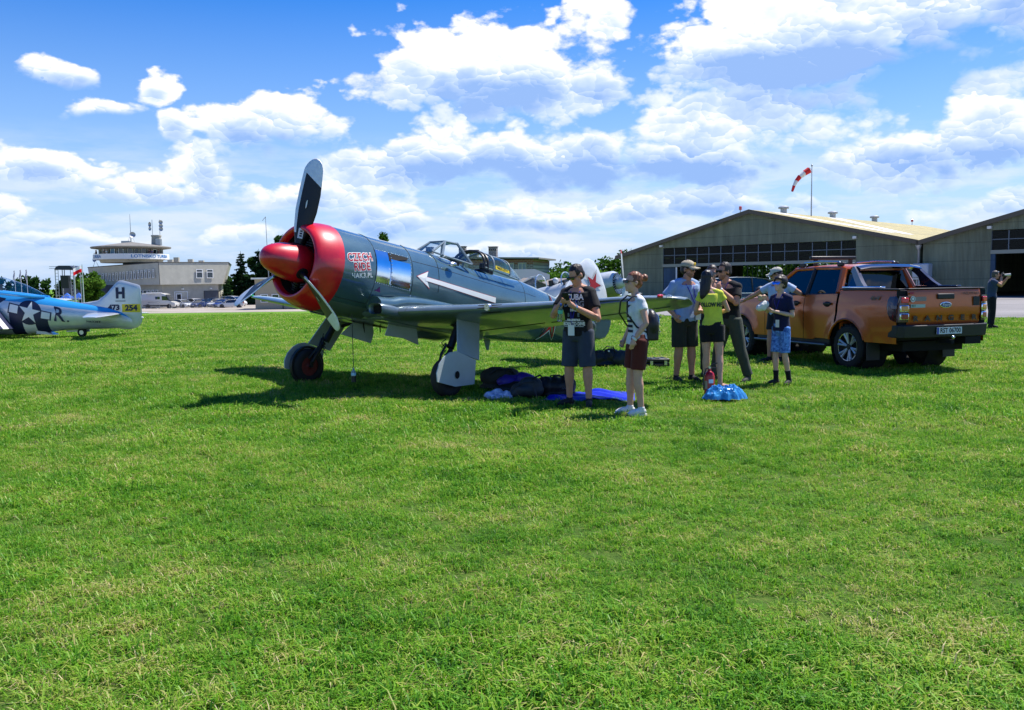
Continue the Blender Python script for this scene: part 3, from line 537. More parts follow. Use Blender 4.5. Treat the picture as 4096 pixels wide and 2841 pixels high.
for sg in (1, -1):
    wb = MB(); secs = [.30, .62, .9, 1.25, 1.6, 2.1, 2.55, 3.0, 3.45, 3.9, 4.25, 4.48, 4.60, 4.67]
    rg = [[wing_pt(y, c, 1, sg) for c in cs[::-1]] + [wing_pt(y, c, -1, sg) for c in cs[1:-1]] for y in secs]
    n = len(rg[0])
    for i in range(len(rg) - 1):
        for j in range(n):
            wb.cm = 0 if j < 9 else 1; k = (j + 1) % n; q = [rg[i][j], rg[i + 1][j], rg[i + 1][k], rg[i][k]]; wb.add(q if sg < 0 else q[::-1], [(0, 1, 2, 3)])
    wb.poly(rg[-1])
    me = wb.mesh('wing', [m_grey if False else paint('wing_top_paint', (.13, .18, .20)), m_pale], 50); bm = bmesh.new(); bm.from_mesh(me); bmesh.ops.remove_doubles(bm, verts=bm.verts, dist=1e-5); bmesh.ops.recalc_face_normals(bm, faces=bm.faces); bm.to_mesh(me); bm.free()
    me.polygons.foreach_set('use_smooth', [True] * len(me.polygons)); me.set_sharp_from_angle(angle=R(50)); wing = link_mesh('wing', me, plane)
    ai = MB(); ai.tube([wing_pt(y, .76, 1, sg, .002) for y in (2.3, 2.8, 3.3, 3.8, 4.3)], .006, 4); ai.tube([wing_pt(y, .76, -1, sg, .002) for y in (2.3, 2.8, 3.3, 3.8, 4.3)], .006, 4)
    ai.tube([wing_pt(y, .74, -1, sg, .002) for y in (.7, 1.2, 1.7, 2.2)], .006, 4); ai.tube([wing_pt(.95, c, 1, sg, .001) for c in (0, .01, .05, .15, .4, .7)], .003, 4)
    ai.build('control_surface_gap', m_line, wing)
    li = MB(); li.add([wing_pt(1.95, .03, 1, sg, .004), wing_pt(2.3, .03, 1, sg, .004), wing_pt(2.28, 0, 1, sg, .004), wing_pt(2.28, .05, -1, sg, .004), wing_pt(1.98, .05, -1, sg, .004), wing_pt(1.97, 0, 1, sg, .004)], [(0, 1, 2, 5), (5, 2, 3, 4)])
    lo = li.build('landing_light', m_hole, wing); lg = MB(); lg.cyl(wing_pt(2.12, .02, 1, sg, -.02), wing_pt(2.12, .02, 1, sg, -.02) + Vector((.05, 0, 0)), .05, 12); lg.build('lens', m_alu, lo)
    nv = MB(); nv.ell(B(-2.24, sg * 4.47, -.06), (.06, .035, .022)); nv.build('navigation_light', mat('red_lens', (.55, .01, .01), .12, coat=1) if sg > 0 else mat('green_lens', (.01, .35, .08), .12, coat=1), wing)
    if sg > 0: nc_ = MB(); nc_.ell(B(-2.30, 4.56, -.055), (.06, .035, .022)); nc_.build('lamp_cover', glass('lamp_glass', (.95, .95, .95), .2), wing)
    # root intake with fairing
    ft = MB(); pr = []
    for i in range(13):
        t = i / 12; x = lerp(-.86, -2.5, t); ry = lerp(.10, .05, t); c_ = fus(x, sg * lerp(2.22, 1.80, t)); le = wing_pt(.80, 0, 1, sg) if t < .3 else wing_pt(.8, min(.95, (t - .3) * 1.1), 1, sg)
        c_ = c_.lerp(le, .35 if t < .5 else .3); s_ = lerp(.15, .09, t); pr.append([c_ + Vector((0, s_ * math.cos(q * .524) * 1.15, s_ * math.sin(q * .524) * .8)) for q in range(12)])
    ft.loft(pr, True, True); ft.build('wing_root_fairing', m_grey, plane, 60)
    it = MB(); q0 = B(-.93, sg * .70, -.475); it.loft([[q0 + FWD * (dx) + Vector((0, math.copysign(min(.135, abs(.155 * math.cos(a))), math.cos(a)) * s_, math.copysign(min(.075, abs(.088 * math.sin(a))), math.sin(a)) * s_)) for a in [2 * math.pi * j / 20 for j in range(20)]] for dx, s_ in ((-.55, .9), (-.2, 1.15), (-.03, 1.1), (.0, 1.02), (-.02, .90), (-.18, .8))], True, False)
    io = it.build('root_intake', m_pale, plane, 40); ih = MB(); ih.loft([[q0 + FWD * (-.06) + Vector((0, math.copysign(min(.118, abs(.14 * math.cos(a))), math.cos(a)) * .9, math.copysign(min(.068, abs(.078 * math.sin(a))), math.sin(a)) * .9)) for a in [2 * math.pi * j / 20 for j in range(20)]], [q0 + FWD * -.3 for _ in range(20)]], True, True); ih.build('intake_opening', m_hole, io)
# belly
du = MB(); du.loft([[Vector((x, hw * math.cos(a), zt - dz * max(0, math.sin(a)))) for a in [math.pi * j / 12 for j in range(13)]] for x, hw, zt, dz in ((-.92, .26, .95, .14), (-1.0, .30, .95, .24), (-1.35, .30, .92, .27), (-1.62, .27, .88, .24), (-1.76, .2, .86, .12))], closed=False); du.poly([Vector((-.92, .26 * math.cos(math.pi * j / 12), .95 - .14 * math.sin(math.pi * j / 12))) for j in range(13)]); du.poly([Vector((-1.76, .2 * math.cos(math.pi * j / 12), .86 - .12 * math.sin(math.pi * j / 12))) for j in range(13)]); du.build('oil_cooler_duct', m_pale, plane)
ct = MB()
ct.loft([[B(x, y, z) for y, z in ((-.62, -.44), (.62, -.44), (.62, -.60), (-.62, -.60))] for x in (-1.15, -3.3)]); ct.build('wing_centre_section', m_pale, plane, bevel=.03)
ba = MB(); ba.prism([(-2.55, .60), (-2.62, .42), (-2.66, .42), (-2.70, .60)], lambda u, v, t: Vector((u, t, v)), -.012, .012); ba.build('drain_mast', m_pale, plane)
# landing gear: doors hang open
def plate(name, pts, th, m, parent=plane):
    P = [Vector(p) for p in pts]; nn = Vector((0, 0, 0))
    for i in range(len(P)): nn += P[i].cross(P[(i + 1) % len(P)])
    nn.normalize(); q = MB(); n = len(P); q.add([p + nn * th / 2 for p in P] + [p - nn * th / 2 for p in P], [tuple(range(n)), tuple(range(2 * n - 1, n - 1, -1))] + [(i, i + n, (i + 1) % n + n, (i + 1) % n) for i in range(n)])
    return q.build(name, m, parent)
m_door = paint('gear_door_paint', (.40, .46, .48), .3, .45)
for sg in (1, -1):
    lg = empty('landing_gear'); lg.parent = plane
    ax = Vector((-.06, sg * 1.60, .275)); top = Vector((-.62, sg * 1.38, 1.14)); kn = ax + (top - ax) * .42 + Vector((0, -sg * .06, 0))
    s = MB(); s.tube([top, kn + Vector((-.02, -sg * .03, .02))], .055, 10); s.tube([kn, ax + Vector((0, -sg * .13, .06))], .036, 10); s.tube([ax + Vector((0, -sg * .13, .06)), ax + Vector((0, -sg * .13, 0)), ax], .03, 8)
    s.tube([kn + Vector((.05, -sg * .03, .08)), kn + Vector((.14, -sg * .05, -.05)), ax + Vector((.05, -sg * .12, .12))], .018, 6); s.tube([top + Vector((0, 0, -.25)), Vector((-.75, sg * .8, 1.05))], .028, 8)
    s.build('strut', m_dark, lg); h = MB()
    for i in range(5): h.tube([kn + Vector((.04, -sg * .05, .15 - .05 * i)), kn + Vector((.09, -sg * .09, .1 - .06 * i)), kn + Vector((.03, -sg * .08, .02 - .05 * i))], .007, 5)
    h.build('brake_line', m_blk, lg)
    ty = MB(); ty.lathe([(-.085, .16), (-.088, .20), (-.08, .238), (-.055, .263), (0, .275), (.055, .263), (.08, .238), (.088, .20), (.085, .16)], ax, (0, sg, .07), 36, False); wh = ty.build('wheel', m_tyre, lg, 60)
    rm = MB(); rm.lathe([(-.07, .162), (-.06, .12), (-.075, .05), (-.09, .03), (.09, .03), (.075, .05), (.06, .12), (.07, .162)], ax, (0, sg, .07), 28, True); rm.build('hub', mat('red_hub_paint', (.16, .02, .015), .6, var=.4) if sg < 0 else m_dark, wh)
    plate('upper_door', [(-.46, sg * 1.42, 1.17), (-.92, sg * 1.42, 1.13), (-.60, sg * 1.70, .475), (-.17, sg * 1.70, .62)], .018, m_door, lg)
    cv = [(-.12, .640), (-.50, .49), (-.44, .155), (-.06, .155), (.27, .25), (.275, .37), (.215, .49), (.11, .585), (.0, .63)]
    ld = plate('lower_door', [(x, sg * (1.735 + (.4 - z) * .06), z) for x, z in cv], .018, m_door, lg)
    hl = MB(); hl.poly([Vector((-.10 + .045 * math.cos(q * .524), sg * 1.762, .315 + .055 * math.sin(q * .524))) for q in range(12)]); hl.build('inspection_hole', m_hole, ld)
    if sg < 0: MB().lathe([(-.03, .285), (-.03, .315), (.03, .315), (.03, .285)], ax + Vector((0, .10 * 0, 0)), (0, 1, 0), 30, False).build('mud_guard', m_dark, lg)
    pts = [(-.03, .82), (-.11, .99), (-.64, .96), (-.69, .64), (-.38, .76)] if sg > 0 else [(.21, .83), (-.04, 1.0), (-.4, .99), (-.42, .82), (-.36, .66)]
    idr = plate('inner_door', [(x, sg * .36, z) for x, z in pts], .02, m_door, lg)
    for xx in (-.2, -.52): MB().tube([(xx, sg * .33, 1.01), (xx - .04, sg * .36, .82)], .01, 6).build('door_rod', m_dark, idr)
# tail
def fin_pt(x, z, y=0): return B(x, y, z)
fo = [(-5.75, .50), (-6.05, .78), (-6.28, 1.12), (-6.42, 1.32), (-6.56, 1.44), (-6.70, 1.475), (-6.86, 1.45), (-7.02, 1.36), (-7.18, 1.20), (-7.36, .98), (-7.50, .72), (-7.585, .45), (-7.60, .33), (-7.56, .15), (-7.45, .02), (-7.27, -.04), (-7.12, -.04), (-7.05, .1), (-6.6, .38)]
cx0, cz0 = -6.8, .55
tf = MB(); rgs = []
for s_, y in ((1., 0.), (.97, .022), (.80, .05), (.4, .066)): rgs.append(([(lerp(cx0, x, s_), lerp(cz0, z, s_)) for x, z in fo], y))
for sg in (1, -1): tf.loft([[B(x, sg * y, z) for x, z in P][::sg] for P, y in rgs], False, True)
fino = tf.build('tail_fin', m_white_fin, plane, 60)
gl_ = MB(); gl_.tube([B(-6.98, .045, -.0), B(-6.93, .05, .5), B(-6.80, .045, 1.0), B(-6.72, .02, 1.42)], .006, 4); gl_.build('rudder_gap', m_line, fino)
lowr = MB(); lowr.prism([(-6.95, .46), (-7.6, .46), (-7.605, .33), (-7.565, .145), (-7.455, .01), (-7.27, -.05), (-7.10, -.05), (-7.03, .1)], lambda u, v, t: B(u, t, v), -.062, .062); lowr.build('rudder_base', m_grey, plane, bevel=.03)
for sg in (1, -1):
    sb = MB(); T = [(.05, -6.05, -7.1, .36, .12), (.4, -6.12, -7.14, .365, .11), (1.0, -6.33, -7.17, .375, .08), (1.4, -6.52, -7.13, .38, .06), (1.58, -6.68, -7.02, .385, .035), (1.63, -6.8, -6.92, .385, .015)]
    sb.loft([[B(lerp(le, te, .5 - .5 * math.cos(a)), sg * y, z + th * .5 * math.sin(a) * (1.2 - .4 * math.cos(a))) for a in [2 * math.pi * j / 16 for j in range(16)]] for y, le, te, z, th in T]); sb.build('tailplane', m_pale, plane, 60)
tw = MB(); tw.lathe([(-.05, .05), (-.05, .10), (-.03, .12), (.03, .12), (.05, .10), (.05, .05)], (-5.55, 0, .12), (0, 1, 0), 24); tw.build('tail_wheel', m_tyre, plane); tk = MB(); tk.tube([(-5.55, .07, .12), (-5.45, .05, .35), (-5.4, 0, .62)], .025, 8); tk.tube([(-5.55, -.07, .12), (-5.45, -.05, .35), (-5.4, 0, .62)], .025, 8); tk.build('tail_wheel_fork', m_dark, plane)
# markings
def star_mark(fn, r, parent, name='red_star'):
    for k, (rr, m_, off) in enumerate(((1.30, m_blk, .004), (1.26, m_white, .006), (1.04, m_blk, .008), (1.0, m_redm, .010))):
        q = MB(); S = star2d(r * rr); C_ = fn(0, 0, off); n = len(S); vs_ = [C_]
        for i in range(n):
            a, b = S[i], S[(i + 1) % n]
            for t in range(4): vs_.append(fn(lerp(a[0], b[0], t / 4), lerp(a[1], b[1], t / 4), off))
        q.add(vs_, [(0, 1 + i, 1 + (i + 1) % (4 * n)) for i in range(4 * n)])
        if k == 0: base = q.build(name, m_, parent, 180)
        else: q.build(('white_border', 'black_outline', 'red_field')[k - 1], m_, base, 180)
star_mark(lambda u, v, o: B(-6.83 - u * .98 - v * .2, .068 + o, .98 + v * .98 - u * .2), .25, fino)
star_mark(lambda u, v, o: B(-6.83 - u * .98 - v * .2, -.068 - o, .98 + v * .98 - u * .2), .25, fino)
for sg in (1, -1): star_mark(lambda u, v, o: fus(-5.42 - u, sg * (1.62 - v / .32), o), .33, fuselage, 'fuselage_star')
ar = [(-1.79, 1.379), (-2.037, 1.20), (-1.994, 1.335), (-2.761, 1.365), (-3.70, 1.398), (-3.70, 1.55), (-3.282, 1.529), (-2.612, 1.49), (-1.997, 1.442), (-2.07, 1.565)]
def arrow_strip(off, grow, m_, nm, par):
    q = MB(); q.poly([fus(-1.79 + grow * 2.2, 1.379, off), fus(-2.045 - grow, 1.195 - grow * 2.6, off), fus(-2.0 - grow * .3, 1.385, off)]); q.poly([fus(-1.79 + grow * 2.2, 1.379, off), fus(-2.0 - grow * .3, 1.385, off), fus(-2.08 - grow, 1.57 + grow * 2.6, off)])
    q.grid(lambda u, v: fus(lerp(-1.98, -3.70, u), lerp(lerp(1.345, 1.405, u) - grow * 1.3, lerp(1.436, 1.535, u) + grow * 1.3, v), off + .001), 14, 2); return q.build(nm, m_, par, 180)
aro = arrow_strip(.003, .008, m_redm, 'arrow_outline', fuselage); arrow_strip(.006, 0, m_white, 'white_arrow', aro)
def ftext(s, x0, p0, size, tilt, m_, off, bold, nm, par, **kw):
    q = MB(); vs_, fs_ = text2d(s, size=size, bold=bold, **kw); rad = .612
    q.add([fus(x0 - (x * math.cos(tilt) - y * math.sin(tilt)), p0 - (y * math.cos(tilt) + x * math.sin(tilt)) / rad, off) for x, y in vs_], fs_); return q.build(nm, m_, par, 180)
TL = R(13)
for s, x0, p0, sz, sx in (('CZECH', -.645, 1.262, .158, .86), ('RIDE', -.685, 1.475, .158, .86)):
    w_ = ftext(s, x0, p0, sz, TL, m_white, .002, .013, 'white_lettering_edge', fuselage, sx=sx, space=1.05); ftext(s, x0, p0, sz, TL, m_redm, .0035, .003, 'red_lettering', w_, sx=sx, space=1.05)
ftext('\u0427AK3.PL', -.705, 1.665,   .092, TL, m_white, .002, .003, 'lettering', fuselage, space=1.1)
bd = MB(); bd.poly([fus(-1.03 - u, 1.89 - v / .6, .004) for u, v in ((-.06, -.02), (-.01, .0), (.03, .05), (.04, .01), (.07, -.03), (.02, -.025))]); bd.build('bird_emblem', mat('purple_marking', (.15, .01, .14), .5), fuselage)
# cord and bottle that hang from the drain under the engine
bo = empty('drain_bottle', (0, 0, 0)); wl = plane.matrix_basis.copy()
bpos = plane.location + Matrix.Rotation(plane.rotation_euler.z, 3, 'Z') @ Vector((.62, .42, 0)); bo.location = bpos
tag(bo, 'plastic drink bottle with dark liquid hung on a cord under the red nosed fighter', 'bottle')
q = MB(); q.tube([(0, 0, .40), (0, .004, .7), (0, 0, 1.16)], .006, 5); q.build('cord', m_blk, bo)
q = MB(); q.lathe([(.20, .030), (.205, .034), (.33, .034), (.355, .028), (.375, .013), (.40, .013)], (0, 0, 0), (0, 0, 1), 16); q.build('bottle_body', mat('clear_plastic', (.55, .7, .68), .1, trans=.6), bo)
q = MB(); q.lathe([(.198, .0305), (.20, .0345), (.285, .0345)], (0, 0, 0), (0, 0, 1), 16); q.build('dark_liquid', m_blk, bo); q = MB(); q.lathe([(.295, .0347), (.33, .0347)], (0, 0, 0), (0, 0, 1), 16, False); q.build('paper_label', mat('bottle_label', (.35, .6, .75), .5), bo)
# ------------------------------------------------------------------ buildings
m_conc = mat('grey_render', (.42, .40, .34), .85, var=.18, vs_=.6, bump=.1, bs=8.); m_conc2 = mat('pale_render', (.48, .46, .385), .85, var=.15, vs_=.7)
m_frame_w = mat('white_window_frame', (.80, .80, .78), .5); m_pane = mat('dark_window_pane', (.015, .024, .035), .08, 0, .8, .6); m_roofd = mat('dark_roof_edge', (.06, .06, .06), .7)
m_steel = mat('galvanised_steel', (.42, .43, .44), .45, .7, var=.15); m_asph = mat('roof_felt', (.20, .19, .17), .9, var=.2, vs_=1.)
m_dkwall = mat('dark_cladding', (.07, .08, .10), .6, var=.2, vs_=1.)  # dark cladding colour for canopy, garage door, column and hangar back wall
def window(parent, o, d, w, h, frame=.07, m=None, pm=None, bar=None, name='window', nrm=None, dep=.06):
    """window frame with its pane; o lower left corner, d direction along the wall, nrm outward"""
    o = Vector(o); d = Vector(d).normalized(); up = Vector((0, 0, 1)); nrm = Vector(nrm).normalized(); q = MB(); rt = Matrix((d, nrm, up)).transposed()
    def bar_(cx, cz, sx, sz): q.box(o + d * cx + up * cz + nrm * (dep * .5), (sx, dep, sz), rt)
    bar_(w / 2, frame / 2, w, frame); bar_(w / 2, h - frame / 2, w, frame); bar_(frame / 2, h / 2, frame, h - 2 * frame); bar_(w - frame / 2, h / 2, frame, h - 2 * frame)
    if bar: bar_(w / 2, h * bar, w - 2 * frame, frame)
    f = q.build(name, m or m_frame_w, parent, 0)
    p = MB(); e = frame * .9; a = nrm * .012; p.quad(o + d * e + up * e + a, o + d * (w - e) + up * e + a, o + d * (w - e) + up * (h - e) + a, o + d * e + up * (h - e) + a); p.build('pane', pm or m_pane, f, 0); return f
def wall_quad(mb, o, d, s0, s1, z0, z1): mb.quad(o + d * s0 + V(0, 0, z0), o + d * s1 + V(0, 0, z0), o + d * s1 + V(0, 0, z1), o + d * s0 + V(0, 0, z1))
# --- control tower building
tb = empty('control_tower', (-62.1, 158., -2.2)); tag(tb, 'grey control tower building with a round glazed top floor and white lettered band', 'building')
Cc = V(0, 0, 0); Rr = V(8.9, 11., 0); Aa = V(-19.1, 14., 0); dR = Rr.normalized(); dL = Aa.normalized(); lR = Rr.length; lL = Aa.length; nR = V(dR.y, -dR.x, 0); nL = V(-dL.y, dL.x, 0) * (1 if (V(-dL.y, dL.x, 0)).y < 0 else -1)
bk = V(-8, 28, 0)
up_ = MB(); t_ = [Aa + V(0, 0, 7.6), Cc + V(0, 0, 8.05), Rr + V(0, 0, 8.15), Rr + bk * .7 + V(0, 0, 8.1), Aa + bk * .5 + V(0, 0, 7.7)]; b_ = [Aa - dL * .7 + V(0, 0, 4.1), Cc + V(0.05, .1, 4.1), Rr - dR * 1.5 + V(0, 0, 4.1), Rr - dR * 1.5 + bk * .7 + V(0, 0, 4.1), Aa - dL * .7 + bk * .5 + V(0, 0, 4.1)]
up_.loft([b_, t_], True, True); ub = up_.build('upper_storey', m_conc2, tb, 0)
ed = MB(); ed.tube([t_[0], t_[1]], .09, 6); ed.tube([t_[1], t_[2]], .09, 6); ed.tube([t_[2], t_[3]], .09, 6); ed.build('roof_edge', m_roofd, ub); MB().tube([Cc + V(.02, -.05, 8.0), Cc + V(.07, .05, 4.1)], .05, 6).build('expansion_joint', m_roofd, ub)
i_ = 1.2; lo_ = MB(); lb = [Aa * .985 - nL * i_, -nR * i_ * .5 - nL * i_ * .5 + V(0, .6, 0), Rr - dR * 2.2 - nR * i_ * .4, Rr - dR * 2.2 + bk * .7, Aa * .98 + bk * .5]; lo_.loft([[p + V(0, 0, -.5) for p in lb], [p + V(0, 0, 4.15) for p in lb]], True, True); lob = lo_.build('lower_storey', m_conc, tb, 0)
for s in (7.2, 9.35):
    window(ub, Cc + dR * s + V(0, 0, 5.2) - nR * 0 + nR * .09, dR, 1.35, 1.65, .12, bar=.68, nrm=nR)
k_ = 18
for i in range(k_):
    s = 1.5 + (lL - 3.5) * i / (k_ - 1); zt = lerp(5.35, 4.75, i / (k_ - 1)); window(ub, Cc + dL * (s + .34) + V(0, 0, zt) + nL * .10, -dL, .62, 1.5, .09, bar=.78, nrm=nL, dep=.10)
d0_ = lb[1]; dl = (lb[2] - lb[1]).normalized(); nl = V(dl.y, -dl.x, 0)
window(lob, d0_ + dl * 2.2 + nl * .02 + V(0, 0, 0), dl, 2.6, 2.85, .12, m=m_frame_w, pm=m_conc2, nrm=nl, name='door_surround'); window(lob, d0_ + dl * 2.5 + nl * .06 + V(0, 0, 0), dl, 1.1, 2.5, .16, nrm=nl, name='door')
window(lob, d0_ + dl * 8.0 + nl * .02, dl, 3.0, 2.9, .1, m=m_roofd, pm=m_dkwall, nrm=nl, name='garage_door')
for s in (3.8, 9.4): MB().box(d0_ + dl * s + nl * .15 + V(0, 0, 3.3), (.35, .3, .25)).build('wall_lamp', m_frame_w, lob)
d1_ = lb[1]; dl2 = (lb[0] - lb[1]).normalized(); nl2 = V(-dl2.y, dl2.x, 0); nl2 = nl2 if nl2.y < 0 else -nl2
for i in range(7): window(lob, d1_ + dl2 * (1.2 + 1.25 * i + .9) + nl2 * .03 + V(0, 0, 1.7), -dl2, .9, 1.5, .1, nrm=nl2)
cp_ = MB(); cp_.loft([[Aa * .98 + nL * 4.5 + V(-1, 0, 2.7), Aa * .55 + nL * 3.6 + V(0, 0, 2.7), Aa * .55 + V(0, 0, 2.7), Aa * .99 + V(-1, 0, 2.7)], [p + V(0, 0, 1.5) for p in (Aa * .98 + nL * 4.5 + V(-1, 0, 2.7), Aa * .55 + nL * 3.6 + V(0, 0, 2.7), Aa * .55 + V(0, 0, 2.7), Aa * .99 + V(-1, 0, 2.7))]]); cp_.build('entrance_canopy', m_dkwall, tb, 0)
for f in (.60, .78, .96): MB().cyl(Aa * f + nL * 3.2 + V(0, 0, -.3), Aa * f + nL * 3.2 + V(0, 0, 2.7), .14, 8).build('canopy_post', m_roofd, tb)
# drum
TC = V(-71.4 + 62.1, 169. - 158., 0)
def drum(prof, name, m, par=tb, n=48, sm=30): return MB().lathe(prof, TC, (0, 0, 1), n, False).build(name, m, par, sm)
drum([(8.3, 2.2), (8.3, 5.4), (8.85, 5.6), (8.9, 6.55)], 'floor_slab', m_conc); MB().lathe([(7.5, 1.6), (8.4, 1.6)], TC, (0, 0, 1), 16).build('column', m_dkwall, tb); drum([(8.85, 6.45), (8.85, 6.62), (9.85, 6.62), (9.85, 6.5), (8.9, 6.5)], 'lettered_band', mat('white_band', (.72, .73, .73), .5, var=.08))
gd = drum([(9.0, 5.5), (11.0, 5.5)], 'glazed_wall', mat('tower_glass', (.06, .07, .075), .15, 0, .7)); drum([(10.75, 5.5), (10.95, 6.95), (11.12, 7.08), (11.25, 7.0), (12.2, .3)], 'roof', m_asph); drum([(12.2, .35), (12.28, .0)], 'roof_cap', m_asph)
for i in range(26):
    a = R(-100 + 200 * i / 25); p = TC + V(5.55 * math.sin(a), -5.55 * math.cos(a), 9.0); d = V(math.cos(a), math.sin(a), 0); n = V(math.sin(a), -math.cos(a), 0)
    if i in (5, 8, 9, 11, 13, 15, 18, 21): window(gd, p - d * .45, d, .95, 1.85 if i != 21 else 1.7, .09, m=m_frame_w if i in (5, 11, 13, 21) else m_conc2, pm=mat('blue_pane', (.10, .22, .34), .1) if i == 11 else m_pane, nrm=n)
    else: MB().box(p + V(0, 0, .93) + n * .03, (.12, .12, 1.85)).build('mullion', m_conc, gd)
vs2, fs2 = text2d('LOTNISKO TURBIA', size=.78, bold=.018, align='LEFT'); wmx = max(v[0] for v in vs2)
for k, a0 in enumerate((21.8, -98.)):
    for lo_a, hi_a, col in ((0, 1, (.02, .16, .42)),):
        q = MB(); q.add([TC + V(6.64 * math.sin(R(a0 + 70 * x / wmx)), -6.64 * math.cos(R(a0 + 70 * x / wmx)), 9.35 + y) for x, y in vs2], fs2); q.build('lettering', mat('blue_lettering', col, .5), bpy.data.objects['lettered_band'])
ch = MB(); ch.lathe([(11.6, .95), (13.2, .85), (13.25, .95), (13.5, .95)], TC + V(4.2, 1.5, 0), (0, 0, 1), 12); ch.build('chimney', m_conc, tb, 0); MB().lathe([(11.6, .6), (12.7, .6), (12.75, .5)], TC + V(5.0, .5, 0), (0, 0, 1), 12).build('cabinet', m_steel, tb)
def dish(p, r, d, par): MB().lathe([(0, .02), (.0, r * .3), (r * .12, r * .7), (r * .3, r), (r * .26, r), (r * .1, r * .65), (-.1, .02)], p, d, 14).build('antenna_dish', m_steel, par)
for (x, hts) in ((3.6, (1.3, 2.0, 2.2)), (5.0, (1.2, 1.8, 2.5))):
    b0 = TC + V(x, 1.3, 13.4); ma = MB(); ma.cyl(b0, b0 + V(0, 0, 3.0), .05, 6); mo = ma.build('aerial_pole', m_steel, tb)
    for j, h in enumerate(hts): dish(b0 + V(-.3 if x < 4 else .3, -.2, h), .38, (-.5 if x < 4 else .5, -1, 0), mo)
b0 = TC + V(0, 0, 12.2); ma = MB(); ma.tube([b0, b0 + V(0, 0, 2.5), b0 + V(0, 0, 5.2)], [.10, .06, .03], 6)
for a in (0, 2.1, 4.2): ma.tube([b0 + V(0, 0, 1.4), b0 + V(.7 * math.cos(a), .7 * math.sin(a), 0)], .03, 5)
mo = ma.build('radio_mast', m_steel, tb); dish(b0 + V(.45, -.3, 1.3), .55, (.6, -1, .2), mo); MB().box(b0 + V(-.6, -.8, .0), (1.6, .6, .35)).build('equipment_box', m_steel, tb)
for i, (s, h) in enumerate(((3.2, .5), (4.4, .9), (7.2, .6), (9.4, .4))): MB().box(Cc + dR * s - nR * 1.5 + V(0, 0, 8.1 + h / 2), (.9, .6, h)).build('roof_vent', m_conc, tb)
dish(Aa * .9 + V(0, .6, 9.1), .55, (-.4, -1, .3), tb); MB().tube([Aa * .9 + V(-.5, .6, 7.6), Aa * .9 + V(0, .6, 9.0), Aa * .9 + V(.6, .6, 7.6)], .05, 5).build('dish_stand', m_steel, tb)
# --- hangars
def corrugated(name, col, col2, sc):
    m = bpy.data.materials.new(name); m.use_nodes = True; t = m.node_tree; b = t.nodes['Principled BSDF']; geo = t.nodes.new('ShaderNodeTexCoord')
    w = t.nodes.new('ShaderNodeTexWave'); w.inputs['Scale'].default_value = sc; w.wave_profile = 'SIN'; t.links.new(geo.outputs['Object'], w.inputs['Vector'])
    n = t.nodes.new('ShaderNodeTexNoise'); n.inputs['Scale'].default_value = .35; n.inputs['Detail'].default_value = 7; n.inputs['Roughness'].default_value = .7; t.links.new(geo.outputs['Object'], n.inputs['Vector'])
    sx_ = t.nodes.new('ShaderNodeSeparateXYZ'); t.links.new(geo.outputs['Object'], sx_.inputs[0]); lap = mth(t, 'GREATER_THAN', mth(t, 'FRACT', mth(t, 'MULTIPLY', sx_.outputs[2], .72)), .955)
    mp = t.nodes.new('ShaderNodeMapping'); mp.inputs['Scale'].default_value = (1.6, 1.6, .12); t.links.new(geo.outputs['Object'], mp.inputs[0]); n2 = t.nodes.new('ShaderNodeTexNoise'); n2.inputs['Scale'].default_value = 1.0; n2.inputs['Detail'].default_value = 6; n2.inputs['Roughness'].default_value = .7; t.links.new(mp.outputs[0], n2.inputs['Vector'])
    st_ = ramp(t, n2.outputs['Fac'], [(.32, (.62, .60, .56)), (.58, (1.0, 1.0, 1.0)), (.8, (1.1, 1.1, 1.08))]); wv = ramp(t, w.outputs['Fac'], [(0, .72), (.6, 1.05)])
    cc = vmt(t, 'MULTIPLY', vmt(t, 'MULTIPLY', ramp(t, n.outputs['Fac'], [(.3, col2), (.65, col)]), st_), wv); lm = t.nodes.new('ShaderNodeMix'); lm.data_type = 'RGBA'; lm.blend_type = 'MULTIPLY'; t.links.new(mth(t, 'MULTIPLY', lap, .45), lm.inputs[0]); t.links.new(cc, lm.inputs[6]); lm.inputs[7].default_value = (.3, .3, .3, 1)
    t.links.new(lm.outputs[2], b.inputs['Base Color']); b.inputs['Roughness'].default_value = .7
    bp = t.nodes.new('ShaderNodeBump'); bp.inputs['Strength'].default_value = .9; bp.inputs['Distance'].default_value = .04; t.links.new(w.outputs['Fac'], bp.inputs['Height']); t.links.new(bp.outputs[0], b.inputs['Normal']); MATS[name] = m; return m
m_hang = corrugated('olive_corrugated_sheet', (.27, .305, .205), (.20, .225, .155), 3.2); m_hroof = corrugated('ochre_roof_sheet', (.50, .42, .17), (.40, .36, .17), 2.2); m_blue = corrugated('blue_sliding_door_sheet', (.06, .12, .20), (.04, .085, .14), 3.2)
m_hglass = glass('hangar_glass', (.10, .14, .22), .015, .15)
HA = V(11.3, 92., 0); HB = V(32.5, 71.1, 0); HF = (HB - HA).normalized(); HBK = V(-HF.y, HF.x, 0)
if HBK.y < 0: HBK = -HBK
m_mul = mat('grey_blue_glazing_bar', (.14, .17, .20), .6)
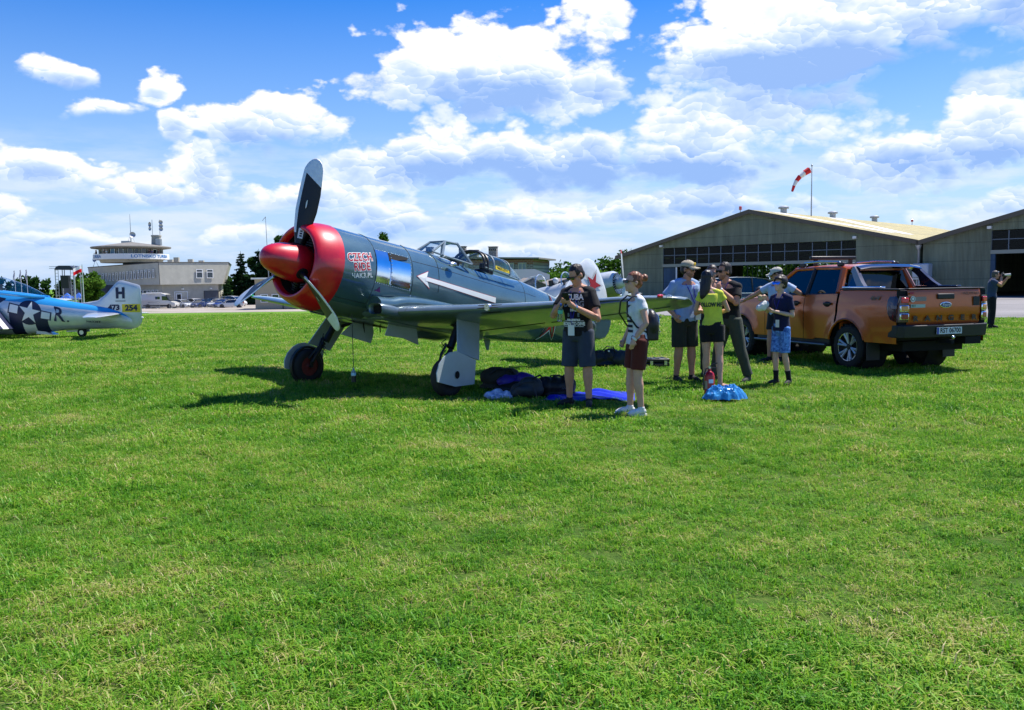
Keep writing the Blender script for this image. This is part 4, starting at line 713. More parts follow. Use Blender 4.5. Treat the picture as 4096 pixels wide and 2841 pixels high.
def hangar(name, label, s0, s1, zl, zr, zp, strip, door, back, label2=None):
    """local axes: x along the front, y to the back"""
    h = empty(name, HA + HF * s0, math.atan2(HF.y, HF.x)); tag(h, label, 'hangar'); W_ = s1 - s0; pk = W_ / 2 + (.0); a, b, z0, z1 = strip; da, db, dz = door; DP = 42.
    zt = lambda x: lerp(zl, zp, x / pk) if x < pk else lerp(zp, zr, (x - pk) / (W_ - pk))
    T_ = .25
    f = MB()
    def pan(x0, x1, zb):      # a front wall panel below the roof slope
        f.prism([(x0, zb), (x1, zb)] + ([(x1, zt(x1)), (x0, zt(x0))] if not (x0 < pk < x1) else [(x1, zt(x1)), (pk, zp), (x0, zt(x0))]), lambda u, v, t: V(u, t, v), 0, T_)
    pan(0, a, 0); f = f; f.build('front_wall', m_hang, h, 0); f = MB(); pan(b, W_, 0); f.build('front_wall', m_hang, h, 0); f = MB(); pan(a, b, z1 + .04); f.build('gable_wall', m_hang, h, 0)
    MB().bbox((a - .02, -.06, z0 - .28), (b + .02, T_, z0)).build('lintel', mat('pale_lintel', (.30, .31, .25), .7), h, 0)
    nc = 15; wv = (b - a) / nc
    for i in range(nc):
        for j, (q0, q1) in enumerate(((z0, lerp(z0, z1, .55)), (lerp(z0, z1, .55), z1))):
            p = MB(); p.quad(V(a + i * wv + .03, .12, q0 + .03), V(a + (i + 1) * wv - .03, .12, q0 + .03), V(a + (i + 1) * wv - .03, .12, q1 - .02), V(a + i * wv + .03, .12, q1 - .02)); p.build('pane', m_hglass, h, 0)
    for i in range(nc + 1): MB().bbox((a + i * wv - .035, .08, z0), (a + i * wv + .035, .18, z1)).build('mullion', m_mul, h, 0)
    MB().bbox((a, .085, lerp(z0, z1, .55) - .03), (b, .175, lerp(z0, z1, .55) + .03)).build('transom', m_mul, h, 0)
    for s_ in (a - .1, b - .05): MB().box((s_, -.15, z1 + .25), (.3, .3, .22)).build('flood_lamp', m_frame_w, h, 0, .02)
    # back wall: glazing grid left open to the light, side walls, roof
    bw = MB(); bw.prism([(0, zl), (0, 0), (W_, 0), (W_, zr), (pk, zp)], lambda u, v, t: V(u, t, v), 0, 0) if False else None
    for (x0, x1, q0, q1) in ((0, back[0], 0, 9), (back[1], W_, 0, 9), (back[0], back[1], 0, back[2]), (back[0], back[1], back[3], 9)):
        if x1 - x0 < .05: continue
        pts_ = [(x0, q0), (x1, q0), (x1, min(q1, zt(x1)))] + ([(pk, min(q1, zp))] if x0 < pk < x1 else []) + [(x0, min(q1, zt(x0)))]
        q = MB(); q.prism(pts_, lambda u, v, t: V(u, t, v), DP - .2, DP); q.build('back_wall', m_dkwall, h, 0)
    nb = 9
    for i in range(nb + 1): x = lerp(back[0], back[1], i / nb); MB().bbox((x - .06, DP - .15, back[2]), (x + .06, DP - .05, back[3])).build('back_mullion', m_roofd, h, 0)
    for i in range(1, 3): z = lerp(back[2], back[3], i / 3); MB().bbox((back[0], DP - .14, z - .05), (back[1], DP - .06, z + .05)).build('back_transom', m_roofd, h, 0)
    sw = ((T_, 24, 0, zl - .1), (41.2, DP - .2, 0, zl - .1), (24, 41.2, 0, .9), (24, 41.2, 3.75, zl - .1)) if s0 < 1 else ((T_, DP - .2, 0, zl - .1),)
    for (y0, y1, q0, q1) in sw: MB().bbox((.0, y0, q0), (.15, y1, q1)).build('side_wall', m_hang, h, 0)
    if s0 < 1:
        for i in range(15): yy = lerp(24, 41.2, i / 14); MB().bbox((.04, yy - .05, .9), (.11, yy + .05, 3.75)).build('side_mullion', m_roofd, h, 0)
        for z in (1.8, 2.8): MB().bbox((.05, 24, z - .04), (.10, 41.2, z + .04)).build('side_transom', m_roofd, h, 0)
    MB().bbox((W_ - .15, T_, 0), (W_, DP - .2, zr - .1)).build('side_wall', m_hang, h, 0)
    ov = .45
    for sd in (0, 1):
        xa, xb = (-.35 if sd == 0 else pk, pk if sd == 0 else W_ + .05); za, zb_ = (zt(0) - .35 * (zp - zl) / pk if sd == 0 else zp, zp if sd == 0 else zr - .05 * (zp - zr) / (W_ - pk))
        r = MB(); r.loft([[V(xa, y, za + .02), V(xb, y, zb_ + .02), V(xb, y, zb_ + .22), V(xa, y, za + .22)] for y in (-ov, DP + ov)]); r.build('roof_slope', m_hroof, h, 0)
        fb = MB(); fb.loft([[V(xa, y, za - .12), V(xb, y, zb_ - .12), V(xb, y, zb_ + .24), V(xa, y, za + .24)] for y in (-ov - .08, -ov - .003)]); fb.build('verge_board', mat('brown_verge', (.12, .10, .075), .8), h, 0)
    MB().bbox((0, 0.3, -.05), (W_, DP, .02)).build('floor', mat('hangar_floor', (.10, .10, .10), .8), h, 0)
    for t in (.2, .4, .6, .8):
        y = DP * t; tr = MB(); tr.tube([V(.2, y, zl - .1), V(pk, y, zp - .15), V(W_ - .2, y, zr - .1)], .10, 4); tr.tube([V(.2, y, zl - .3), V(W_ - .2, y, zl - .2)], .09, 4)
        for i in range(1, 12): x = W_ * i / 12; tr.tube([V(x, y, zl - .25), V(x + (.5 if i % 2 else -.5), y, zt(x) - .1)], .04, 4)
        tr.build('roof_truss', m_roofd, h)
    return h
h1 = hangar('hangar', 'olive corrugated aircraft hangar with ochre roof and long window strip behind the pickup', 0, 29.7, 3.95, 4.25, 7.6, (5.2, 24.55, 3.12, 4.66), (5.2, 24.55, 2.9), (.4, 8, .9, 3.6))
MB().bbox((5.25, .05, 0), (6.65, .12, 2.82)).build('sliding_door', m_blue, h1, 0); MB().bbox((6.66, .04, 0), (6.8, .13, 2.82)).build('door_edge', m_frame_w, h1, 0)
MB().bbox((22.9, .05, 0), (24.5, .12, 2.82)).build('sliding_door', m_blue, h1, 0)
for t in range(3):
    y = 6 + 10.5 * t; v = MB(); v.lathe([(0, .3), (.45, .3), (.46, .5), (.62, .5), (.72, .25)], (14.85, y, 7.75), (0, 0, 1), 12); v.build('roof_vent', m_steel, h1)
for (x, y, s_) in ((13.6, .2, 1.), (14.85, 38, .9)):
    v = MB(); z_ = 7.4 if y < 1 else 7.75; v.cyl((x, y, z_), (x, y, z_ + .55 * s_), .04, 6); lo2 = v.build('lamp_post', m_steel, h1); MB().lathe([(0, .14), (.28, .14), (.33, .08)], (x, y, z_ + .5 * s_), (0, 0, 1), 10).build('red_obstruction_light', mat('red_lens', (.55, .01, .01), .12, coat=1), lo2)
def rslope(x, y, o=.235): return V(x, y, lerp(7.6, 4.25, (x - 14.85) / 14.85) + o)
for (y0, y1, x0, x1) in ((2.5, 4.6, 15.4, 25.5), (14, 17, 15.4, 26.0)):
    MB().quad(rslope(x0, y0), rslope(x1, y0 + (1.5 if y0 < 10 else -7.5)), rslope(x1, y1 + (1.5 if y0 < 10 else -8.2)), rslope(x0, y1)).build('white_roof_stripe', m_frame_w, h1, 0)
MB().tube([V(29.68, -.12, .0), V(29.68, -.12, 3.7), V(29.68, -.3, 3.95)], .09, 8).build('downpipe', m_steel, h1); MB().lathe([(0, .12), (.3, .26), (.36, .26)], (29.68, -.2, 3.72), (0, 0, 1), 12).build('rain_hopper', m_steel, h1)
h2 = hangar('hangar', 'olive corrugated hangar with dark open doorway at the right edge behind the photographer', 29.95, 57.5, 4.25, 4.25, 7.9, (4.95, 22.6, 3.5, 4.95), (4.95, 22.6, 3.3), (10, 10.02, 1, 1.1))
MB().bbox((4.95, -.02, 0), (5.25, .24, 3.22)).build('door_jamb', m_blue, h2, 0)
# inside: the aircraft with dark red wings that stands in the open hangar
gw = empty('glider', HA + HF * 18.3 + HBK * 9 + V(0, 0, 0), math.atan2(HF.y, HF.x)); tag(gw, 'dark red winged glider parked inside the open hangar', 'glider')
m_rw = mat('red_wing_fabric', (.30, .012, .018), .4); q = MB(); q.loft([[V(x, c * math.cos(a), z + t * math.sin(a)) for a in [2 * math.pi * j / 12 for j in range(12)]] for x, c, z, t in ((-5.5, .25, 1.15, .03), (-2.5, .5, 1.55, .08), (0, .7, 1.75, .12), (2.5, .6, 2.35, .09), (5.8, .3, 3.0, .03))]); q.build('wing', m_rw, gw)
q = MB(); q.loft([[V(.4 * r * math.cos(a), y, 1.25 + z + r * math.sin(a)) for a in [2 * math.pi * j / 12 for j in range(12)]] for y, r, z in ((-2, .05, -.2), (-1.5, .35, -.15), (-.3, .5, 0), (1, .35, .1), (4.5, .12, .3))]); q.build('fuselage', m_frame_w, gw); MB().lathe([(-.1, .1), (-.1, .28), (.1, .28), (.1, .1)], (0, -.4, .28), (1, 0, 0), 18).build('wheel', m_tyre, gw)
# water tank on its stand
tk = empty('water_tank', HA + HF * 30.3 - HBK * 1.0, math.atan2(HF.y, HF.x)); tag(tk, 'white plastic water tank on a steel stand against the hangar wall', 'tank')
MB().bbox((-.62, -.5, 1.5), (.62, .5, 2.6)).build('tank_body', mat('milky_plastic', (.42, .47, .52), .4, var=.1), tk, 40, .1)
for x in (-.55, .55):
    for y in (-.45, .45): MB().bbox((x - .06, y - .06, 0), (x + .06, y + .06, 1.36)).build('leg', m_steel, tk)
MB().bbox((-.66, -.54, 1.36), (.66, .54, 1.497)).build('stand_deck', m_steel, tk); MB().tube([V(0, -.55, 1.7), V(0, -.6, 1.6), V(0, -.6, .9)], .05, 8).build('outlet_pipe', m_steel, tk)
# windsock
wk = empty('windsock', HA + HF * 14.9 + HBK * 9 + V(0, 0, 0)); tag(wk, 'red and white striped windsock on a tall pole over the hangar roof', 'windsock')
px_ = V(1.2, 0, 0); q = MB(); q.tube([px_ + V(0, 0, 6.8), px_ + V(0, 0, 10), px_ + V(0, 0, 12.45)], [.07, .055, .035], 8); q.build('pole', m_steel, wk); MB().ell(px_ + V(0, 0, 12.5), (.09, .09, .12)).build('finial', m_steel, wk)
p0 = px_ + V(-.28, -.05, 12.05); p1 = px_ + V(-2.0, -.35, 10.0); N5 = 5
for i in range(N5):
    a, b = p0.lerp(p1, i / N5), p0.lerp(p1, (i + 1) / N5); sagA = V(-.28, 0, .18) * math.sin(math.pi * i / N5); sagB = V(-.28, 0, .18) * math.sin(math.pi * (i + 1) / N5)
    q = MB(); q.tube([a + sagA, b + sagB], [lerp(.31, .11, i / N5), lerp(.31, .11, (i + 1) / N5)], 14, False); q.build('red_band' if i % 2 == 0 else 'white_band', mat('sock_red', (.62, .02, .02), .7) if i % 2 == 0 else mat('sock_white', (.74, .73, .70), .7), wk, 180)
MB().tube([px_ + V(0, 0, 12.1), p0 + V(0, 0, .25), p0 + V(.15, 0, -.25), px_ + V(0, 0, 11.75)], .02, 5).build('hoop', m_steel, wk)
# --- unfinished brick building
def brick_mat(name, c1, c2, mo):
    m = bpy.data.materials.new(name); m.use_nodes = True; t = m.node_tree; b = t.nodes['Principled BSDF']; tcn = t.nodes.new('ShaderNodeTexCoord'); mp = t.nodes.new('ShaderNodeMapping'); mp.inputs['Rotation'].default_value = (R(90), 0, 0); t.links.new(tcn.outputs['Object'], mp.inputs[0])
    br = t.nodes.new('ShaderNodeTexBrick'); br.inputs['Scale'].default_value = 1.0; br.inputs['Brick Width'].default_value = .6; br.inputs['Row Height'].default_value = .26; br.inputs['Mortar Size'].default_value = .035
    br.inputs['Color1'].default_value = (*c1, 1); br.inputs['Color2'].default_value = (*c2, 1); br.inputs['Mortar'].default_value = (*mo, 1); t.links.new(mp.outputs[0], br.inputs['Vector']); t.links.new(br.outputs[0], b.inputs['Base Color']); b.inputs['Roughness'].default_value = .9
    bp = t.nodes.new('ShaderNodeBump'); bp.inputs['Strength'].default_value = .5; t.links.new(br.outputs['Fac'], bp.inputs['Height']); t.links.new(bp.outputs[0], b.inputs['Normal']); return m
bb = empty('brick_building', (3.4, 135., -2.0), R(-14)); tag(bb, 'unfinished block building with flat roof and four chimneys behind the fighter cockpit', 'building')
m_blk1 = brick_mat('grey_blockwork', (.16, .15, .145), (.20, .19, .18), (.36, .34, .32)); m_brk = brick_mat('red_brickwork', (.24, .10, .06), (.20, .085, .05), (.25, .20, .17))
wl_ = MB(); wl_.bbox((-22, 0, 0), (0, 12, 6.2)); wl_.build('block_wall', m_blk1, bb, 0); MB().bbox((-22.02, -.03, 6.2), (.03, 12, 6.95)).build('brick_course', m_brk, bb, 0); MB().loft([[V(-22.6, -.7, 7.5), V(1.0, -.7, 6.97), V(1.0, -.7, 7.2), V(-22.6, -.7, 7.75)], [V(-22.6, 12.6, 7.5), V(1.0, 12.6, 6.97), V(1.0, 12.6, 7.2), V(-22.6, 12.6, 7.75)]]).build('roof', m_asph, bb, 0)
for x in (-4.3, -2.35, -8.2, -11.5, -14.5):
    w_ = window(bb, V(x, -.02, 4.9), V(1, 0, 0), 1.3, 1.55, .1, m=m_conc2, pm=mat('grey_pane', (.22, .27, .31), .2), nrm=V(0, -1, 0), dep=.12); MB().bbox((x + .58, -.13, 5.0), (x + .72, -.03, 6.35)).build('sash', m_conc2, w_, 0)
for x, z, w in ((-17.6, 1.9, 1.0), (-12.2, 1.9, 1.0), (-10.5, 1.3, 1.3), (-7.4, 1.75, 1.25)):
    c = MB(); c.bbox((x, 1.5, 6.9), (x + w, 2.4, 6.9 + z + .3)); co = c.build('chimney', m_blk1, bb, 0); MB().bbox((x - .08, 1.42, 7.2 + z), (x + w + .08, 2.48, 7.32 + z)).build('cap', m_roofd, co, 0)
    for i in range(4): MB().bbox((x + w * (i + .5) / 4 - .07, 1.47, 6.9 + z - .18), (x + w * (i + .5) / 4 + .07, 1.499, 6.9 + z + .02)).build('flue_opening', m_hole, co, 0)
# sheds in front of it
m_shroof = mat('weathered_shed_roof', (.26, .22, .19), .9, var=.3, vs_=2.); m_shw = mat('dark_shed_wall', (.05, .065, .075), .8, var=.2)
for (x, y, w, dp, z, rz, m_, lab) in ((1.75, 74, 2.6, 4.5, 1.82, 8, m_shw, 'dark gabled shed in front of the block building'), (4.9, 77, 4.4, 5, 1.75, 12, m_shw, 'low shed with weathered brown roof behind the open canopy')):
    s = empty('shed', (x, y, gz(x, y)), R(rz)); tag(s, lab, 'shed'); hh = z - gz(x, y); q = MB(); q.prism([(-w / 2, 0), (w / 2, 0), (w / 2, hh - .62), (0, hh), (-w / 2, hh - .62)], lambda u, v, t: V(u, t, v), 0, dp); q.build('shed_wall', m_, s, 0)
    for sd in (-1, 1): q = MB(); q.loft([[V(0, yy, hh + .03), V(sd * (w / 2 + .25), yy, hh - .73), V(sd * (w / 2 + .25), yy, hh - .67), V(0, yy, hh + .10)] for yy in (-.25, dp + .25)]); q.build('roof_slope', m_shroof, s, 0)
s = empty('tent', (-2.2, 88, gz(-2.2, 88))); tag(s, 'long white marquee roof seen below the fighter canopy', 'tent'); q = MB(); q.prism([(-6, 2.5), (6, 2.5), (6, 3.0), (4.5, 3.55), (-4.5, 3.55), (-6, 3.0)], lambda u, v, t: V(u, t, v), 0, 5); q.build('tent_roof', mat('white_canvas', (.68, .66, .62), .8), s, 0)
for x in (-5.8, 0, 5.8): MB().cyl((x, .1, 0), (x, .1, 2.5), .05, 6).build('pole', m_steel, s)
# beige building behind the propeller
bg_ = empty('beige_building', (-34.3, 139, -2.1), R(6)); tag(bg_, 'low beige rendered building behind the red spinner', 'building')
MB().bbox((-5.4, 0, 0), (9, 8, 4.6)).build('wall', mat('beige_render', (.42, .36, .26), .85, var=.1), bg_, 0); MB().bbox((-5.9, -.4, 4.6), (9.4, 8.4, 4.85)).build('roof', m_frame_w, bg_, 0); MB().tube([V(-1.2, -.1, 4.6), V(-1.2, -.1, 0)], .09, 6).build('downpipe', m_roofd, bg_)
for x in (-4.6, -2.9, 1.0, 3.5): window(bg_, V(x, -.02, 1.0), V(1, 0, 0), 1.15, 1.3, .12, nrm=V(0, -1, 0), dep=.1)
# ------------------------------------------------------------------ trees
def leaf_mat(name, c1, c2, c3):
    m = bpy.data.materials.new(name); m.use_nodes = True; t = m.node_tree; t.nodes.clear(); at = t.nodes.new('ShaderNodeAttribute'); at.attribute_name = 'tone'
    c = ramp(t, at.outputs['Fac'], [(.1, c1), (.5, c2), (.9, c3)]); df = t.nodes.new('ShaderNodeBsdfDiffuse'); tl = t.nodes.new('ShaderNodeBsdfTranslucent'); t.links.new(c, df.inputs[0]); t.links.new(c, tl.inputs[0])
    mx = t.nodes.new('ShaderNodeMixShader'); mx.inputs[0].default_value = .35; t.links.new(df.outputs[0], mx.inputs[1]); t.links.new(tl.outputs[0], mx.inputs[2]); o = t.nodes.new('ShaderNodeOutputMaterial'); t.links.new(mx.outputs[0], o.inputs[0]); return m
m_leaf = leaf_mat('broad_leaves', (.035, .085, .012), (.065, .15, .02), (.12, .22, .04)); m_leafd = leaf_mat('dark_leaves', (.018, .045, .012), (.03, .075, .016), (.055, .11, .025)); m_needle = leaf_mat('needles', (.010, .032, .014), (.018, .05, .02), (.035, .075, .03)); m_leafb = leaf_mat('bright_leaves', (.055, .13, .014), (.10, .21, .025), (.16, .29, .045))
m_bark = mat('bark', (.09, .065, .045), .9, var=.3, vs_=6., bump=.5, bs=20.)
def leaves(name, m, parent, clumps, n, size, seed, flat=0.):
    """leaf-sized faces spread through clumps (centre, radii)"""
    r = np.random.RandomState(seed); w = np.array([c[1][0] * c[1][1] * c[1][2] for c in clumps]) ** .66; w /= w.sum(); idx = r.choice(len(clumps), n, p=w)
    cen = np.array([c[0] for c in clumps])[idx]; rad = np.array([c[1] for c in clumps])[idx]; d = r.normal(size=(n, 3)); d /= np.linalg.norm(d, axis=1)[:, None]; rr = r.uniform(.45, 1.05, n)[:, None]
    p = cen + d * rad * rr; a = r.normal(size=(n, 3)); a[:, 2] *= (1 - flat); a /= np.linalg.norm(a, axis=1)[:, None]; b = np.cross(a, r.normal(size=(n, 3))); b /= np.linalg.norm(b, axis=1)[:, None]; s = size * r.uniform(.55, 1.4, n)[:, None]
    v = np.stack([p - a * s, p - b * s * .55, p + a * s, p + b * s * .55], 1).reshape(-1, 3); f = np.arange(4 * n).reshape(-1, 4)
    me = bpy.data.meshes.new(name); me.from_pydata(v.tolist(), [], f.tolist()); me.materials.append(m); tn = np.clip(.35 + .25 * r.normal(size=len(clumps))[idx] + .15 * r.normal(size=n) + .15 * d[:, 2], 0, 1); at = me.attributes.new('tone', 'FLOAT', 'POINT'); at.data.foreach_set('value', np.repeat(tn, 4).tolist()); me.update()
    o = bpy.data.objects.new(name, me); COL.objects.link(o); o.parent = parent; return o
def tree(name, label, loc, h, rx, m, seed, n=5000, size=.3, crown0=.25, nc=26, group=None):
    t = empty(name, loc); tag(t, label, 'tree', group); r = random.Random(seed); q = MB(); q.tube([V(0, 0, -.3), V(.1, 0, h * .3), V(-.05, .1, h * .62), V(0, 0, h * .9)], [h * .03, h * .024, h * .014, h * .004], 8); cl = []
    for i in range(nc):
        z = r.uniform(crown0, .96); prof = math.sin(math.pi * min(1, (z - crown0 + .10) / (1.16 - crown0))) ** .6; a = r.random() * 6.283; rr = rx * prof * r.uniform(.2, .85); c = V(rr * math.cos(a), rr * math.sin(a), h * z); s = rx * r.uniform(.22, .42) * (.6 + .5 * prof); cl.append((c, (s, s, s * .8)))
        if i < 12: q.tube([V(0, 0, h * max(.2, z - .25)), c * .6 + V(0, 0, h * z * .36), c], [h * .010, h * .006, h * .002], 5)
    q.build('trunk', m_bark, t); leaves('crown', m, t, cl, n, size, seed); return t
def conifer(name, label, loc, h, rx, seed, n=4500, group=None):
    t = empty(name, loc); tag(t, label, 'tree', group); r = random.Random(seed); MB().tube([V(0, 0, -.3), V(0, 0, h)], [h * .022, h * .003], 8).build('trunk', m_bark, t); cl = []
    z = .08
    while z < .97:
        k = 6 if z < .7 else 4
        for j in range(k):
            a = r.random() * 6.283; L_ = rx * (1 - z) ** .8 * r.uniform(.65, 1.1) + .12
            for s in (.35, .7, 1.0): cl.append((V(L_ * s * math.cos(a), L_ * s * math.sin(a), h * z - L_ * s * .18), (L_ * .24 + .08, L_ * .24 + .08, .10 + .06 * L_)))
        z += .045
    leaves('crown', m_needle, t, cl, n, .22 * rx / 2.2, seed, .4); return t
conifer('spruce_tree', 'tall dark spruce left of the red spinner, next to the control tower', (-53.6, 178, -2.2), 10.6, 3.0, 3, 6000)
conifer('spruce_tree', 'broad dark spruce directly behind the red spinner', (-50.0, 178, -2.2), 11.0, 3.9, 4, 9000)
tree('leafy_tree', 'dense dark tree filling the gap between the two tall spruces', (-51.6, 181, -2.2), 9.2, 2.8, m_leafd, 14, 6500, .3, .05)
tree('leafy_tree', 'dense dark tree right behind the spinner tip', (-46.9, 179, -2.2), 11.8, 3.2, m_leafd, 15, 7500, .3, .05)
conifer('spruce_tree', 'small spruce beside the corner of the control tower', (-54.9, 173, -2.2), 5.2, 1.35, 5, 2500)
tree('leafy_tree', 'leafy tree top rising above the red spinner', (-44.9, 177, -2.2), 13.6, 3.2, m_leafd, 6, 6500, .3)
tree('leafy_tree', 'round leafy tree seen over the grey fighter nose', (-23.5, 170, -2.2), 13.5, 2.5, m_leaf, 8, 2600, .30, .55)
tree('leafy_tree', 'pale green tree between the flagpoles and control tower', (-69.0, 146, -2.2), 6.6, 2.6, m_leafb, 9, 4200, .28, .2)
tree('leafy_tree', 'dark bushy tree behind the parked cars by the spruces', (-49.5, 186, -2.2), 7.0, 3.6, m_leafd, 10, 5000, .3, .1)
def wood(name, label, spec, m, n, size, seed):
    t = random.Random(seed); cl = []
    for (x0, y0, x1, y1, z0, h0, h1, k) in spec:
        for i in range(k):
            f = (i + t.random()) / k; h = lerp(h0, h1, f) * t.uniform(.72, 1.05); x, y = lerp(x0, x1, f) + t.uniform(-2, 2), lerp(y0, y1, f) + t.uniform(-3, 3)
            for j in range(4): s = t.uniform(.9, 1.7) * (h / 7.) ** .5; cl.append((V(x + t.uniform(-1.2, 1.2), y + t.uniform(-1, 1), z0 + h * (.2 + .25 * j)), (s * 1.3, s * 1.3, s)))
    o = leaves(name, m, None, cl, n, size, seed); tag(o, label, 'woodland', kind='stuff'); return o
wood('woodland', 'belt of green trees on the skyline between block building and hangar', [(3, 150, 34, 138, -2, 5.6, 9.4, 34), (20, 128, 40, 122, -1, 6, 8, 16), (30, 150, 110, 120, -1, 6, 8, 40)], m_leaf, 36000, .34, 21)
wood('scrub', 'bright green bushes below the tree belt behind the parked aircraft', [(2, 128, 30, 120, -2, 4.2, 4.8, 34), (-2, 112, 8, 112, -2, 3.2, 3.2, 6)], m_leafb, 16000, .26, 22)
wood('distant_wood', 'dark distant wood low on the left horizon', [(-210, 330, -90, 340, -2.5, 7, 9, 60), (-90, 330, 0, 320, -2.5, 6, 7, 40)], m_leafd, 16000, .8, 23)
# ------------------------------------------------------------------ stage, poles, tents
def flag_cloth(name, col):
    m = bpy.data.materials.new(name); m.use_nodes = True; t = m.node_tree; t.nodes.clear(); a = t.nodes.new('ShaderNodeBsdfDiffuse'); b = t.nodes.new('ShaderNodeBsdfTranslucent'); a.inputs[0].default_value = b.inputs[0].default_value = (*col, 1); x = t.nodes.new('ShaderNodeMixShader'); x.inputs[0].default_value = .55; t.links.new(a.outputs[0], x.inputs[1]); t.links.new(b.outputs[0], x.inputs[2]); o = t.nodes.new('ShaderNodeOutputMaterial'); t.links.new(x.outputs[0], o.inputs[0]); return m
m_fw = flag_cloth('flag_white', (.85, .85, .87)); m_fr = flag_cloth('flag_red', (.75, .02, .03))
def pole_flag(name, label, loc, h, rad=.06, flag=None, group=None, lean=0):
    p = empty(name, loc); tag(p, label, 'flagpole', group); q = MB(); q.tube([V(0, 0, 0), V(lean, 0, h)], [rad, rad * .6], 8); q.build('pole', mat('white_pole', (.55, .56, .57), .5), p)
    if flag == 'pl':
        for z0, z1, m_, nm in ((h - .55, h - .1, m_fw, 'white_half'), (h - 1.0, h - .55, m_fr, 'red_half')):
            q = MB(); q.grid(lambda u, v: V(-.08 - 1.15 * u, .12 * math.sin(u * 7), lerp(z0, z1, v) - .40 * u + .06 * math.sin(u * 6)), 14, 3); q.build(nm, m_, p, 180)
    elif flag: q = MB(); q.grid(lambda u, v: V(-.03 - .22 * u + .06 * math.sin(v * 9), .10 * math.sin(v * 8 + u), h - .1 - 2.4 * v), 3, 10); q.build('flag', mat('limp_flag_' + flag, (.30, .33, .42), .8), p, 180)
    return p
pole_flag('flagpole', 'tall bare white flagpole beside the loudspeaker tower', (-58.5, 120, gz(-58.5, 120)), 4.56 - gz(-58.5, 120), .09)
pole_flag('flagpole', 'white flagpole flying a white and red flag', (-56.45, 118, gz(-56.45, 118)), 4.59 - gz(-56.45, 118), .09, 'pl')
for i, (x, y, z, l) in enumerate(((-94.2, 170, 5.0, 'leftmost of three limp flags on thin poles over the silver aircraft canopy'), (-90.3, 165, 5.0, 'middle of three limp flags on thin poles over the silver aircraft canopy'), (-86.5, 160, 4.95, 'rightmost of three limp flags on thin poles over the silver aircraft canopy'))): pole_flag('flagpole', l, (x, y, -2.2), z + 2.2, .07, 'grey', 'limp flags on thin poles')
tp = empty('antenna_pole', (-43.2, 160, -2.2)); tag(tp, 'thin tall antenna pole rising above the red spinner', 'pole'); MB().tube([V(0, 0, 0), V(-.3, 0, 15.9)], [.09, .045], 6).build('pole', m_steel, tp); MB().tube([V(-.3, 0, 15.9), V(-.85, 0, 15.2)], .05, 5).build('bracket', m_steel, tp)
stg = empty('loudspeaker_tower', (-62.3, 125, gz(-62.3, 125))); tag(stg, 'steel scaffold tower carrying a black loudspeaker array under a dark cover', 'scaffold'); zg = gz(-62.3, 125); HT = 4.25 - zg
for x in (-1.3, 1.25):
    for y in (0, 2.0): MB().cyl(V(x, y, 0), V(x, y, HT), .06, 6).build('upright', m_steel, stg)
    for k in range(14): z = .5 + k * (HT - .7) / 13; MB().tube([V(x - .0, 0, z), V(x + (.42 if x < 0 else -.42), 0, z)], .03, 5).build('rung', m_steel, stg)
    MB().cyl(V(x + (.42 if x < 0 else -.42), 0, 0), V(x + (.42 if x < 0 else -.42), 0, HT), .04, 6).build('upright', m_steel, stg)
    for z in (1.0, 2.2, 3.4): MB().tube([V(x, 0, z), V(x + (.42 if x < 0 else -.42), 0, z + 1.0)], .025, 5).build('brace', m_steel, stg)
for z in (HT, 1.6 - zg * 0 + 1.0, .6): MB().tube([V(-1.3, 0, z), V(1.25, 0, z)], .04, 5).build('ledger', m_steel, stg)
q = MB(); q.loft([[V(x, y, HT + z) for x, z in ((-1.25, -.15), (-1.0, .3), (-.6, .42), (.9, .40), (1.3, .1), (1.3, -.2))] for y in (-.3, 2.2)]); q.build('cover', mat('dark_tarpaulin', (.02, .025, .05), .5), stg, 0)
MB().tube([V(-2.1, 0, HT + .3), V(-1.0, 0, HT + .3)], .04, 5).build('outrigger', m_steel, stg); MB().tube([V(-2.1, 0, HT + .05), V(-1.0, 0, HT + .05)], .04, 5).build('outrigger', m_steel, stg)
q = MB(); q.loft([[V(x0, -.15, z), V(x1, -.15, z), V(x1, .45, z), V(x0, .45, z)] for x0, x1, z in ((-.55, .55, HT - .95), (-.5, .55, HT - 1.8), (-.38, .6, HT - 2.75))]); q.build('loudspeaker_array', m_blk, stg, 0); MB().cyl(V(0, 0, HT - .95), V(0, 0, HT - .2), .05, 6).build('hanger', m_blk, stg)
stp = empty('steel_platform', (-60.6, 121, gz(-60.6, 121))); tag(stp, 'steel platform with stair treads at the foot of the loudspeaker tower', 'platform')
for k in range(6): MB().bbox((.2, 0, .3 + .32 * k), (1.9, .5, .36 + .32 * k)).build('tread', m_steel, stp)
for x in (.2, 1.9, -2.6): MB().cyl(V(x, .25, 0), V(x, .25, 2.35), .05, 6).build('post', m_steel, stp)
MB().bbox((-3.6, -.2, 2.05), (2.1, .8, 2.15)).build('deck', m_steel, stp)
m_tent = mat('blue_canvas', (.03, .12, .48), .7)
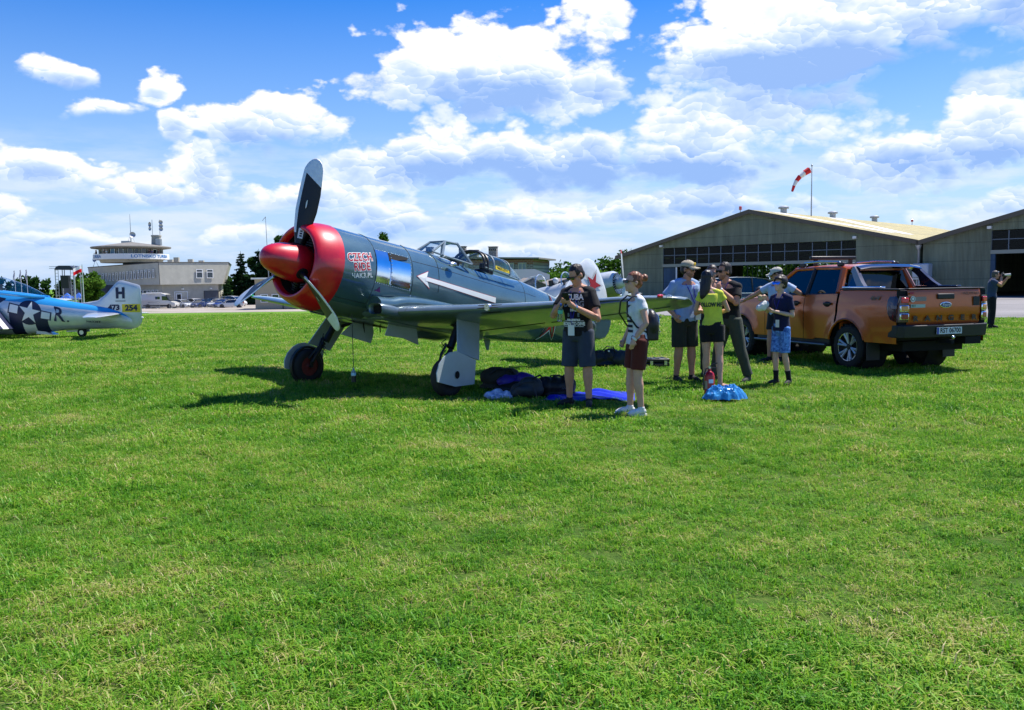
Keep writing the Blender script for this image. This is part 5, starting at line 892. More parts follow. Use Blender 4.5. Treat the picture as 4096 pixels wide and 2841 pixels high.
for i in range(6):
    x = -74.5 + i * 2.35 * .83; y = 150; t = empty('market_tent', (x, y, -2.2)); tag(t, ('first', 'second', 'third', 'fourth', 'fifth', 'sixth')[i] + ' blue peaked market tent from the left, behind the silver aircraft', 'tent', 'row of blue market tents')
    q = MB(); w = 1.0; c = [V(-w, -w, 1.9), V(w, -w, 1.9), V(w, w, 1.9), V(-w, w, 1.9)]; q.add(c + [V(0, 0, 2.95)] + [p - V(0, 0, .25) for p in c], [(0, 1, 4), (1, 2, 4), (2, 3, 4), (3, 0, 4), (5, 6, 1, 0), (6, 7, 2, 1), (7, 8, 3, 2), (8, 5, 0, 3)]); q.build('canopy', m_tent, t, 0)
    for p in c: MB().cyl(V(p.x * .95, p.y * .95, 0), V(p.x * .95, p.y * .95, 1.9), .035, 5).build('leg', m_steel, t)
# ------------------------------------------------------------------ parked vehicles far off
m_cglass = mat('car_glass', (.015, .02, .026), .06, 0, .9, .5); m_lampw = mat('head_lamp', (.7, .72, .74), .1, .3, coat=1); m_lampr = mat('tail_lamp', (.42, .01, .01), .15, coat=1); m_rim = mat('alloy_rim', (.5, .51, .53), .3, .8); m_trim = mat('black_plastic_trim', (.02, .02, .022), .55)
def car_paint(col): return mat('car_paint_%d_%d_%d' % tuple(int(c * 255) for c in col), col, .3, .25 if max(col) < .6 else 0, .5, 1., crough=.04)
def car(name, label, loc, rz, col, kind='hatch', L=4.2, W=1.76, H=1.48, group=None, wheels=True):
    """x forward, origin at the middle of the wheel tracks on the ground"""
    t = empty(name, loc, rz); tag(t, label, 'van' if kind == 'van' else 'car', group); P = car_paint(col)
    if kind == 'hatch': low = [(-.5, .45, .78), (-.46, .28, .92), (-.3, .22, .95), (.1, .20, .93), (.28, .20, .90), (.42, .24, .78), (.49, .3, .62), (.5, .42, .55)]; cab = [(-.475, .90), (-.38, .965), (-.20, 1.0), (-.02, .995), (.10, .95), (.31, .62)]
    elif kind == 'estate': low = [(-.5, .42, .78), (-.47, .26, .90), (-.3, .22, .92), (.1, .20, .90), (.28, .20, .88), (.42, .24, .76), (.49, .3, .62), (.5, .42, .52)]; cab = [(-.48, .88), (-.42, .96), (-.15, 1.0), (.0, .99), (.11, .94), (.30, .62)]
    else: low = [(-.5, .35, 1.3), (-.49, .3, 1.5), (.1, .3, 1.5), (.28, .3, 1.42), (.40, .3, 1.15), (.485, .34, .92), (.5, .42, .8)]; cab = []
    def ring(x, z0, z1, k):
        w = W / 2 * (.93 if abs(x) > .46 else 1.); z1_ = z1 * (H / 1.48 if kind != 'van' else 1); z0_ = z0 * .9
        return [V(x * L, y * w, z) for y, z in ((-.92, z0_), (.92, z0_), (1, lerp(z0_, z1_, .25)), (1, lerp(z0_, z1_, .6)), (.95, z1_), (.6, z1_ + .02), (-.6, z1_ + .02), (-.95, z1_), (-1, lerp(z0_, z1_, .6)), (-1, lerp(z0_, z1_, .25)))]
    q = MB(); q.loft([ring(a, b, c, 0) for a, b, c in low]); body = q.build('body', P, t, 50)
    if cab:
        q = MB(); xs_ = [(-.485, .62, .92)] + [(x, z, 1) for x, z in cab]; zb = .60 * H
        rg = [[V(x * L, s_ * W / 2 * f, z) for s_, f, z in ((-1, .955, zb), (-1, .80 if zz > .8 else .93, zz * H), (1, .80 if zz > .8 else .93, zz * H), (1, .955, zb))] for x, zz, _ in xs_]
        q.loft(rg, True, True); gl = q.build('windows', m_cglass, t, 30); q = MB(); top = [(x, z) for x, z in cab if z > .93]
        q.loft([[V(x * L, -W / 2 * .81, z * H + .004), V(x * L, -W / 2 * .5, z * H + .03), V(x * L, W / 2 * .5, z * H + .03), V(x * L, W / 2 * .81, z * H + .004), V(x * L, W / 2 * .80, z * H - .05), V(x * L, -W / 2 * .80, z * H - .05)] for x, z in top]); q.build('roof', P, t, 40)
        for s_ in (-1, 1):
            for (xa, za), (xb, zb2) in (((.31, .62), (.09, .955)), ((-.02, .6), (-.03, .985)), ((-.27, .6), (-.28, .985)), ((-.485, .62), (-.41, .955))): MB().tube([V(xa * L, s_ * W / 2 * .955, za * H), V(xb * L, s_ * W / 2 * .82, zb2 * H)], .035, 5).build('pillar', P if xa not in (-.02,) else m_trim, t)
            MB().ell(V(.19 * L, s_ * (W / 2 + .08), .66 * H), (.09, .10, .07)).build('mirror', P, t)
    else:
        hi = [(-.5, 1.28, 2.35), (-.49, 1.28, 2.62), (-.1, 1.28, 2.68), (.14, 1.28, 2.64), (.22, 1.28, 2.45)]
        q = MB(); q.loft([[V(x * L, s_ * W / 2 * f, z) for s_, f, z in ((-1, 1, 1.3), (-1, .98, lerp(1.3, b, .6)), (-1, .9, b - .08), (-1, .7, b), (1, .7, b), (1, .9, b - .08), (1, .98, lerp(1.3, b, .6)), (1, 1, 1.3))] for x, _, b in hi]); q.build('upper_body', P, t, 40)
        q = MB(); q.loft([[V(.215 * L, -W / 2 * .93, 1.35), V(.215 * L, -W / 2 * .86, 2.42), V(.215 * L, W / 2 * .86, 2.42), V(.215 * L, W / 2 * .93, 1.35)], [V(.385 * L, -W / 2 * .92, 1.15), V(.36 * L, -W / 2 * .9, 1.3), V(.36 * L, W / 2 * .9, 1.3), V(.385 * L, W / 2 * .92, 1.15)]]); q.build('windscreen', m_cglass, t, 0)
        for s_ in (-1, 1):
            MB().poly([V(x * L, s_ * (W / 2 + .005), z) for x, z in ((.12, 1.42), (.30, 1.42), (.245, 2.1), (.12, 2.15))]).build('cab_window', m_cglass, t, 0); MB().poly([V(x * L, s_ * (W / 2 + .006), z) for x, z in ((-.08, 1.6), (.06, 1.6), (.06, 2.05), (-.08, 2.05))]).build('side_window', m_cglass, t, 0)
            MB().bbox((-.3 * L, s_ * (W / 2 + .004) - .01, 1.05), (.06 * L, s_ * (W / 2 + .004) + .01, 1.10)).build('door_rail', m_trim, t); MB().bbox((-.45 * L, s_ * (W / 2 + .01) - .015, .42), (.28 * L, s_ * (W / 2 + .01) + .015, .62)).build('rub_strip', m_trim, t)
        MB().tube([V(-.33 * L, -W / 2 - .02, 2.66), V(.13 * L, -W / 2 - .02, 2.66)], .09, 8).build('awning', m_frame_w, t)
    for s_ in (-1, 1):
        MB().ell(V(.465 * L, s_ * W * .36, .64 * (H / 1.48 if kind != 'van' else 1.35)), (.13, .20, .09)).build('headlight', m_lampw, t); MB().ell(V(-.485 * L, s_ * W * .42, .84 * (1 if kind != 'van' else 1.2)), (.06, .10, .14)).build('tail_light', m_lampr, t)
    MB().bbox((.485 * L, -W * .3, .36), (.505 * L, W * .3, .56)).build('grille', m_trim, t); MB().bbox((.503 * L, -.26, .42), (.512 * L, .26, .53)).build('number_plate', m_frame_w, t)
    wr = .31 if kind != 'van' else .36
    for x in (-.31 * L, .325 * L):
        for s_ in (-1, 1):
            c = V(x, s_ * (W / 2 - .10), wr); q = MB(); q.lathe([(-.1, wr * .6), (-.1, wr * .95), (-.06, wr), (.09, wr), (.115, wr * .93), (.115, wr * .62)], c, (0, s_, 0), 20, True); w_ = q.build('wheel', m_tyre, t); q = MB(); q.lathe([(.10, wr * .62), (.117, wr * .60), (.09, wr * .2), (.11, .01)], c, (0, s_, 0), 16); q.build('rim', m_rim, w_)
            q = MB(); q.lathe([(.108, wr * 1.0), (.122, wr * 1.18), (.122, wr * 1.0)], c, (0, s_, 0), 20, False); q.build('wheel_arch', m_trim, t)
    return t
car('camper_van', 'cream camper van with roll-up awning parked by the control tower', (-60.6, 154.5, -2.2), R(-6), (.62, .60, .54), 'van', 6.0, 2.05)
CG = 'cars parked beside the control tower'
car('parked_car', 'silver hatchback parked nose out next to the camper van', (-57.6, 156.3, -2.2), R(-32), (.60, .62, .64), 'hatch', 4.2, group=CG)
car('parked_car', 'white hatchback behind the silver hatchback, by the garage door', (-56.6, 160.2, -2.2), R(-40), (.74, .75, .75), 'estate', 4.3, 1.78, 1.55, group=CG)
car('parked_car', 'navy blue hatchback in front of the garage door', (-54.3, 156.8, -2.2), R(-118), (.02, .05, .18), 'hatch', 4.1, group=CG)
car('parked_car', 'blue grey estate car behind the navy hatchback', (-54.4, 162, -2.2), R(-160), (.12, .20, .32), 'estate', 4.6, 1.8, 1.6, group=CG)
car('parked_car', 'white estate car left of the bright blue hatchback', (-52.0, 158.3, -2.2), R(-110), (.70, .72, .72), 'estate', 4.4, group=CG)
car('parked_car', 'bright blue hatchback left of the propeller tip', (-50.2, 155.8, -2.2), R(-105), (.015, .05, .26), 'hatch', 4.2, group=CG)
car('parked_car', 'silver saloon seen side on just left of the propeller tip', (-47.9, 152.6, -2.2), R(-170), (.58, .60, .62), 'hatch', 4.3, 1.75, 1.4, group=CG)
car('parked_car', 'white van-like car with raised tailgate behind the propeller tip', (-50.8, 163.5, -2.2), R(-20), (.72, .72, .70), 'estate', 4.6, 1.85, 1.9, group=CG)
car('parked_car', 'dark car behind the propeller blade near the beige building', (-39.2, 150, -2.1), R(175), (.05, .055, .06), 'estate', 4.5, 1.8, 1.5, group=CG)
car('parked_car', 'white car half hidden below the blue market tents', (-66.0, 146, -2.2), R(5), (.66, .66, .65), 'hatch', 4.2, group=CG)
car('parked_car', 'dark grey car in the shade below the blue market tents', (-70.4, 147, -2.2), R(8), (.04, .05, .055), 'hatch', 4.3, group=CG)
# crowd barriers
for i, (x0, y0, x1, y1) in enumerate(((-64.3, 147.5, -61.6, 148.5), (-61.4, 148.6, -58.8, 149.6), (-57.6, 150.5, -55.0, 151.4), (-54.8, 151.5, -52.2, 152.4), (-52.0, 152.5, -49.6, 153.3))):
    d = V(x1 - x0, y1 - y0, 0); b = empty('crowd_barrier', (x0, y0, gz(x0, y0)), math.atan2(d.y, d.x)); tag(b, ('first', 'second', 'third', 'fourth', 'fifth')[i] + ' steel crowd barrier from the left along the gravel road', 'barrier', 'steel crowd barriers along the gravel road'); L_ = d.length - .1
    q = MB(); q.tube([V(0, 0, .2), V(0, 0, 1.05), V(.06, 0, 1.1), V(L_ - .06, 0, 1.1), V(L_, 0, 1.05), V(L_, 0, .2)], .028, 6); q.tube([V(0, 0, .22), V(L_, 0, .22)], .022, 5); q.build('frame', m_steel, b)
    for k in range(1, 16): MB().tube([V(L_ * k / 16, 0, .22), V(L_ * k / 16, 0, 1.08)], .011, 4).build('bar', m_steel, b)
    for x in (.3, L_ - .3): MB().tube([V(x, -.35, 0), V(x, 0, .22), V(x, .35, 0)], .022, 5).build('foot', m_steel, b)
# ------------------------------------------------------------------ silver and blue fighter at the left edge
m_silver = mat('silver_lacquer', (.62, .65, .67), .30, .35, var=.12, vs_=2.5, coat=.5, bump=.03, bs=8.); m_skyb = mat('bright_blue_paint', (.03, .28, .62), .3, coat=1.); m_navy = mat('navy_marking', (.012, .018, .06), .5); m_yel = mat('yellow_marking', (.80, .60, .02), .5)
MU0 = V(-11.8, 28.5, 0)
mu = empty('silver_fighter', MU0, math.pi); tag(mu, 'silver fighter aircraft with blue spine and striped flank at the left edge', 'aircraft')
MT = [(.30, .66, .30, .045), (.6, .80, .275, .10), (1.0, .93, .265, .17), (1.5, 1.02, .26, .235), (2.0, 1.10, .255, .29), (2.5, 1.20, .225, .345), (3.0, 1.30, .18, .39), (3.6, 1.42, .125, .43), (4.2, 1.50, .10, .45), (5.0, 1.60, .16, .46), (6.0, 1.74, .55, .46), (7.0, 1.92, .86, .44), (8.2, 2.12, 1.1, .40), (9.0, 2.2, 1.3, .34), (9.3, 2.12, 1.45, .25)]
def mfus(u, phi, off=0.):
    zt, zb, hw = interp(MT, u); c, s = math.cos(phi), math.sin(phi); return V(u, math.copysign(abs(s) ** .92, s) * (hw + off), (zt + zb) / 2 + c * ((zt - zb) / 2 + off))
q = MB(); us2 = [.30, .6, 1.0, 1.5, 2.0, 2.4, 2.83, 3.03, 3.23, 3.42, 3.61, 3.8, 4.0, 4.5, 5.0, 5.5, 6.0, 7.0, 8.2, 9.0, 9.3]; NN = 36
for i in range(len(us2) - 1):
    for j in range(NN):
        a0, a1 = 2 * math.pi * (j + .5) / NN, 2 * math.pi * (j + 1.5) / NN; am = (a0 + a1) / 2; a = min(am, 2 * math.pi - am); um = (us2[i] + us2[i + 1]) / 2
        q.cm = 1 if a < (.95 if um < 4.3 else .8) else (2 if a > 1.45 and (2.83 < um < 3.23 or 3.61 < um < 4.0) else (3 if a > 1.45 and 3.23 < um < 3.61 else 0))
        q.add([mfus(us2[i], a0), mfus(us2[i], a1), mfus(us2[i + 1], a1), mfus(us2[i + 1], a0)], [(0, 1, 2, 3)])
q.cm = 1; q.poly([mfus(9.3, 2 * math.pi * j / NN) for j in range(NN)])
me = q.mesh('fuselage', [m_silver, m_skyb, m_navy, m_white]); bm = bmesh.new(); bm.from_mesh(me); bmesh.ops.remove_doubles(bm, verts=bm.verts, dist=1e-5); bmesh.ops.recalc_face_normals(bm, faces=bm.faces); bm.to_mesh(me); bm.free(); me.polygons.foreach_set('use_smooth', [True] * len(me.polygons)); mfo = link_mesh('fuselage', me, mu)
MB().lathe([(0, .27), (.25, .24), (.5, .14), (.62, .02)], V(9.3, 0, 1.79), V(1, 0, .2), 20).build('spinner', m_skyb, mu)
for k in range(4): a = R(45 + 90 * k); e = V(-.17 * math.cos(a), math.sin(a), math.cos(a)); c0 = V(9.45, 0, 1.82); MB().tube([c0 + e * .2, c0 + e * .8, c0 + e * 1.5, c0 + e * 1.68], [.06, .13, .12, .05], 8, flat=.18).build('propeller_blade', m_blk, mu)
# canopy
cring = lambda u, hw, zt, zs: [V(u, hw * math.sin(a), zs + (zt - zs) * max(0., math.cos(a)) ** .7) for a in [R(-90 + 180 * i / 14) for i in range(15)]]
q = MB(); q.loft([cring(3.02, .08, 1.36, 1.25), cring(3.3, .22, 1.52, 1.30), cring(3.7, .30, 1.72, 1.36), cring(4.3, .34, 1.93, 1.44), cring(4.9, .34, 2.03, 1.52), cring(5.4, .33, 2.0, 1.6)], closed=False); q.build('bubble_canopy', m_glass, mu, 180)
q = MB(); q.loft([cring(5.4, .33, 2.0, 1.6), cring(5.9, .28, 1.78, 1.66)], closed=False); q.build('windscreen', m_glass, mu, 180); q = MB(); q.tube(cring(5.4, .335, 2.01, 1.58), .03, 6); q.build('canopy_frame', m_alu, mu)
q = MB(); q.tube([V(3.0, .13, 1.29), V(3.3, .26, 1.31), V(3.7, .335, 1.365), V(4.3, .37, 1.44), V(5.4, .37, 1.6)], .05, 8); q.tube([V(3.0, -.13, 1.29), V(3.3, -.26, 1.31), V(3.7, -.335, 1.365), V(4.3, -.37, 1.44), V(5.4, -.37, 1.6)], .05, 8); q.build('canopy_rail', m_skyb, mu); MB().bbox((4.5, -.18, 1.3), (4.62, .18, 1.72)).build('seat', m_blk, mu)
# fin and rudder
fp = [(2.15, 1.09), (1.75, 1.11), (1.38, 1.17), (1.12, 1.36), (.90, 1.60), (.76, 1.74), (.70, 1.785), (.58, 1.80), (.10, 1.66), (.02, 1.62), (.0, 1.52), (.0, .50), (.05, .38), (.18, .28), (.42, .23), (.7, .25), (1.2, .5)]
q = MB()
for sg in (1, -1): q.loft([[V(lerp(.7, u, s_), sg * y, lerp(.95, z, s_)) for u, z in fp][::-sg] for s_, y in ((1., 0.), (.98, .018), (.85, .04), (.4, .055))], False, True)
mf2 = q.build('tail_fin', m_silver, mu, 60); q = MB(); q.tube([V(.52, -.05, .30), V(.52, -.052, .9), V(.45, -.045, 1.4), V(.42, -.03, 1.76)], .006, 4); q.tube([V(.10, -.03, .95), V(.22, -.036, .95), V(.22, -.036, 1.38), V(.02, -.03, 1.38)], .005, 4); q.build('rudder_gap', m_line, mf2)
for sg in (1, -1):
    q = MB(); q.loft([[V(lerp(te, le, .5 + .5 * math.cos(a)), sg * y, z + th * .5 * math.sin(a)) for a in [2 * math.pi * j / 16 for j in range(16)]] for y, le, te, z, th in ((.1, 1.72, .62, .74, .11), (.8, 1.45, .55, .72, .09), (1.7, 1.1, .50, .70, .06), (1.98, .92, .56, .69, .03))]); q.build('tailplane', m_silver, mu, 60)
    q = MB(); q.loft([[V(lerp(te, le, .5 + .5 * math.cos(a)), sg * y, z + th * .5 * math.sin(a)) for a in [2 * math.pi * j / 16 for j in range(16)]] for y, le, te, z, th in ((.3, 7.0, 4.35, .98, .36), (2.0, 6.8, 4.5, 1.04, .28), (4.0, 6.45, 4.65, 1.10, .18), (5.4, 6.1, 4.85, 1.14, .1), (5.65, 5.8, 5.1, 1.15, .04))]); mw = q.build('wing', m_silver, mu, 60)
    def fl(s, t, o=0.): return V(lerp(4.42, 3.85, t), sg * lerp(.5, 3.3, s), lerp(1.0, .30, t) + .035 * (lerp(.5, 3.3, s)) - .02) + V(-.7, 0, .55) * o
    for k in range(9): q = MB(); s0, s1 = k / 9, (k + 1) / 9; q.add([fl(s0, 0), fl(s1, 0), fl(s1, 1), fl(s0, 1), fl(s0, 0, .08), fl(s1, 0, .08), fl(s1, 1, .05), fl(s0, 1, .05)], [(0, 1, 2, 3), (7, 6, 5, 4), (3, 2, 6, 7), (0, 4, 5, 1)]); q.build('flap_panel', m_navy if k % 2 == 0 else m_white, mw, 0)
    lgx = V(6.6, sg * 1.8, .34); q = MB(); q.tube([lgx + V(0, -sg * .12, 0), V(6.75, sg * 1.68, 1.1)], .05, 8); q.build('gear_leg', m_alu, mu); MB().lathe([(-.1, .2), (-.11, .3), (0, .34), (.11, .3), (.1, .2)], lgx, (0, 1, 0), 24).build('main_wheel', m_tyre, mu)
q = MB(); q.lathe([(-.05, .06), (-.055, .12), (0, .155), (.055, .12), (.05, .06)], V(1.94, 0, .155), (0, 1, 0), 24); twh = q.build('tail_wheel', m_tyre, mu); MB().lathe([(-.056, .07), (.056, .07)], V(1.94, 0, .155), (0, 1, 0), 14).build('hub', m_alu, twh); q = MB(); q.tube([V(1.94, -.075, .155), V(1.98, -.06, .28), V(2.05, 0, .36)], .02, 6); q.build('tail_wheel_fork', m_dark, mu); MB().bbox((1.75, -.13, .17), (2.5, -.11, .27)).build('wheel_door', m_silver, mu); MB().prism([(3.3, .14), (2.78, .10), (3.0, .20), (3.3, .24)], lambda u, v, t: V(u, t, v), -.2, .2).build('outlet_flap', m_silver, mu)
q = MB(); q.ell(V(.0, 0, .60), (.05, .03, .035)); q.build('tail_lamp', m_white, mu)
# markings on the left side (local -y is away; +y faces the camera after the half turn)
SD = 1
def ms(u, v, o=.004): return mfus(u, SD * (math.pi / 2 - v / .55), o)
def mdec(poly, o, m_, nm, par, sub=6):
    q = MB(); n = len(poly); cx = sum(p[0] for p in poly) / n; cy = sum(p[1] for p in poly) / n; ed_ = [(lerp(poly[i][0], poly[(i + 1) % n][0], t / sub), lerp(poly[i][1], poly[(i + 1) % n][1], t / sub)) for i in range(n) for t in range(sub)]
    q.loft([[ms(lerp(cx, a, f_), lerp(cy, b, f_), o) for a, b in ed_] for f_ in (.02, .25, .5, .75, 1.)], True, False); return q.build(nm, m_, par, 180)
sc_ = (3.37, .06); tl = R(-9)
def rot2(p): return (sc_[0] - (p[0] * math.cos(tl) - p[1] * math.sin(tl)), sc_[1] + p[0] * math.sin(tl) + p[1] * math.cos(tl))
rd = mdec([rot2(p) for p in ((-.66, -.14), (.66, -.14), (.66, .14), (-.66, .14))], .004, m_navy, 'roundel_bar_edge', mfo); 
for x in (-.49, .49): mdec([rot2((x + a, b)) for a, b in ((-.13, -.105), (.13, -.105), (.13, .105), (-.13, .105))], .008, m_white, 'white_bar', rd)
mdec([rot2((.37 * math.cos(a * math.pi / 12), .37 * math.sin(a * math.pi / 12))) for a in range(24)], .0065, m_navy, 'blue_disc', rd, 1); mdec([rot2(p) for p in star2d(.345)], .011, m_white, 'white_star', rd, 3)
def mtext(s, u0, v0, size, m_, bold=.01, sx=1., nm='lettering', slope=0.):
    vs_, fs_ = text2d(s, size=size, bold=bold, sx=sx); q = MB(); q.add([ms(u0 - x, v0 + y - slope * x, .016) for x, y in vs_], fs_); return q.build(nm, m_, mfo, 180)
mtext('R', 2.50, .02, .72, m_navy, .012, .8, slope=.1); mtext('Q7', 4.60, .20, .62, m_navy, .025, 1.1, slope=.1); mtext('N6328T', 1.45, -.20, .13, m_navy, .002, slope=.02); mtext('.', 2.22, -.1, .4, m_navy, .01)
def ftx(s, u0, z0, size, m_, bold=.008, sx=1., par=mf2, nm='lettering'):
    vs_, fs_ = text2d(s, size=size, bold=bold, sx=sx); q = MB(); q.add([V(u0 - x, SD * .066, z0 + y) for x, y in vs_], fs_); return q.build(nm, m_, par, 0)
ftx('H', .64, 1.38, .46, m_navy, .022, .9); MB().bbox((.48, .062, 1.13), (.80, .066, 1.15)).build('underline', m_navy, mf2, 0); ftx('473', .86, .93, .235, m_navy, .012, 1.05); yb = MB(); yb.quad(V(.60, .0625, .78), V(.02, .0625, .78), V(.02, .0625, 1.04), V(.60, .0625, 1.04)); ybo = yb.build('yellow_panel', m_yel, mf2, 0); ftx('254', .31, .91, .235, m_navy, .012, 1.1)
# ------------------------------------------------------------------ white trainer parked behind the fighter's wing
yn = V(.80, -.60, 0); tr_ = empty('trainer_aircraft', (4.33, 32.8, gz(4.33, 32.8)), math.atan2(yn.y, yn.x)); tr_.rotation_euler = (0, -R(8), math.atan2(yn.y, yn.x)); tag(tr_, 'white two-seat trainer aircraft with open canopy parked behind the grey fighter wing', 'aircraft'); zg = gz(4.33, 32.8)
m_tw = paint('white_trainer_paint', (.52, .55, .57), .7); m_tg = paint('painted_green_reflection', (.16, .20, .08), .7)  # green of the trainer's underside is a reflection put into the base colour
YT = [(0, .40, .40), (.15, .50, .48), (.7, .53, .52), (1.1, .50, .50), (2.2, .48, .45), (3.4, .46, .43), (4.6, .36, .34), (6.0, .22, .18), (7.0, .12, .06)]
q = MB()
for i in range(len(YT) - 1):
    for j in range(28):
        P = []
        for (x, hz_, hw) in (YT[i], YT[i + 1]): P.append([V(-x - .25, hw * math.sin(2 * math.pi * (j + k) / 28), 1.52 - zg - x * .03 + hz_ * math.cos(2 * math.pi * (j + k) / 28)) for k in (0, 1)])
        a = 2 * math.pi * (j + .5) / 28; q.cm = 1 if 1.7 < a < 4.58 else 0; q.add([P[0][0], P[0][1], P[1][1], P[1][0]], [(0, 1, 2, 3)])
me = q.mesh('fuselage', [m_tw, m_tg]); bm = bmesh.new(); bm.from_mesh(me); bmesh.ops.remove_doubles(bm, verts=bm.verts, dist=1e-5); bmesh.ops.recalc_face_normals(bm, faces=bm.faces); bm.to_mesh(me); bm.free(); me.polygons.foreach_set('use_smooth', [True] * len(me.polygons)); me.set_sharp_from_angle(angle=R(50)); link_mesh('fuselage', me, tr_)
hz0 = 1.52 - zg; MB().lathe([(-.3, .395), (-.27, .05)], V(0, 0, hz0), (1, 0, 0), 24, True).build('cooling_shutters', m_dark, tr_)
for k in range(24): a = 2 * math.pi * k / 24; MB().box(V(-.255, .26 * math.sin(a), hz0 + .26 * math.cos(a)), (.02, .03, .24), Matrix.Rotation(-a, 3, 'X')).build('shutter_blade', m_alu, tr_)
MB().lathe([(-.26, .2), (-.1, .19), (.1, .13), (.2, .02)], V(0, 0, hz0), (1, 0, 0), 20).build('spinner', m_tw, tr_)
for a in (4, 184):
    a = R(a); e = V(0, math.sin(a), math.cos(a)); q = MB(); rows = []
    for r_, w_ in ((.15, .07), (.35, .15), (.7, .18), (1.0, .165), (1.2, .13)): d_ = V(.35, -math.cos(a) * .93, math.sin(a) * .93); rows.append([V(0, 0, hz0) + e * r_ + d_ * w_ * u + V(.93, 0, 0) * .012 * v for u, v in ((-1, 0), (0, 1), (1, 0), (0, -1))])
    q.loft(rows); q.cm = 0; bo2 = q.build('propeller_blade', m_tw, tr_, 0); q = MB(); q.loft([[p + (p - rows[-2][j]) * k - V(0, 0, 0) for j, p in enumerate([V(0, 0, hz0) + e * 1.08 + (rows[-1][jj] - V(0, 0, hz0) - e * 1.2) * 1.25 for jj in range(4)])] for k in (0,)] + [[V(0, 0, hz0) + e * 1.215 + (rows[-1][jj] - V(0, 0, hz0) - e * 1.2) * 1.15 for jj in range(4)]]); q.build('red_tip', m_redm, bo2, 0)
cr2 = lambda x, hw, zt, zs: [V(x, hw * math.sin(a), zs + (zt - zs) * max(0., math.cos(a)) ** .7) for a in [R(-90 + 180 * i / 12) for i in range(13)]]
zs2 = hz0 + .36; m_clear = glass('perspex', (.93, .96, .97), .05)
q = MB(); q.loft([cr2(-2.1, .12, zs2 + .05, zs2 + .0), cr2(-2.5, .36, zs2 + .42, zs2 - .05)], closed=False); wso = q.build('windscreen', m_clear, tr_, 180); q = MB(); q.tube(cr2(-2.5, .37, zs2 + .43, zs2 - .06), .022, 6); q.build('frame', m_alu, wso)
q = MB(); q.loft([cr2(-3.7, .38, zs2 + .50, zs2 - .08), cr2(-4.1, .38, zs2 + .50, zs2 - .08), cr2(-4.7, .3, zs2 + .3, zs2 - .1), cr2(-5.2, .12, zs2 + .02, zs2 - .12)], closed=False); cno = q.build('open_canopy', m_clear, tr_, 180); q = MB(); q.tube(cr2(-3.7, .39, zs2 + .51, zs2 - .08), .025, 6); q.tube([V(-3.7, .39, zs2 - .06), V(-5.2, .13, zs2 - .1)], .02, 5); q.tube([V(-3.7, -.39, zs2 - .06), V(-5.2, -.13, zs2 - .1)], .02, 5); q.build('frame', m_alu, cno)
MB().bbox((-3.2, -.2, hz0 - .1), (-3.05, .2, zs2 + .2)).build('seat', m_blk, tr_); MB().ell(V(-3.0, 0, zs2 + .16), (.13, .12, .13)).build('headrest', m_tw, tr_); MB().bbox((-2.45, -.33, hz0 + .2), (-2.38, .33, zs2 + .1)).build('instrument_panel', m_blk, tr_)
for sg in (1, -1):
    q = MB(); q.loft([[V(lerp(-1.5, -3.4, .5 - .5 * math.cos(a)) + sw, sg * y, hz0 - .38 + .035 * y + th * .5 * math.sin(a)) for a in [2 * math.pi * j / 14 for j in range(14)]] for y, sw, th in ((.2, 0, .26), (2.5, -.1, .2), (4.4, -.2, .12), (4.65, -.3, .05))]); q.build('wing', m_tg if False else m_tw, tr_, 60)
    q = MB(); q.tube([V(-1.9, sg * 1.2, hz0 - .4), V(-1.6, sg * 1.2, .5)], .05, 8); q.build('gear_leg', m_dark, tr_); MB().lathe([(-.07, .1), (-.08, .2), (0, .25), (.08, .2), (.07, .1)], V(-1.6, sg * 1.2, .47), (0, 1, 0), 20).build('wheel', m_tyre, tr_)
    q = MB(); q.loft([[V(lerp(-6.3, -7.1, .5 - .5 * math.cos(a)), sg * y, hz0 + .05 + th * math.sin(a)) for a in [2 * math.pi * j / 10 for j in range(10)]] for y, th in ((.1, .05), (1.5, .02))]); q.build('tailplane', m_tw, tr_)
MB().prism([(-6.1, hz0 + .1), (-6.6, hz0 + 1.0), (-6.9, hz0 + 1.1), (-7.3, hz0 + .9), (-7.3, hz0 - .1)], lambda u, v, t: V(u, t, v), -.04, .04).build('tail_fin', m_tw, tr_, bevel=.02)
pt = MB(); pt.tube([V(-2.3, .9, hz0 - .1), V(-3.6, 1.5, hz0 + .2)], .04, 6); pt.build('boarding_rail', m_alu, tr_)
# ------------------------------------------------------------------ orange pickup
m_or = mat('burnt_orange_metallic', (.52, .105, .012), .30, .25, .5, .6, crough=.05, var=.08, vs_=60.)
tf = V(4.921 - 5.937, 18.512 - 15.468, 0).normalized(); trg = V(tf.y, -tf.x, 0)
pk = empty('pickup_truck', V(5.937, 15.468, 0) + trg * .78 + V(0, 0, gz(6.7, 15.7) + .0), math.atan2(tf.y, tf.x)); tag(pk, 'metallic orange double cab pickup truck with black sports bar and roof light bar', 'pickup')
WB = 3.22; WR = .385; HWd = .925; ARC = .475
def arch(x):
    z = .50 if x < .9 else .47
    for c in (0., WB):
        d = abs(x - c)
        if d < ARC: z = max(z, .40 + math.sqrt(ARC ** 2 - d ** 2))
    return z
def belt(x): return interp([(-1.21, 1.375), (.26, 1.355), (.30, 1.30), (1.2, 1.27), (2.5, 1.22), (2.75, 1.205), (3.4, 1.15), (3.85, 1.06), (4.05, .98)], x)[0]
def halfw(x, z):
    w = HWd * interp([(-1.23, .965), (-1.1, .99), (-.6, 1.), (3.2, 1.), (3.6, .97), (3.85, .88), (4.02, .72), (4.08, .5)], x)[0]
    k = (z - .85) / .5; w -= .035 * k * k if k > 0 else .02 * k * k
    if z > 1.1: w -= .03 * (z - 1.1) / .25
    for c in (0., WB):
        d = math.hypot(x - c, z - .40)
        if d < ARC + .16: w += .035 * (1 - max(0, d - ARC) / .16)
    return w
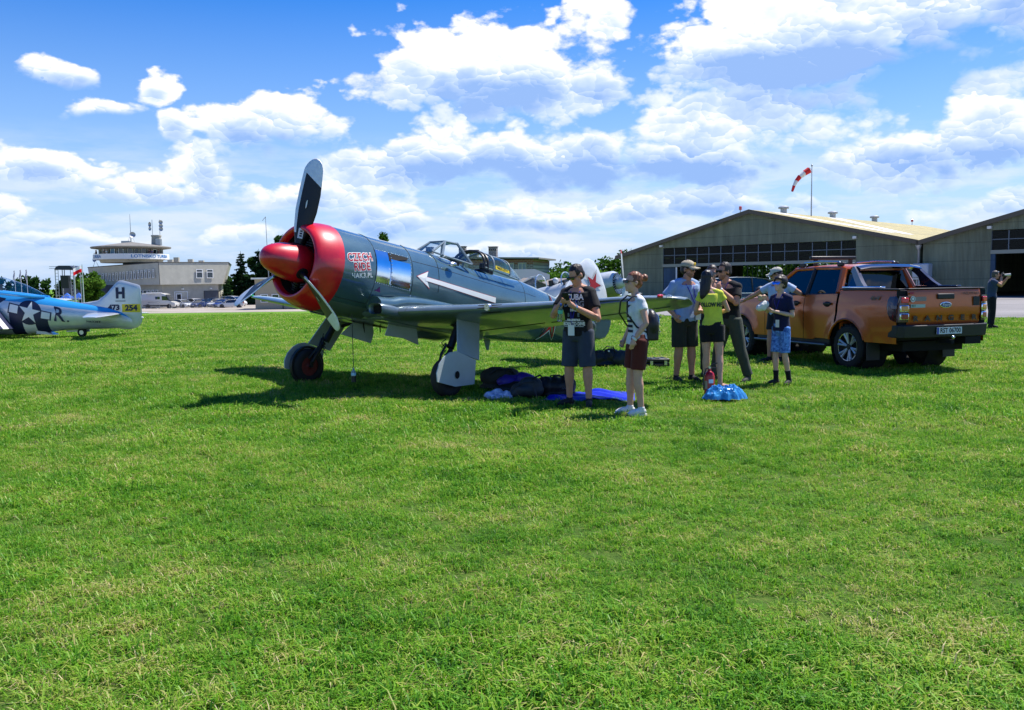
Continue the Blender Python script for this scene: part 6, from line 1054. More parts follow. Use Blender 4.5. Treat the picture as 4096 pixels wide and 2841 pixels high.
def side_cols(x0, x1, st=.045): n = max(1, round((x1 - x0) / st)); return [lerp(x0, x1, i / n) for i in range(n + 1)]
def side_panel(name, x0, x1, sg, par=pk, m=None, top=None, bot=None, nz=9):
    q = MB(); cols = side_cols(x0, x1); top = top or belt; rows = []
    for x in cols:
        zb = max(arch(x), bot or 0); zt = top(x); rows.append([V(x, sg * halfw(x, lerp(zb, zt, (j / nz) ** .9)), lerp(zb, zt, (j / nz) ** .9)) for j in range(nz + 1)] )
        e = rows[-1][0]; rows[-1] = [e - V(0, sg * .05, -.004)] + rows[-1]; tpp = rows[-1][-1]; rows[-1].append(tpp + V(0, -sg * .05, .012))
    nn = len(rows[0])
    for i in range(len(cols) - 1):
        for j in range(nn - 1): f = [rows[i][j], rows[i + 1][j], rows[i + 1][j + 1], rows[i][j + 1]]; q.add(f[::-sg] if sg > 0 else f, [(0, 1, 2, 3)])
    me = q.mesh(name, m or m_or, 35); bm = bmesh.new(); bm.from_mesh(me); bmesh.ops.remove_doubles(bm, verts=bm.verts, dist=1e-5); bmesh.ops.recalc_face_normals(bm, faces=bm.faces); bm.to_mesh(me); bm.free(); me.polygons.foreach_set('use_smooth', [True] * len(me.polygons)); me.set_sharp_from_angle(angle=R(38)); return link_mesh(name, me, par)
G_ = .008
m_tint = glass('tinted_glass', (.035, .045, .05), .07, .01); m_gap = m_hole
for sg in (1, -1):
    bs = side_panel('bed_side', -1.16, .26 - G_, sg); rd_ = side_panel('rear_door', .30 + G_, 1.20 - G_, sg); fd = side_panel('front_door', 1.20 + G_, 2.42 - G_, sg); fe = side_panel('front_fender', 2.42 + G_, 4.08, sg)
    for (x, par) in ((.52, rd_), (1.42, fd)):
        h_ = MB(); h_.box(V(x, sg * (halfw(x, 1.12) + .022), 1.125), (.20, .035, .045)); h_.build('door_handle', m_trim, par, bevel=.012); h2_ = MB(); h2_.ell(V(x + .02, sg * (halfw(x, 1.1) + .003), 1.115), (.09, .008, .05)); h2_.build('handle_recess', m_gap, par)
    # flares and wheels
    for c in (0., WB):
        q = MB(); q.tube([V(c + (ARC - .005) * math.cos(R(a)), sg * (halfw(c + ARC * math.cos(R(a)), .4 + ARC * math.sin(R(a))) - .012), .40 + (ARC - .005) * math.sin(R(a))) for a in range(12, 171, 8)], .022, 6); q.build('arch_lip', m_or, bs if c == 0 else fe)
        q = MB(); q.lathe([(-.35, ARC - .01), (.10, ARC - .01)], V(c, sg * .78, .40), (0, sg, 0), 30, False); q.build('wheel_well', m_hole, pk)
        C_ = V(c, sg * .78, WR); q = MB(); q.lathe([(-.125, .25), (-.13, .33), (-.115, .368), (-.08, .383), (.08, .383), (.115, .368), (.13, .33), (.125, .25)], C_, (0, sg, 0), 40, False)
        wh_ = q.build('wheel', m_tyre, pk, 50); tr2 = MB()
        for k in range(36): a = 2 * math.pi * k / 36; tr2.box(C_ + V(.384 * math.sin(a), sg * .05 * (1 if k % 2 else -1), .384 * math.cos(a)), (.035, .13, .014), Matrix.Rotation(a, 3, 'Y'))
        tag(tr2.build('tread_blocks', m_tyre, wh_), kind='stuff')
        MB().lathe([(-.12, .252), (.10, .252), (.118, .246), (.09, .235), (.05, .22), (.03, .05)], C_, (0, sg, 0), 36, True).build('rim', m_trim, wh_)
        for k in range(6):
            for dd in (-.13, .13):
                a = 2 * math.pi * k / 6 + .3; b_ = a + dd * 1.25; P0 = C_ + V(.055 * math.cos(a + dd * .5), sg * .085, .055 * math.sin(a + dd * .5)); P1 = C_ + V(.15 * math.cos(a + dd), sg * .10, .15 * math.sin(a + dd)); P2 = C_ + V(.238 * math.cos(b_), sg * .118, .238 * math.sin(b_)); q = MB(); q.tube([P0, P1, P2], [.016, .019, .024], 6); q.build('spoke', mat('machined_alloy', (.62, .62, .62), .45, .5), wh_)
        MB().lathe([(.07, .055), (.10, .05), (.105, .02)], C_, (0, sg, 0), 14).build('hub_cap', m_trim, wh_); MB().lathe([(.117, .249), (.121, .246), (.119, .238)], C_, (0, sg, 0), 36, False).build('rim_edge', m_alu, wh_)
    q = MB(); q.box(V(-.52, sg * .80, .36), (.02, .26, .34)); q.build('mud_flap', m_trim, pk)
    # side step
    q = MB(); q.bbox((.50, sg * .80, .36), (2.70, sg * .98, .41)); st_ = q.build('side_step', m_trim, pk, bevel=.015); q = MB(); q.tube([V(.52, sg * .985, .395), V(2.68, sg * .985, .395)], .011, 6); q.build('step_trim', m_steel, st_)
    # sill
    MB().bbox((.5, sg * .70, .40), (2.72, sg * .885, .52)).build('sill', m_trim, pk)
    # tail light: wraps the corner
    def tlp(x, z, o=.006): return V(x, sg * (halfw(x, z) + o), z)
    outl = [(-1.165, 1.275), (-.99, 1.265), (-.955, 1.22), (-.955, 1.10), (-.985, .98), (-1.05, .89), (-1.165, .855)]
    up_e = [(-1.165, 1.275), (-.99, 1.265), (-.962, 1.235), (-.955, 1.2)]; lo_e = [(-1.165, .855), (-1.05, .89), (-.985, .98), (-.955, 1.10)]
    q = MB(); q.grid(lambda u, v: (lambda x: tlp(x, lerp(interp(lo_e, x)[0], interp(up_e, x)[0], v), .012))(lerp(-1.165, -.956, u)), 8, 8); tlo = q.build('tail_light', mat('smoked_lamp', (.05, .004, .005), .12, coat=1.), pk, 0)
    q = MB(); q.loft([[V(-1.165, sg * (halfw(-1.165, z) + .006), z), V(-1.215, sg * .885, z), V(-1.245, sg * .80, z), V(-1.247, sg * .745, z)] for z in (.855, 1.0, 1.15, 1.275)], closed=False); q.build('lamp_housing', MATS['smoked_lamp'], tlo, 60)
    for z, m_, nm in ((1.205, mat('bright_red_lens', (.75, .012, .012), .15, coat=1.), 'brake_lens'), (1.075, mat('amber_lens', (.75, .30, .03), .15, coat=1.), 'indicator_lens'), (.945, mat('dull_red_lens', (.30, .015, .015), .2, coat=1.), 'rear_lens')):
        for y0, y1, xx in ((.755, .875, -1.246),):
            q = MB(); q.box(V(xx + .002, sg * (y0 + y1) / 2, z), (.03, y1 - y0, .085), Matrix.Rotation(-sg * .30, 3, 'Z')); q.build(nm, m_, tlo, bevel=.012)
            if nm != 'brake_lens': q = MB(); q.box(V(xx + .012, sg * (y0 + y1) / 2, z), (.03, y1 - y0 + .03, .11), Matrix.Rotation(-sg * .30, 3, 'Z')); q.build('chrome_surround', m_chrome, tlo, bevel=.014)
    # mirror
    q = MB(); q.ell(V(2.36, sg * 1.07, 1.34), (.06, .11, .10)); mo_ = q.build('wing_mirror', m_trim, pk); MB().tube([V(2.38, sg * .9, 1.28), V(2.36, sg * 1.0, 1.31)], .03, 6).build('mirror_arm', m_trim, mo_); MB().poly([V(2.298, sg * (1.07 + .085 * math.cos(q_ * .524)), 1.34 + .075 * math.sin(q_ * .524)) for q_ in range(12)]).build('mirror_glass', m_chrome, mo_)
    # headlight
    q = MB(); q.loft([[V(3.75, sg * (.80 + .0), z), V(3.62, sg * .905, z), V(3.98, sg * .70, z)] for z in (.88, 1.02)]); q.build('headlight', m_lampw, pk, 0)
# bonnet, front, floor
q = MB(); xs_h = [2.62, 2.75, 3.0, 3.3, 3.6, 3.85, 4.02]; q.grid(lambda u, v: (lambda x: V(x, lerp(-1, 1, v) * (halfw(x, belt(x)) - .045), belt(x) + .012 + .05 * (1 - abs(lerp(-1, 1, v)) ** 3)))(interp([(i / 6., xs_h[i]) for i in range(7)], u)[0]), 12, 12); q.build('bonnet', m_or, pk, 60)
MB().bbox((3.95, -.62, .62), (4.09, .62, .98)).build('grille', m_trim, pk, bevel=.03); MB().bbox((3.9, -.8, .38), (4.12, .8, .62)).build('front_bumper', m_trim, pk, bevel=.05); MB().bbox((-1.0, -.62, .36), (3.7, .62, .52)).build('chassis', m_hole, pk); MB().bbox((2.45, -.86, .5), (3.9, .86, .9)).build('engine_bay', m_hole, pk)
MB().bbox((-1.1, -.84, .55), (.24, .84, .78)).build('bed_floor', m_hole, pk); MB().bbox((.20, -.86, .55), (.27, .86, 1.30)).build('bed_bulkhead', m_or, pk)
for sg in (1, -1): MB().bbox((-1.18, sg * .76, 1.365), (.24, sg * .885, 1.395)).build('bed_rail_cap', m_trim, pk, bevel=.01)
MB().bbox((-1.12, -.76, 1.30), (.18, .76, 1.345)).build('load_cover', mat('black_vinyl', (.012, .012, .014), .45, bump=.1, bs=30.), pk)
# tailgate
q = MB(); prof = [(.80, -1.200), (.84, -1.222), (.93, -1.228), (.965, -1.242), (1.08, -1.246), (1.22, -1.240), (1.33, -1.228), (1.368, -1.215), (1.375, -1.17)]
q.grid(lambda u, v: V(interp([(i / 8., prof[i][1]) for i in range(9)], v)[0] + .012 * (abs(2 * u - 1) ** 4), lerp(-.742, .742, u), interp([(i / 8., prof[i][0]) for i in range(9)], v)[0]), 16, 16); q.quad(V(-1.17, -.742, 1.375), V(-1.17, .742, 1.375), V(-1.10, .742, 1.375), V(-1.10, -.742, 1.375)); tg = q.build('tailgate', m_or, pk, 40)
MB().bbox((-1.19, -.88, .80), (-1.13, .88, 1.36)).build('rear_frame', m_hole, pk)
MB().bbox((-1.268, -.17, 1.215), (-1.236, .17, 1.305)).build('tailgate_handle', m_trim, tg, bevel=.025); MB().bbox((-1.235, -.74, 1.376), (-1.13, .74, 1.398)).build('spoiler_lip', m_trim, tg, bevel=.01)
q = MB(); q.lathe([(0, .118), (.012, .118), (.014, .105)], V(0, 0, 0), (-1, 0, 0), 28); q.map(lambda p: V(p.x - 1.245, p.y, p.z * .42 + 1.12)); ov_ = q.build('oval_badge', m_chrome, tg); q = MB(); q.lathe([(0, .108), (.018, .106)], V(0, 0, 0), (-1, 0, 0), 28); q.map(lambda p: V(p.x - 1.247, p.y, p.z * .38 + 1.12)); ob = q.build('badge_field', mat('badge_blue', (.01, .05, .22), .2, coat=1.), ov_)
q = MB(); text_on(q, 'Ford', lambda x, y: V(-1.2665, -x, 1.12 + y), size=.085, shear=.25); q.build('lettering', m_white, ov_)
for i, c in enumerate('RANGER'):
    q = MB(); text_on(q, c, lambda x, y: V(-1.249, .60 - .24 * i - x, .905 + y), size=.115, bold=.006, sx=1.35); q.build('badge_letter', mat('dark_badge', (.03, .022, .02), .4), tg)
q = MB(); text_on(q, 'WILDTRAK', lambda x, y: V(-1.250, -.53 - x, 1.30 + y), size=.062, sx=1.15); q.build('lettering', mat('dark_badge', (.03, .022, .02), .4), tg)
q = MB(); q.quad(V(-1.255, -.57, 1.10), V(-1.255, -.70, 1.10), V(-1.255, -.70, 1.25), V(-1.255, -.57, 1.25)); q.build('black_sticker', m_trim, tg)
q = MB(); q.quad(V(-1.256, .71, 1.19), V(-1.256, .40, 1.19), V(-1.256, .40, 1.26), V(-1.256, .71, 1.26)); sk1 = q.build('round_logo_sticker', mat('grey_sticker', (.28, .22, .20), .5), tg); q = MB(); q.poly([V(-1.258, .67 + .05 * math.cos(a * .524), 1.225 + .05 * math.sin(a * .524)) for a in range(12)]); q.build('disc', m_white, sk1); q = MB(); q.poly([V(-1.2595, .67 + .038 * math.cos(a * .524), 1.225 + .038 * math.sin(a * .524)) for a in range(12)]); q.build('inner_disc', mat('grey_green_disc', (.12, .15, .13), .5), sk1); q = MB(); q.poly([V(-1.261, .67 + .022 * math.cos(a * .524), 1.228 + .027 * math.sin(a * .524)) for a in range(12)]); q.build('pale_mark', m_white, sk1)
q = MB(); q.quad(V(-1.257, .71, 1.085), V(-1.257, .42, 1.085), V(-1.257, .42, 1.14), V(-1.257, .71, 1.14)); sk2 = q.build('green_white_sticker', mat('pale_green_sticker', (.40, .52, .46), .5), tg); q = MB(); text_on(q, 'RST', lambda x, y: V(-1.2595, .65 - x, 1.112 + y), size=.05, bold=.001); q.build('lettering', mat('green_ink', (.02, .12, .08), .5), sk2)
q = MB(); q.quad(V(-1.2435, .72, 1.305), V(-1.2435, .64, 1.305), V(-1.2395, .64, 1.335), V(-1.2395, .72, 1.335)); q.build('red_sticker', m_redm, tg)
# rear bumper, plate, hitch
q = MB(); q.loft([[V(x0, y, .60), V(x0 - .03, y, .80), V(x0 + .16, y, .82), V(x0 + .2, y, .60)] for y, x0 in ((-.915, -1.17), (-.84, -1.26), (-.6, -1.30), (.6, -1.30), (.84, -1.26), (.915, -1.17))]); bu = q.build('rear_bumper', m_trim, pk, 30, .012)
MB().bbox((-1.336, -.262, .648), (-1.326, .262, .765)).build('plate_holder', m_trim, bu); q = MB(); q.bbox((-1.345, -.255, .652), (-1.338, .255, .760)); pl_ = q.build('number_plate', mat('plate_white', (.62, .66, .70), .4), bu); q = MB(); text_on(q, 'RST 06700', lambda x, y: V(-1.347, -.02 - x, .706 + y), size=.108, bold=.0025, sx=.88); q.build('lettering', m_blk, pl_); q = MB(); q.quad(V(-1.3465, .255, .653), V(-1.3465, .215, .653), V(-1.3465, .215, .759), V(-1.3465, .255, .759)); q.build('blue_strip', mat('plate_blue', (.01, .05, .35), .4), pl_)
q = MB(); q.bbox((-1.42, -.03, .50), (-1.1, .03, .56)); hi_ = q.build('tow_bar', m_hole, pk); MB().ell(V(-1.42, 0, .60), (.03, .03, .03)).build('tow_ball', m_alu, hi_); MB().bbox((-1.28, -.72, .47), (-1.05, -.40, .59)).build('silencer_box', m_hole, pk); MB().lathe([(-.72, .10), (.72, .10)], V(0, 0, .36), (0, 1, 0), 12).build('rear_axle', m_hole, pk); MB().ell(V(0, .08, .36), (.18, .20, .17)).build('differential', m_hole, pk); MB().ell(V(-.6, 0, .48), (.36, .36, .10)).build('spare_wheel', m_tyre, pk)
# cab
def cabsec(x, zt, wt, zb, wb): return (x, zt, wt, zb, wb)
RZ = 1.80
rf = [(.34, 1.775, .60), (.6, 1.80, .645), (1.0, 1.815, .655), (1.45, 1.805, .65), (1.78, 1.765, .62)]
q = MB(); q.loft([[V(x, -w, z - .045), V(x, -w + .03, z - .012), V(x, -w * .5, z + .012), V(x, 0, z + .018), V(x, w * .5, z + .012), V(x, w - .03, z - .012), V(x, w, z - .045), V(x, w - .06, z - .07), V(x, -w + .06, z - .07)] for x, z, w in rf]); q.build('roof', m_or, pk, 50)
def side_glass(x, z, sg): t = (z - 1.27) / (1.76 - 1.27); return V(x, sg * lerp(.845, .62, t), z)
for sg in (1, -1):
    for pts_, nm in (([(.40, 1.315), (1.16, 1.29), (1.20, 1.73), (.62, 1.74), (.46, 1.68)], 'rear_window'), ([(1.25, 1.285), (2.30, 1.255), (1.80, 1.70), (1.29, 1.73)], 'front_window')): MB().poly([side_glass(x, z, sg) for x, z in pts_]).build(nm, m_tint, pk)
    for a, b, r_, nm, m_ in (((2.52, 1.235), (1.80, 1.745), .042, 'windscreen_pillar', m_or), ((1.21, 1.28), (1.24, 1.75), .040, 'centre_pillar', m_trim), ((.33, 1.31), (.44, 1.73), .065, 'rear_pillar', m_or), ((.33, 1.285), (2.5, 1.235), .026, 'window_sill', m_trim), ((.5, 1.755), (1.80, 1.745), .035, 'roof_rail_edge', m_or)): MB().tube([side_glass(*a, sg), side_glass((a[0] + b[0]) / 2, (a[1] + b[1]) / 2 + .012, sg), side_glass(*b, sg)], r_, 8).build(nm, m_, pk)
    MB().tube([V(.55, sg * .60, 1.80), V(.62, sg * .60, 1.865), V(1.1, sg * .61, 1.885), V(1.6, sg * .60, 1.865), V(1.70, sg * .59, 1.80)], .018, 6).build('roof_rack_rail', m_alu, pk)
    for x in (.58, 1.66): MB().box(V(x, sg * .60, 1.825), (.16, .05, .07)).build('rail_foot', m_trim, pk, bevel=.015)
q = MB(); q.loft([[V(2.52, -.80, 1.235), V(2.58, 0, 1.235), V(2.52, .80, 1.235)], [V(1.80, -.60, 1.745), V(1.84, 0, 1.76), V(1.80, .60, 1.745)]], closed=False); q.build('windscreen', m_tint, pk); q = MB(); q.quad(V(.30, -.70, 1.30), V(.30, .70, 1.30), V(.37, .56, 1.73), V(.37, -.56, 1.73)); q.build('rear_screen', m_tint, pk)
q = MB(); q.loft([[V(.27, -.84, 1.30), V(.27, .84, 1.30)], [V(.27, .84, .6), V(.27, -.84, .6)]], closed=False); q.build('cab_back', m_or, pk)
for y in (-.38, .38):
    for x in (.62, 1.45): q = MB(); q.box(V(x, y, 1.15), (.14, .46, .62), Matrix.Rotation(-.18, 3, 'Y')); so2 = q.build('seat', m_blk, pk, bevel=.04); q = MB(); q.box(V(x - .09, y, 1.555), (.09, .25, .17)); q.build('headrest', m_blk, so2, bevel=.03)
MB().bbox((.3, -.8, .5), (2.4, .8, .86)).build('cab_floor', m_hole, pk); MB().bbox((2.2, -.75, .9), (2.5, .75, 1.2)).build('dashboard', m_blk, pk); q = MB(); q.lathe([(0, .16), (.02, .18), (.04, .16)], V(2.1, .36, 1.12), (-1, 0, .4), 20, False); q.build('steering_wheel', m_blk, pk)
# sports bar with buttresses
m_sb = mat('blue_black_gloss', (.012, .016, .035), .2, 0, .5, 1.)
def sbp(x, z, y): return V(x, y, z)
q = MB(); q.loft([[V(.20, y, z), V(.06, y, z + .0), V(-.02, y, z - .05), V(.10, y, z - .075), V(.22, y, z - .06)] for y, z in ((-.66, 1.775), (-.45, 1.805), (0, 1.815), (.45, 1.805), (.66, 1.775))]); q.build('sports_bar_top', m_sb, pk, 50)
for sg in (1, -1):
    path = [(.13, 1.76, .655, .12), (.05, 1.70, .685, .13), (-.05, 1.60, .72, .14), (-.17, 1.49, .76, .15), (-.30, 1.405, .80, .13)]
    q = MB(); q.loft([[V(x + w_ * .5, sg * (y - .045), z - w_ * .55), V(x + w_ * .5, sg * (y + .04), z - w_ * .55), V(x - w_ * .15, sg * (y + .035), z + .015), V(x - w_ * .15, sg * (y - .04), z + .015)] for x, z, y, w_ in path]); q.build('sports_bar_buttress', m_sb, pk, 50)
    q = MB(); q.poly([V(.12, sg * .675, 1.66), V(.16, sg * .80, 1.41), V(-.22, sg * .79, 1.41), V(-.06, sg * .72, 1.58)]); q.build('buttress_panel', m_sb, pk)
    MB().bbox((-.72, sg * .74, 1.396), (.24, sg * .85, 1.43)).build('sports_bar_base', m_chrome if sg > 0 else m_sb, pk, bevel=.012)
MB().bbox((.01, -.14, 1.762), (.03, .14, 1.776)).build('high_brake_light', MATS['bright_red_lens'], pk)
q = MB(); q.bbox((1.52, -.52, 1.925), (1.60, .52, 1.995)); lb_ = q.build('roof_light_bar', m_blk, pk, bevel=.02)
for y in (-.4, .4): MB().bbox((1.53, y - .03, 1.80), (1.58, y + .03, 1.925)).build('bracket', m_trim, lb_)
q = MB(); text_on(q, '4x4', lambda x, y: V(-.64 - x, halfw(-.64, 1.2) + .006, 1.235 + y), size=.10, bold=.003, shear=.3, sx=1.5); q.build('side_lettering', mat('grey_badge', (.16, .10, .08), .5), pk)
# ------------------------------------------------------------------ dark car on the apron behind the group
MC = car('dark_car', 'black sport utility car with white door lettering parked behind the pickup bonnet', (9.75, 36.3, gz(9.75, 36.3)), R(-4), (.010, .011, .015), 'estate', 4.7, 1.9, 1.66)
q = MB(); text_on(q, 'Mercedes-Benz Warszawa', lambda x, y: V(.15 + x, -.957, .86 + y), size=.15, bold=.001); q.build('lettering', m_white, MC); MB().bbox((-.35, -.958, .735), (.65, -.956, .755)).build('small_print', m_white, MC); MB().bbox((.05, -.975, .98), (.28, -.945, 1.01)).build('door_handle', m_chrome, MC)
MB().tube([V(-1.2, -.93, 1.04), V(1.25, -.93, 1.04)], .02, 5).build('chrome_strip', m_chrome, MC)
# ------------------------------------------------------------------ people
def vn3(P, sc, seed):
    x, y, z = (P * sc).T; s = seed * 1.7
    return (np.sin(x * 1.0 + 1.3 * np.sin(y * 1.1 + s) + s) + np.sin(y * 1.2 + 1.1 * np.sin(z * .9 - s) + 2 * s) + np.sin(z * 1.1 + 1.2 * np.sin(x * 1.3 + s))) / 3
def remeshed(name, mb, m, parent, voxel=.012, smooth=3, wrinkle=0., seed=1, wsc=(26, 26, 15)):
    """join overlapping volumes into one continuous skin"""
    o = bpy.data.objects.new('tmp', mb.mesh('tmp', m, 180))
    r = o.modifiers.new('r', 'REMESH'); r.mode = 'VOXEL'; r.voxel_size = voxel; r.use_smooth_shade = True
    if smooth: s = o.modifiers.new('s', 'SMOOTH'); s.factor = .5; s.iterations = smooth
    me = evaluated_mesh(o); bpy.data.objects.remove(o, do_unlink=True)
    if wrinkle:
        n = len(me.vertices); co = np.empty(n * 3); me.vertices.foreach_get('co', co); co = co.reshape(-1, 3); nr = np.empty(n * 3); me.vertex_normals.foreach_get('vector', nr); nr = nr.reshape(-1, 3)
        w = vn3(co, np.array(wsc), seed) * .6 + vn3(co, np.array(wsc) * 2.1, seed + 3) * .4; co = co + nr * (w[:, None] * wrinkle); me.vertices.foreach_set('co', co.ravel()); me.update()
    me.materials.clear(); me.materials.append(m); me.name = name; ob = bpy.data.objects.new(name, me); COL.objects.link(ob); ob.parent = parent; return ob
def cloth(name, col, rough=.85, var=.18): return mat('cloth_' + name, col, rough, 0, .25, 0, var, 9., .35, 240., sheen=.1)
SKIN = [mat('skin_%d' % i, c, .52, 0, .4, 0, .12, 18.) for i, c in enumerate(((.54, .27, .175), (.60, .34, .24), (.48, .23, .145), (.62, .38, .275)))]
def blend(a, b, t): return a + (b - a) * t
def person(label, loc, F, h=1.8, J=None, skin=0, fem=False, bulk=1., top=None, sleeve=.55, hem=.90, bottom=None, bot_len=.50, shoes=None, hair=None, hairkind='short', headdir=None, headtilt=0., hands=None, build_face=True, group=None, hem_flare=1.0, sandals=False, lowdetail=False, curl=.8):
    """F: facing direction in the ground plane; J: joint overrides in metres for a 1.8 m figure, x forward, y left"""
    t = empty('person', loc, math.atan2(F[1], F[0])); tag(t, label, 'person', group); k = h / 1.8
    D = dict(pel=(0, 0, .96), waist=(0, 0, 1.10), chest=(.01, 0, 1.33), neck=(.0, 0, 1.50), head=(.025, 0, 1.655))
    for s, y in (('R', -1), ('L', 1)): D.update({'sh' + s: (0, y * (.172 if not fem else .148), 1.44), 'el' + s: (-.02, y * .25, 1.17), 'wr' + s: (.04, y * .265, .92), 'hip' + s: (0, y * .092, .93), 'kn' + s: (.025, y * .105, .51), 'an' + s: (0, y * .115, .09), 'toe' + s: (.17, y * .135, .035)})
    if J: D.update(J)
    D = {n: Vector(p) * k for n, p in D.items()}; b_ = bulk * k; sk = SKIN[skin]; hd = Vector(headdir or (1, 0, 0)).normalized(); hl = Vector((0, 0, 1)).cross(hd).normalized(); hf = (hd * math.cos(headtilt) + Vector((0, 0, math.sin(headtilt)))).normalized(); hu = hf.cross(hl).normalized(); hl = hu.cross(hf); HM = Matrix((hf, hl, hu)).transposed(); H0 = D['head']
    def hp(f, l, u): return H0 + hf * (f * k) + hl * (l * k) + hu * (u * k)
    yax = (D['shL'] - D['shR']).normalized(); hipx = (D['hipL'] - D['hipR']).normalized()
    def torso_rings(inf=0., lo=.90, hi=1.50):
        sp = [D['pel'], D['waist'], D['chest'], D['neck']]; zs = [.96, 1.10, 1.33, 1.50]; out = []
        tab = [(.84, .135, .10), (.90, .165, .118), (.96, .17, .12), (1.03, .158, .11), (1.10, .148, .10), (1.20, .160, .108), (1.30, .178, .118), (1.38, .182, .115), (1.44, .165, .098), (1.49, .11, .08), (1.52, .06, .06)] if not fem else [(.84, .14, .10), (.90, .172, .118), (.96, .168, .112), (1.03, .145, .095), (1.10, .126, .085), (1.20, .135, .095), (1.30, .150, .115), (1.38, .150, .10), (1.44, .138, .085), (1.49, .09, .07), (1.52, .05, .055)]
        for z, w, dpt in tab:
            if z < lo - .001 or z > hi + .001: continue
            i = 0 if z < 1.10 else (1 if z < 1.33 else 2); f = (z - zs[i]) / (zs[i + 1] - zs[i]); c = sp[i].lerp(sp[i + 1], f) if f >= 0 else sp[0] + (sp[0] - sp[1]) * (-f) * 1.0
            y = hipx.lerp(yax, max(0, min(1, (z - 1.0) / .4))).normalized(); up = (sp[min(i + 1, 3)] - sp[i]).normalized(); x = y.cross(up).normalized(); W_ = (w * b_ + inf * k); P_ = (dpt * b_ + inf * k)
            out.append([c + y * (W_ * math.copysign(abs(math.cos(a)) ** .85, math.cos(a))) + x * (P_ * math.copysign(abs(math.sin(a)) ** .9, math.sin(a))) for a in [2 * math.pi * j / 20 for j in range(20)]])
        return out
    def limb(mb, pts, rad, n=10): mb.tube(pts, rad, n); [mb.ell(p, (r * .98,) * 3, None, 10, 6) for p, r in zip(pts, rad)]
    B_ = MB(); B_.loft(torso_rings(-.012)); a_ = b_ * (1 if not fem else .84)
    limb(B_, [D['neck'] - Vector((0, 0, .03 * k)), D['neck'].lerp(H0, .55)], [.062 * k * (1 if not fem else .85), .056 * k * (1 if not fem else .84)])
    for s in 'RL': B_.tube([D['neck'] + V(0, 0, .015 * k), D['neck'].lerp(D['sh' + s], .5) + V(0, 0, .012 * k), D['sh' + s]], [.048 * a_, .052 * a_, .052 * a_], 10)
    # head with brow, nose, lips, chin and ears
    B_.ell(hp(-.008, 0, .035), (.098 * k, .077 * k, .096 * k), HM, 16, 12); B_.ell(hp(.028, 0, -.045), (.066 * k, .058 * k, .078 * k), HM, 14, 10); B_.ell(hp(.066, 0, -.098), (.026 * k, .03 * k, .022 * k), HM); B_.ell(hp(.072, 0, .025), (.024 * k, .056 * k, .016 * k), HM)
    B_.tube([hp(.082, 0, .018), hp(.104, 0, -.018), hp(.100, 0, -.036)], [.010 * k, .015 * k, .013 * k], 8); B_.ell(hp(.088, 0, -.064), (.012 * k, .026 * k, .010 * k), HM)
    for s in (-1, 1): B_.ell(hp(-.012, s * .079, -.006), (.022 * k, .011 * k, .034 * k), HM); B_.ell(hp(.058, s * .042, -.028), (.022 * k, .022 * k, .022 * k), HM)
    for s in 'RL':
        ys_ = -1 if s == 'R' else 1
        if not lowdetail or True:
            sh, el, wr = D['sh' + s], D['el' + s], D['wr' + s]; limb(B_, [sh, sh.lerp(el, .45), el, el.lerp(wr, .3), wr], [.056 * a_, .051 * a_, .042 * a_, .044 * a_, .030 * a_])
            # hand: palm, four fingers of different length, thumb
            hd_ = (wr - el).normalized(); spec = (hands or {}).get(s, {}); hdir = Vector(spec.get('dir', hd_)).normalized(); hn = Vector(spec.get('n', Vector((0, -ys_, 0)))); hn = (hn - hdir * hn.dot(hdir)).normalized(); ha = hn.cross(hdir).normalized(); cu = spec.get('curl', curl); kk = k * (1 if not fem else .9)
            B_.tube([wr, wr + hdir * .045 * kk, wr + hdir * .085 * kk], [.027 * kk, .038 * kk, .036 * kk], 10, flat=1.); B_.ell(wr + hdir * .055 * kk, (.035 * kk,) * 3)
            for fi, (off, ln) in enumerate(((-.030, .062), (-.010, .075), (.010, .070), (.029, .055))):
                p0 = wr + hdir * .085 * kk + ha * off * kk; c1 = math.cos(cu * .6), math.sin(cu * .6); c2 = math.cos(cu * 1.6), math.sin(cu * 1.6); p1 = p0 + (hdir * c1[0] + hn * c1[1]) * ln * .55 * kk; p2 = p1 + (hdir * c2[0] + hn * c2[1]) * ln * .5 * kk; B_.tube([p0, p1, p2], [.0105 * kk, .010 * kk, .0085 * kk], 7)
            sd_ = -1 if ys_ > 0 else 1; th0 = wr + hdir * .03 * kk + ha * (-.03 * kk) * 1; th1 = th0 + (hdir * .6 - ha * .5 + hn * .5).normalized() * .04 * kk; B_.tube([th0, th1, th1 + (hdir * .8 + hn * .45).normalized() * .032 * kk], [.014 * kk, .012 * kk, .010 * kk], 7)
        hip, kn, an = D['hip' + s], D['kn' + s], D['an' + s]; limb(B_, [hip, hip.lerp(kn, .4), kn, kn.lerp(an, .28), kn.lerp(an, .62), an], [.092 * b_, .078 * b_, .056 * b_, .060 * b_, .044 * b_, .036 * b_])
        if sandals:
            to = D['toe' + s]; B_.tube([an - (to - an) * .25 - V(0, 0, .045 * k), an.lerp(to, .35) + V(0, 0, -.02 * k), to + V(0, 0, -.005), to + (to - an).normalized() * .05 * k - V(0, 0, .008)], [.032 * k, .037 * k, .034 * k, .018 * k], 10)
    body = remeshed('body', B_, sk, t, .0105 if not lowdetail else .03, 2)
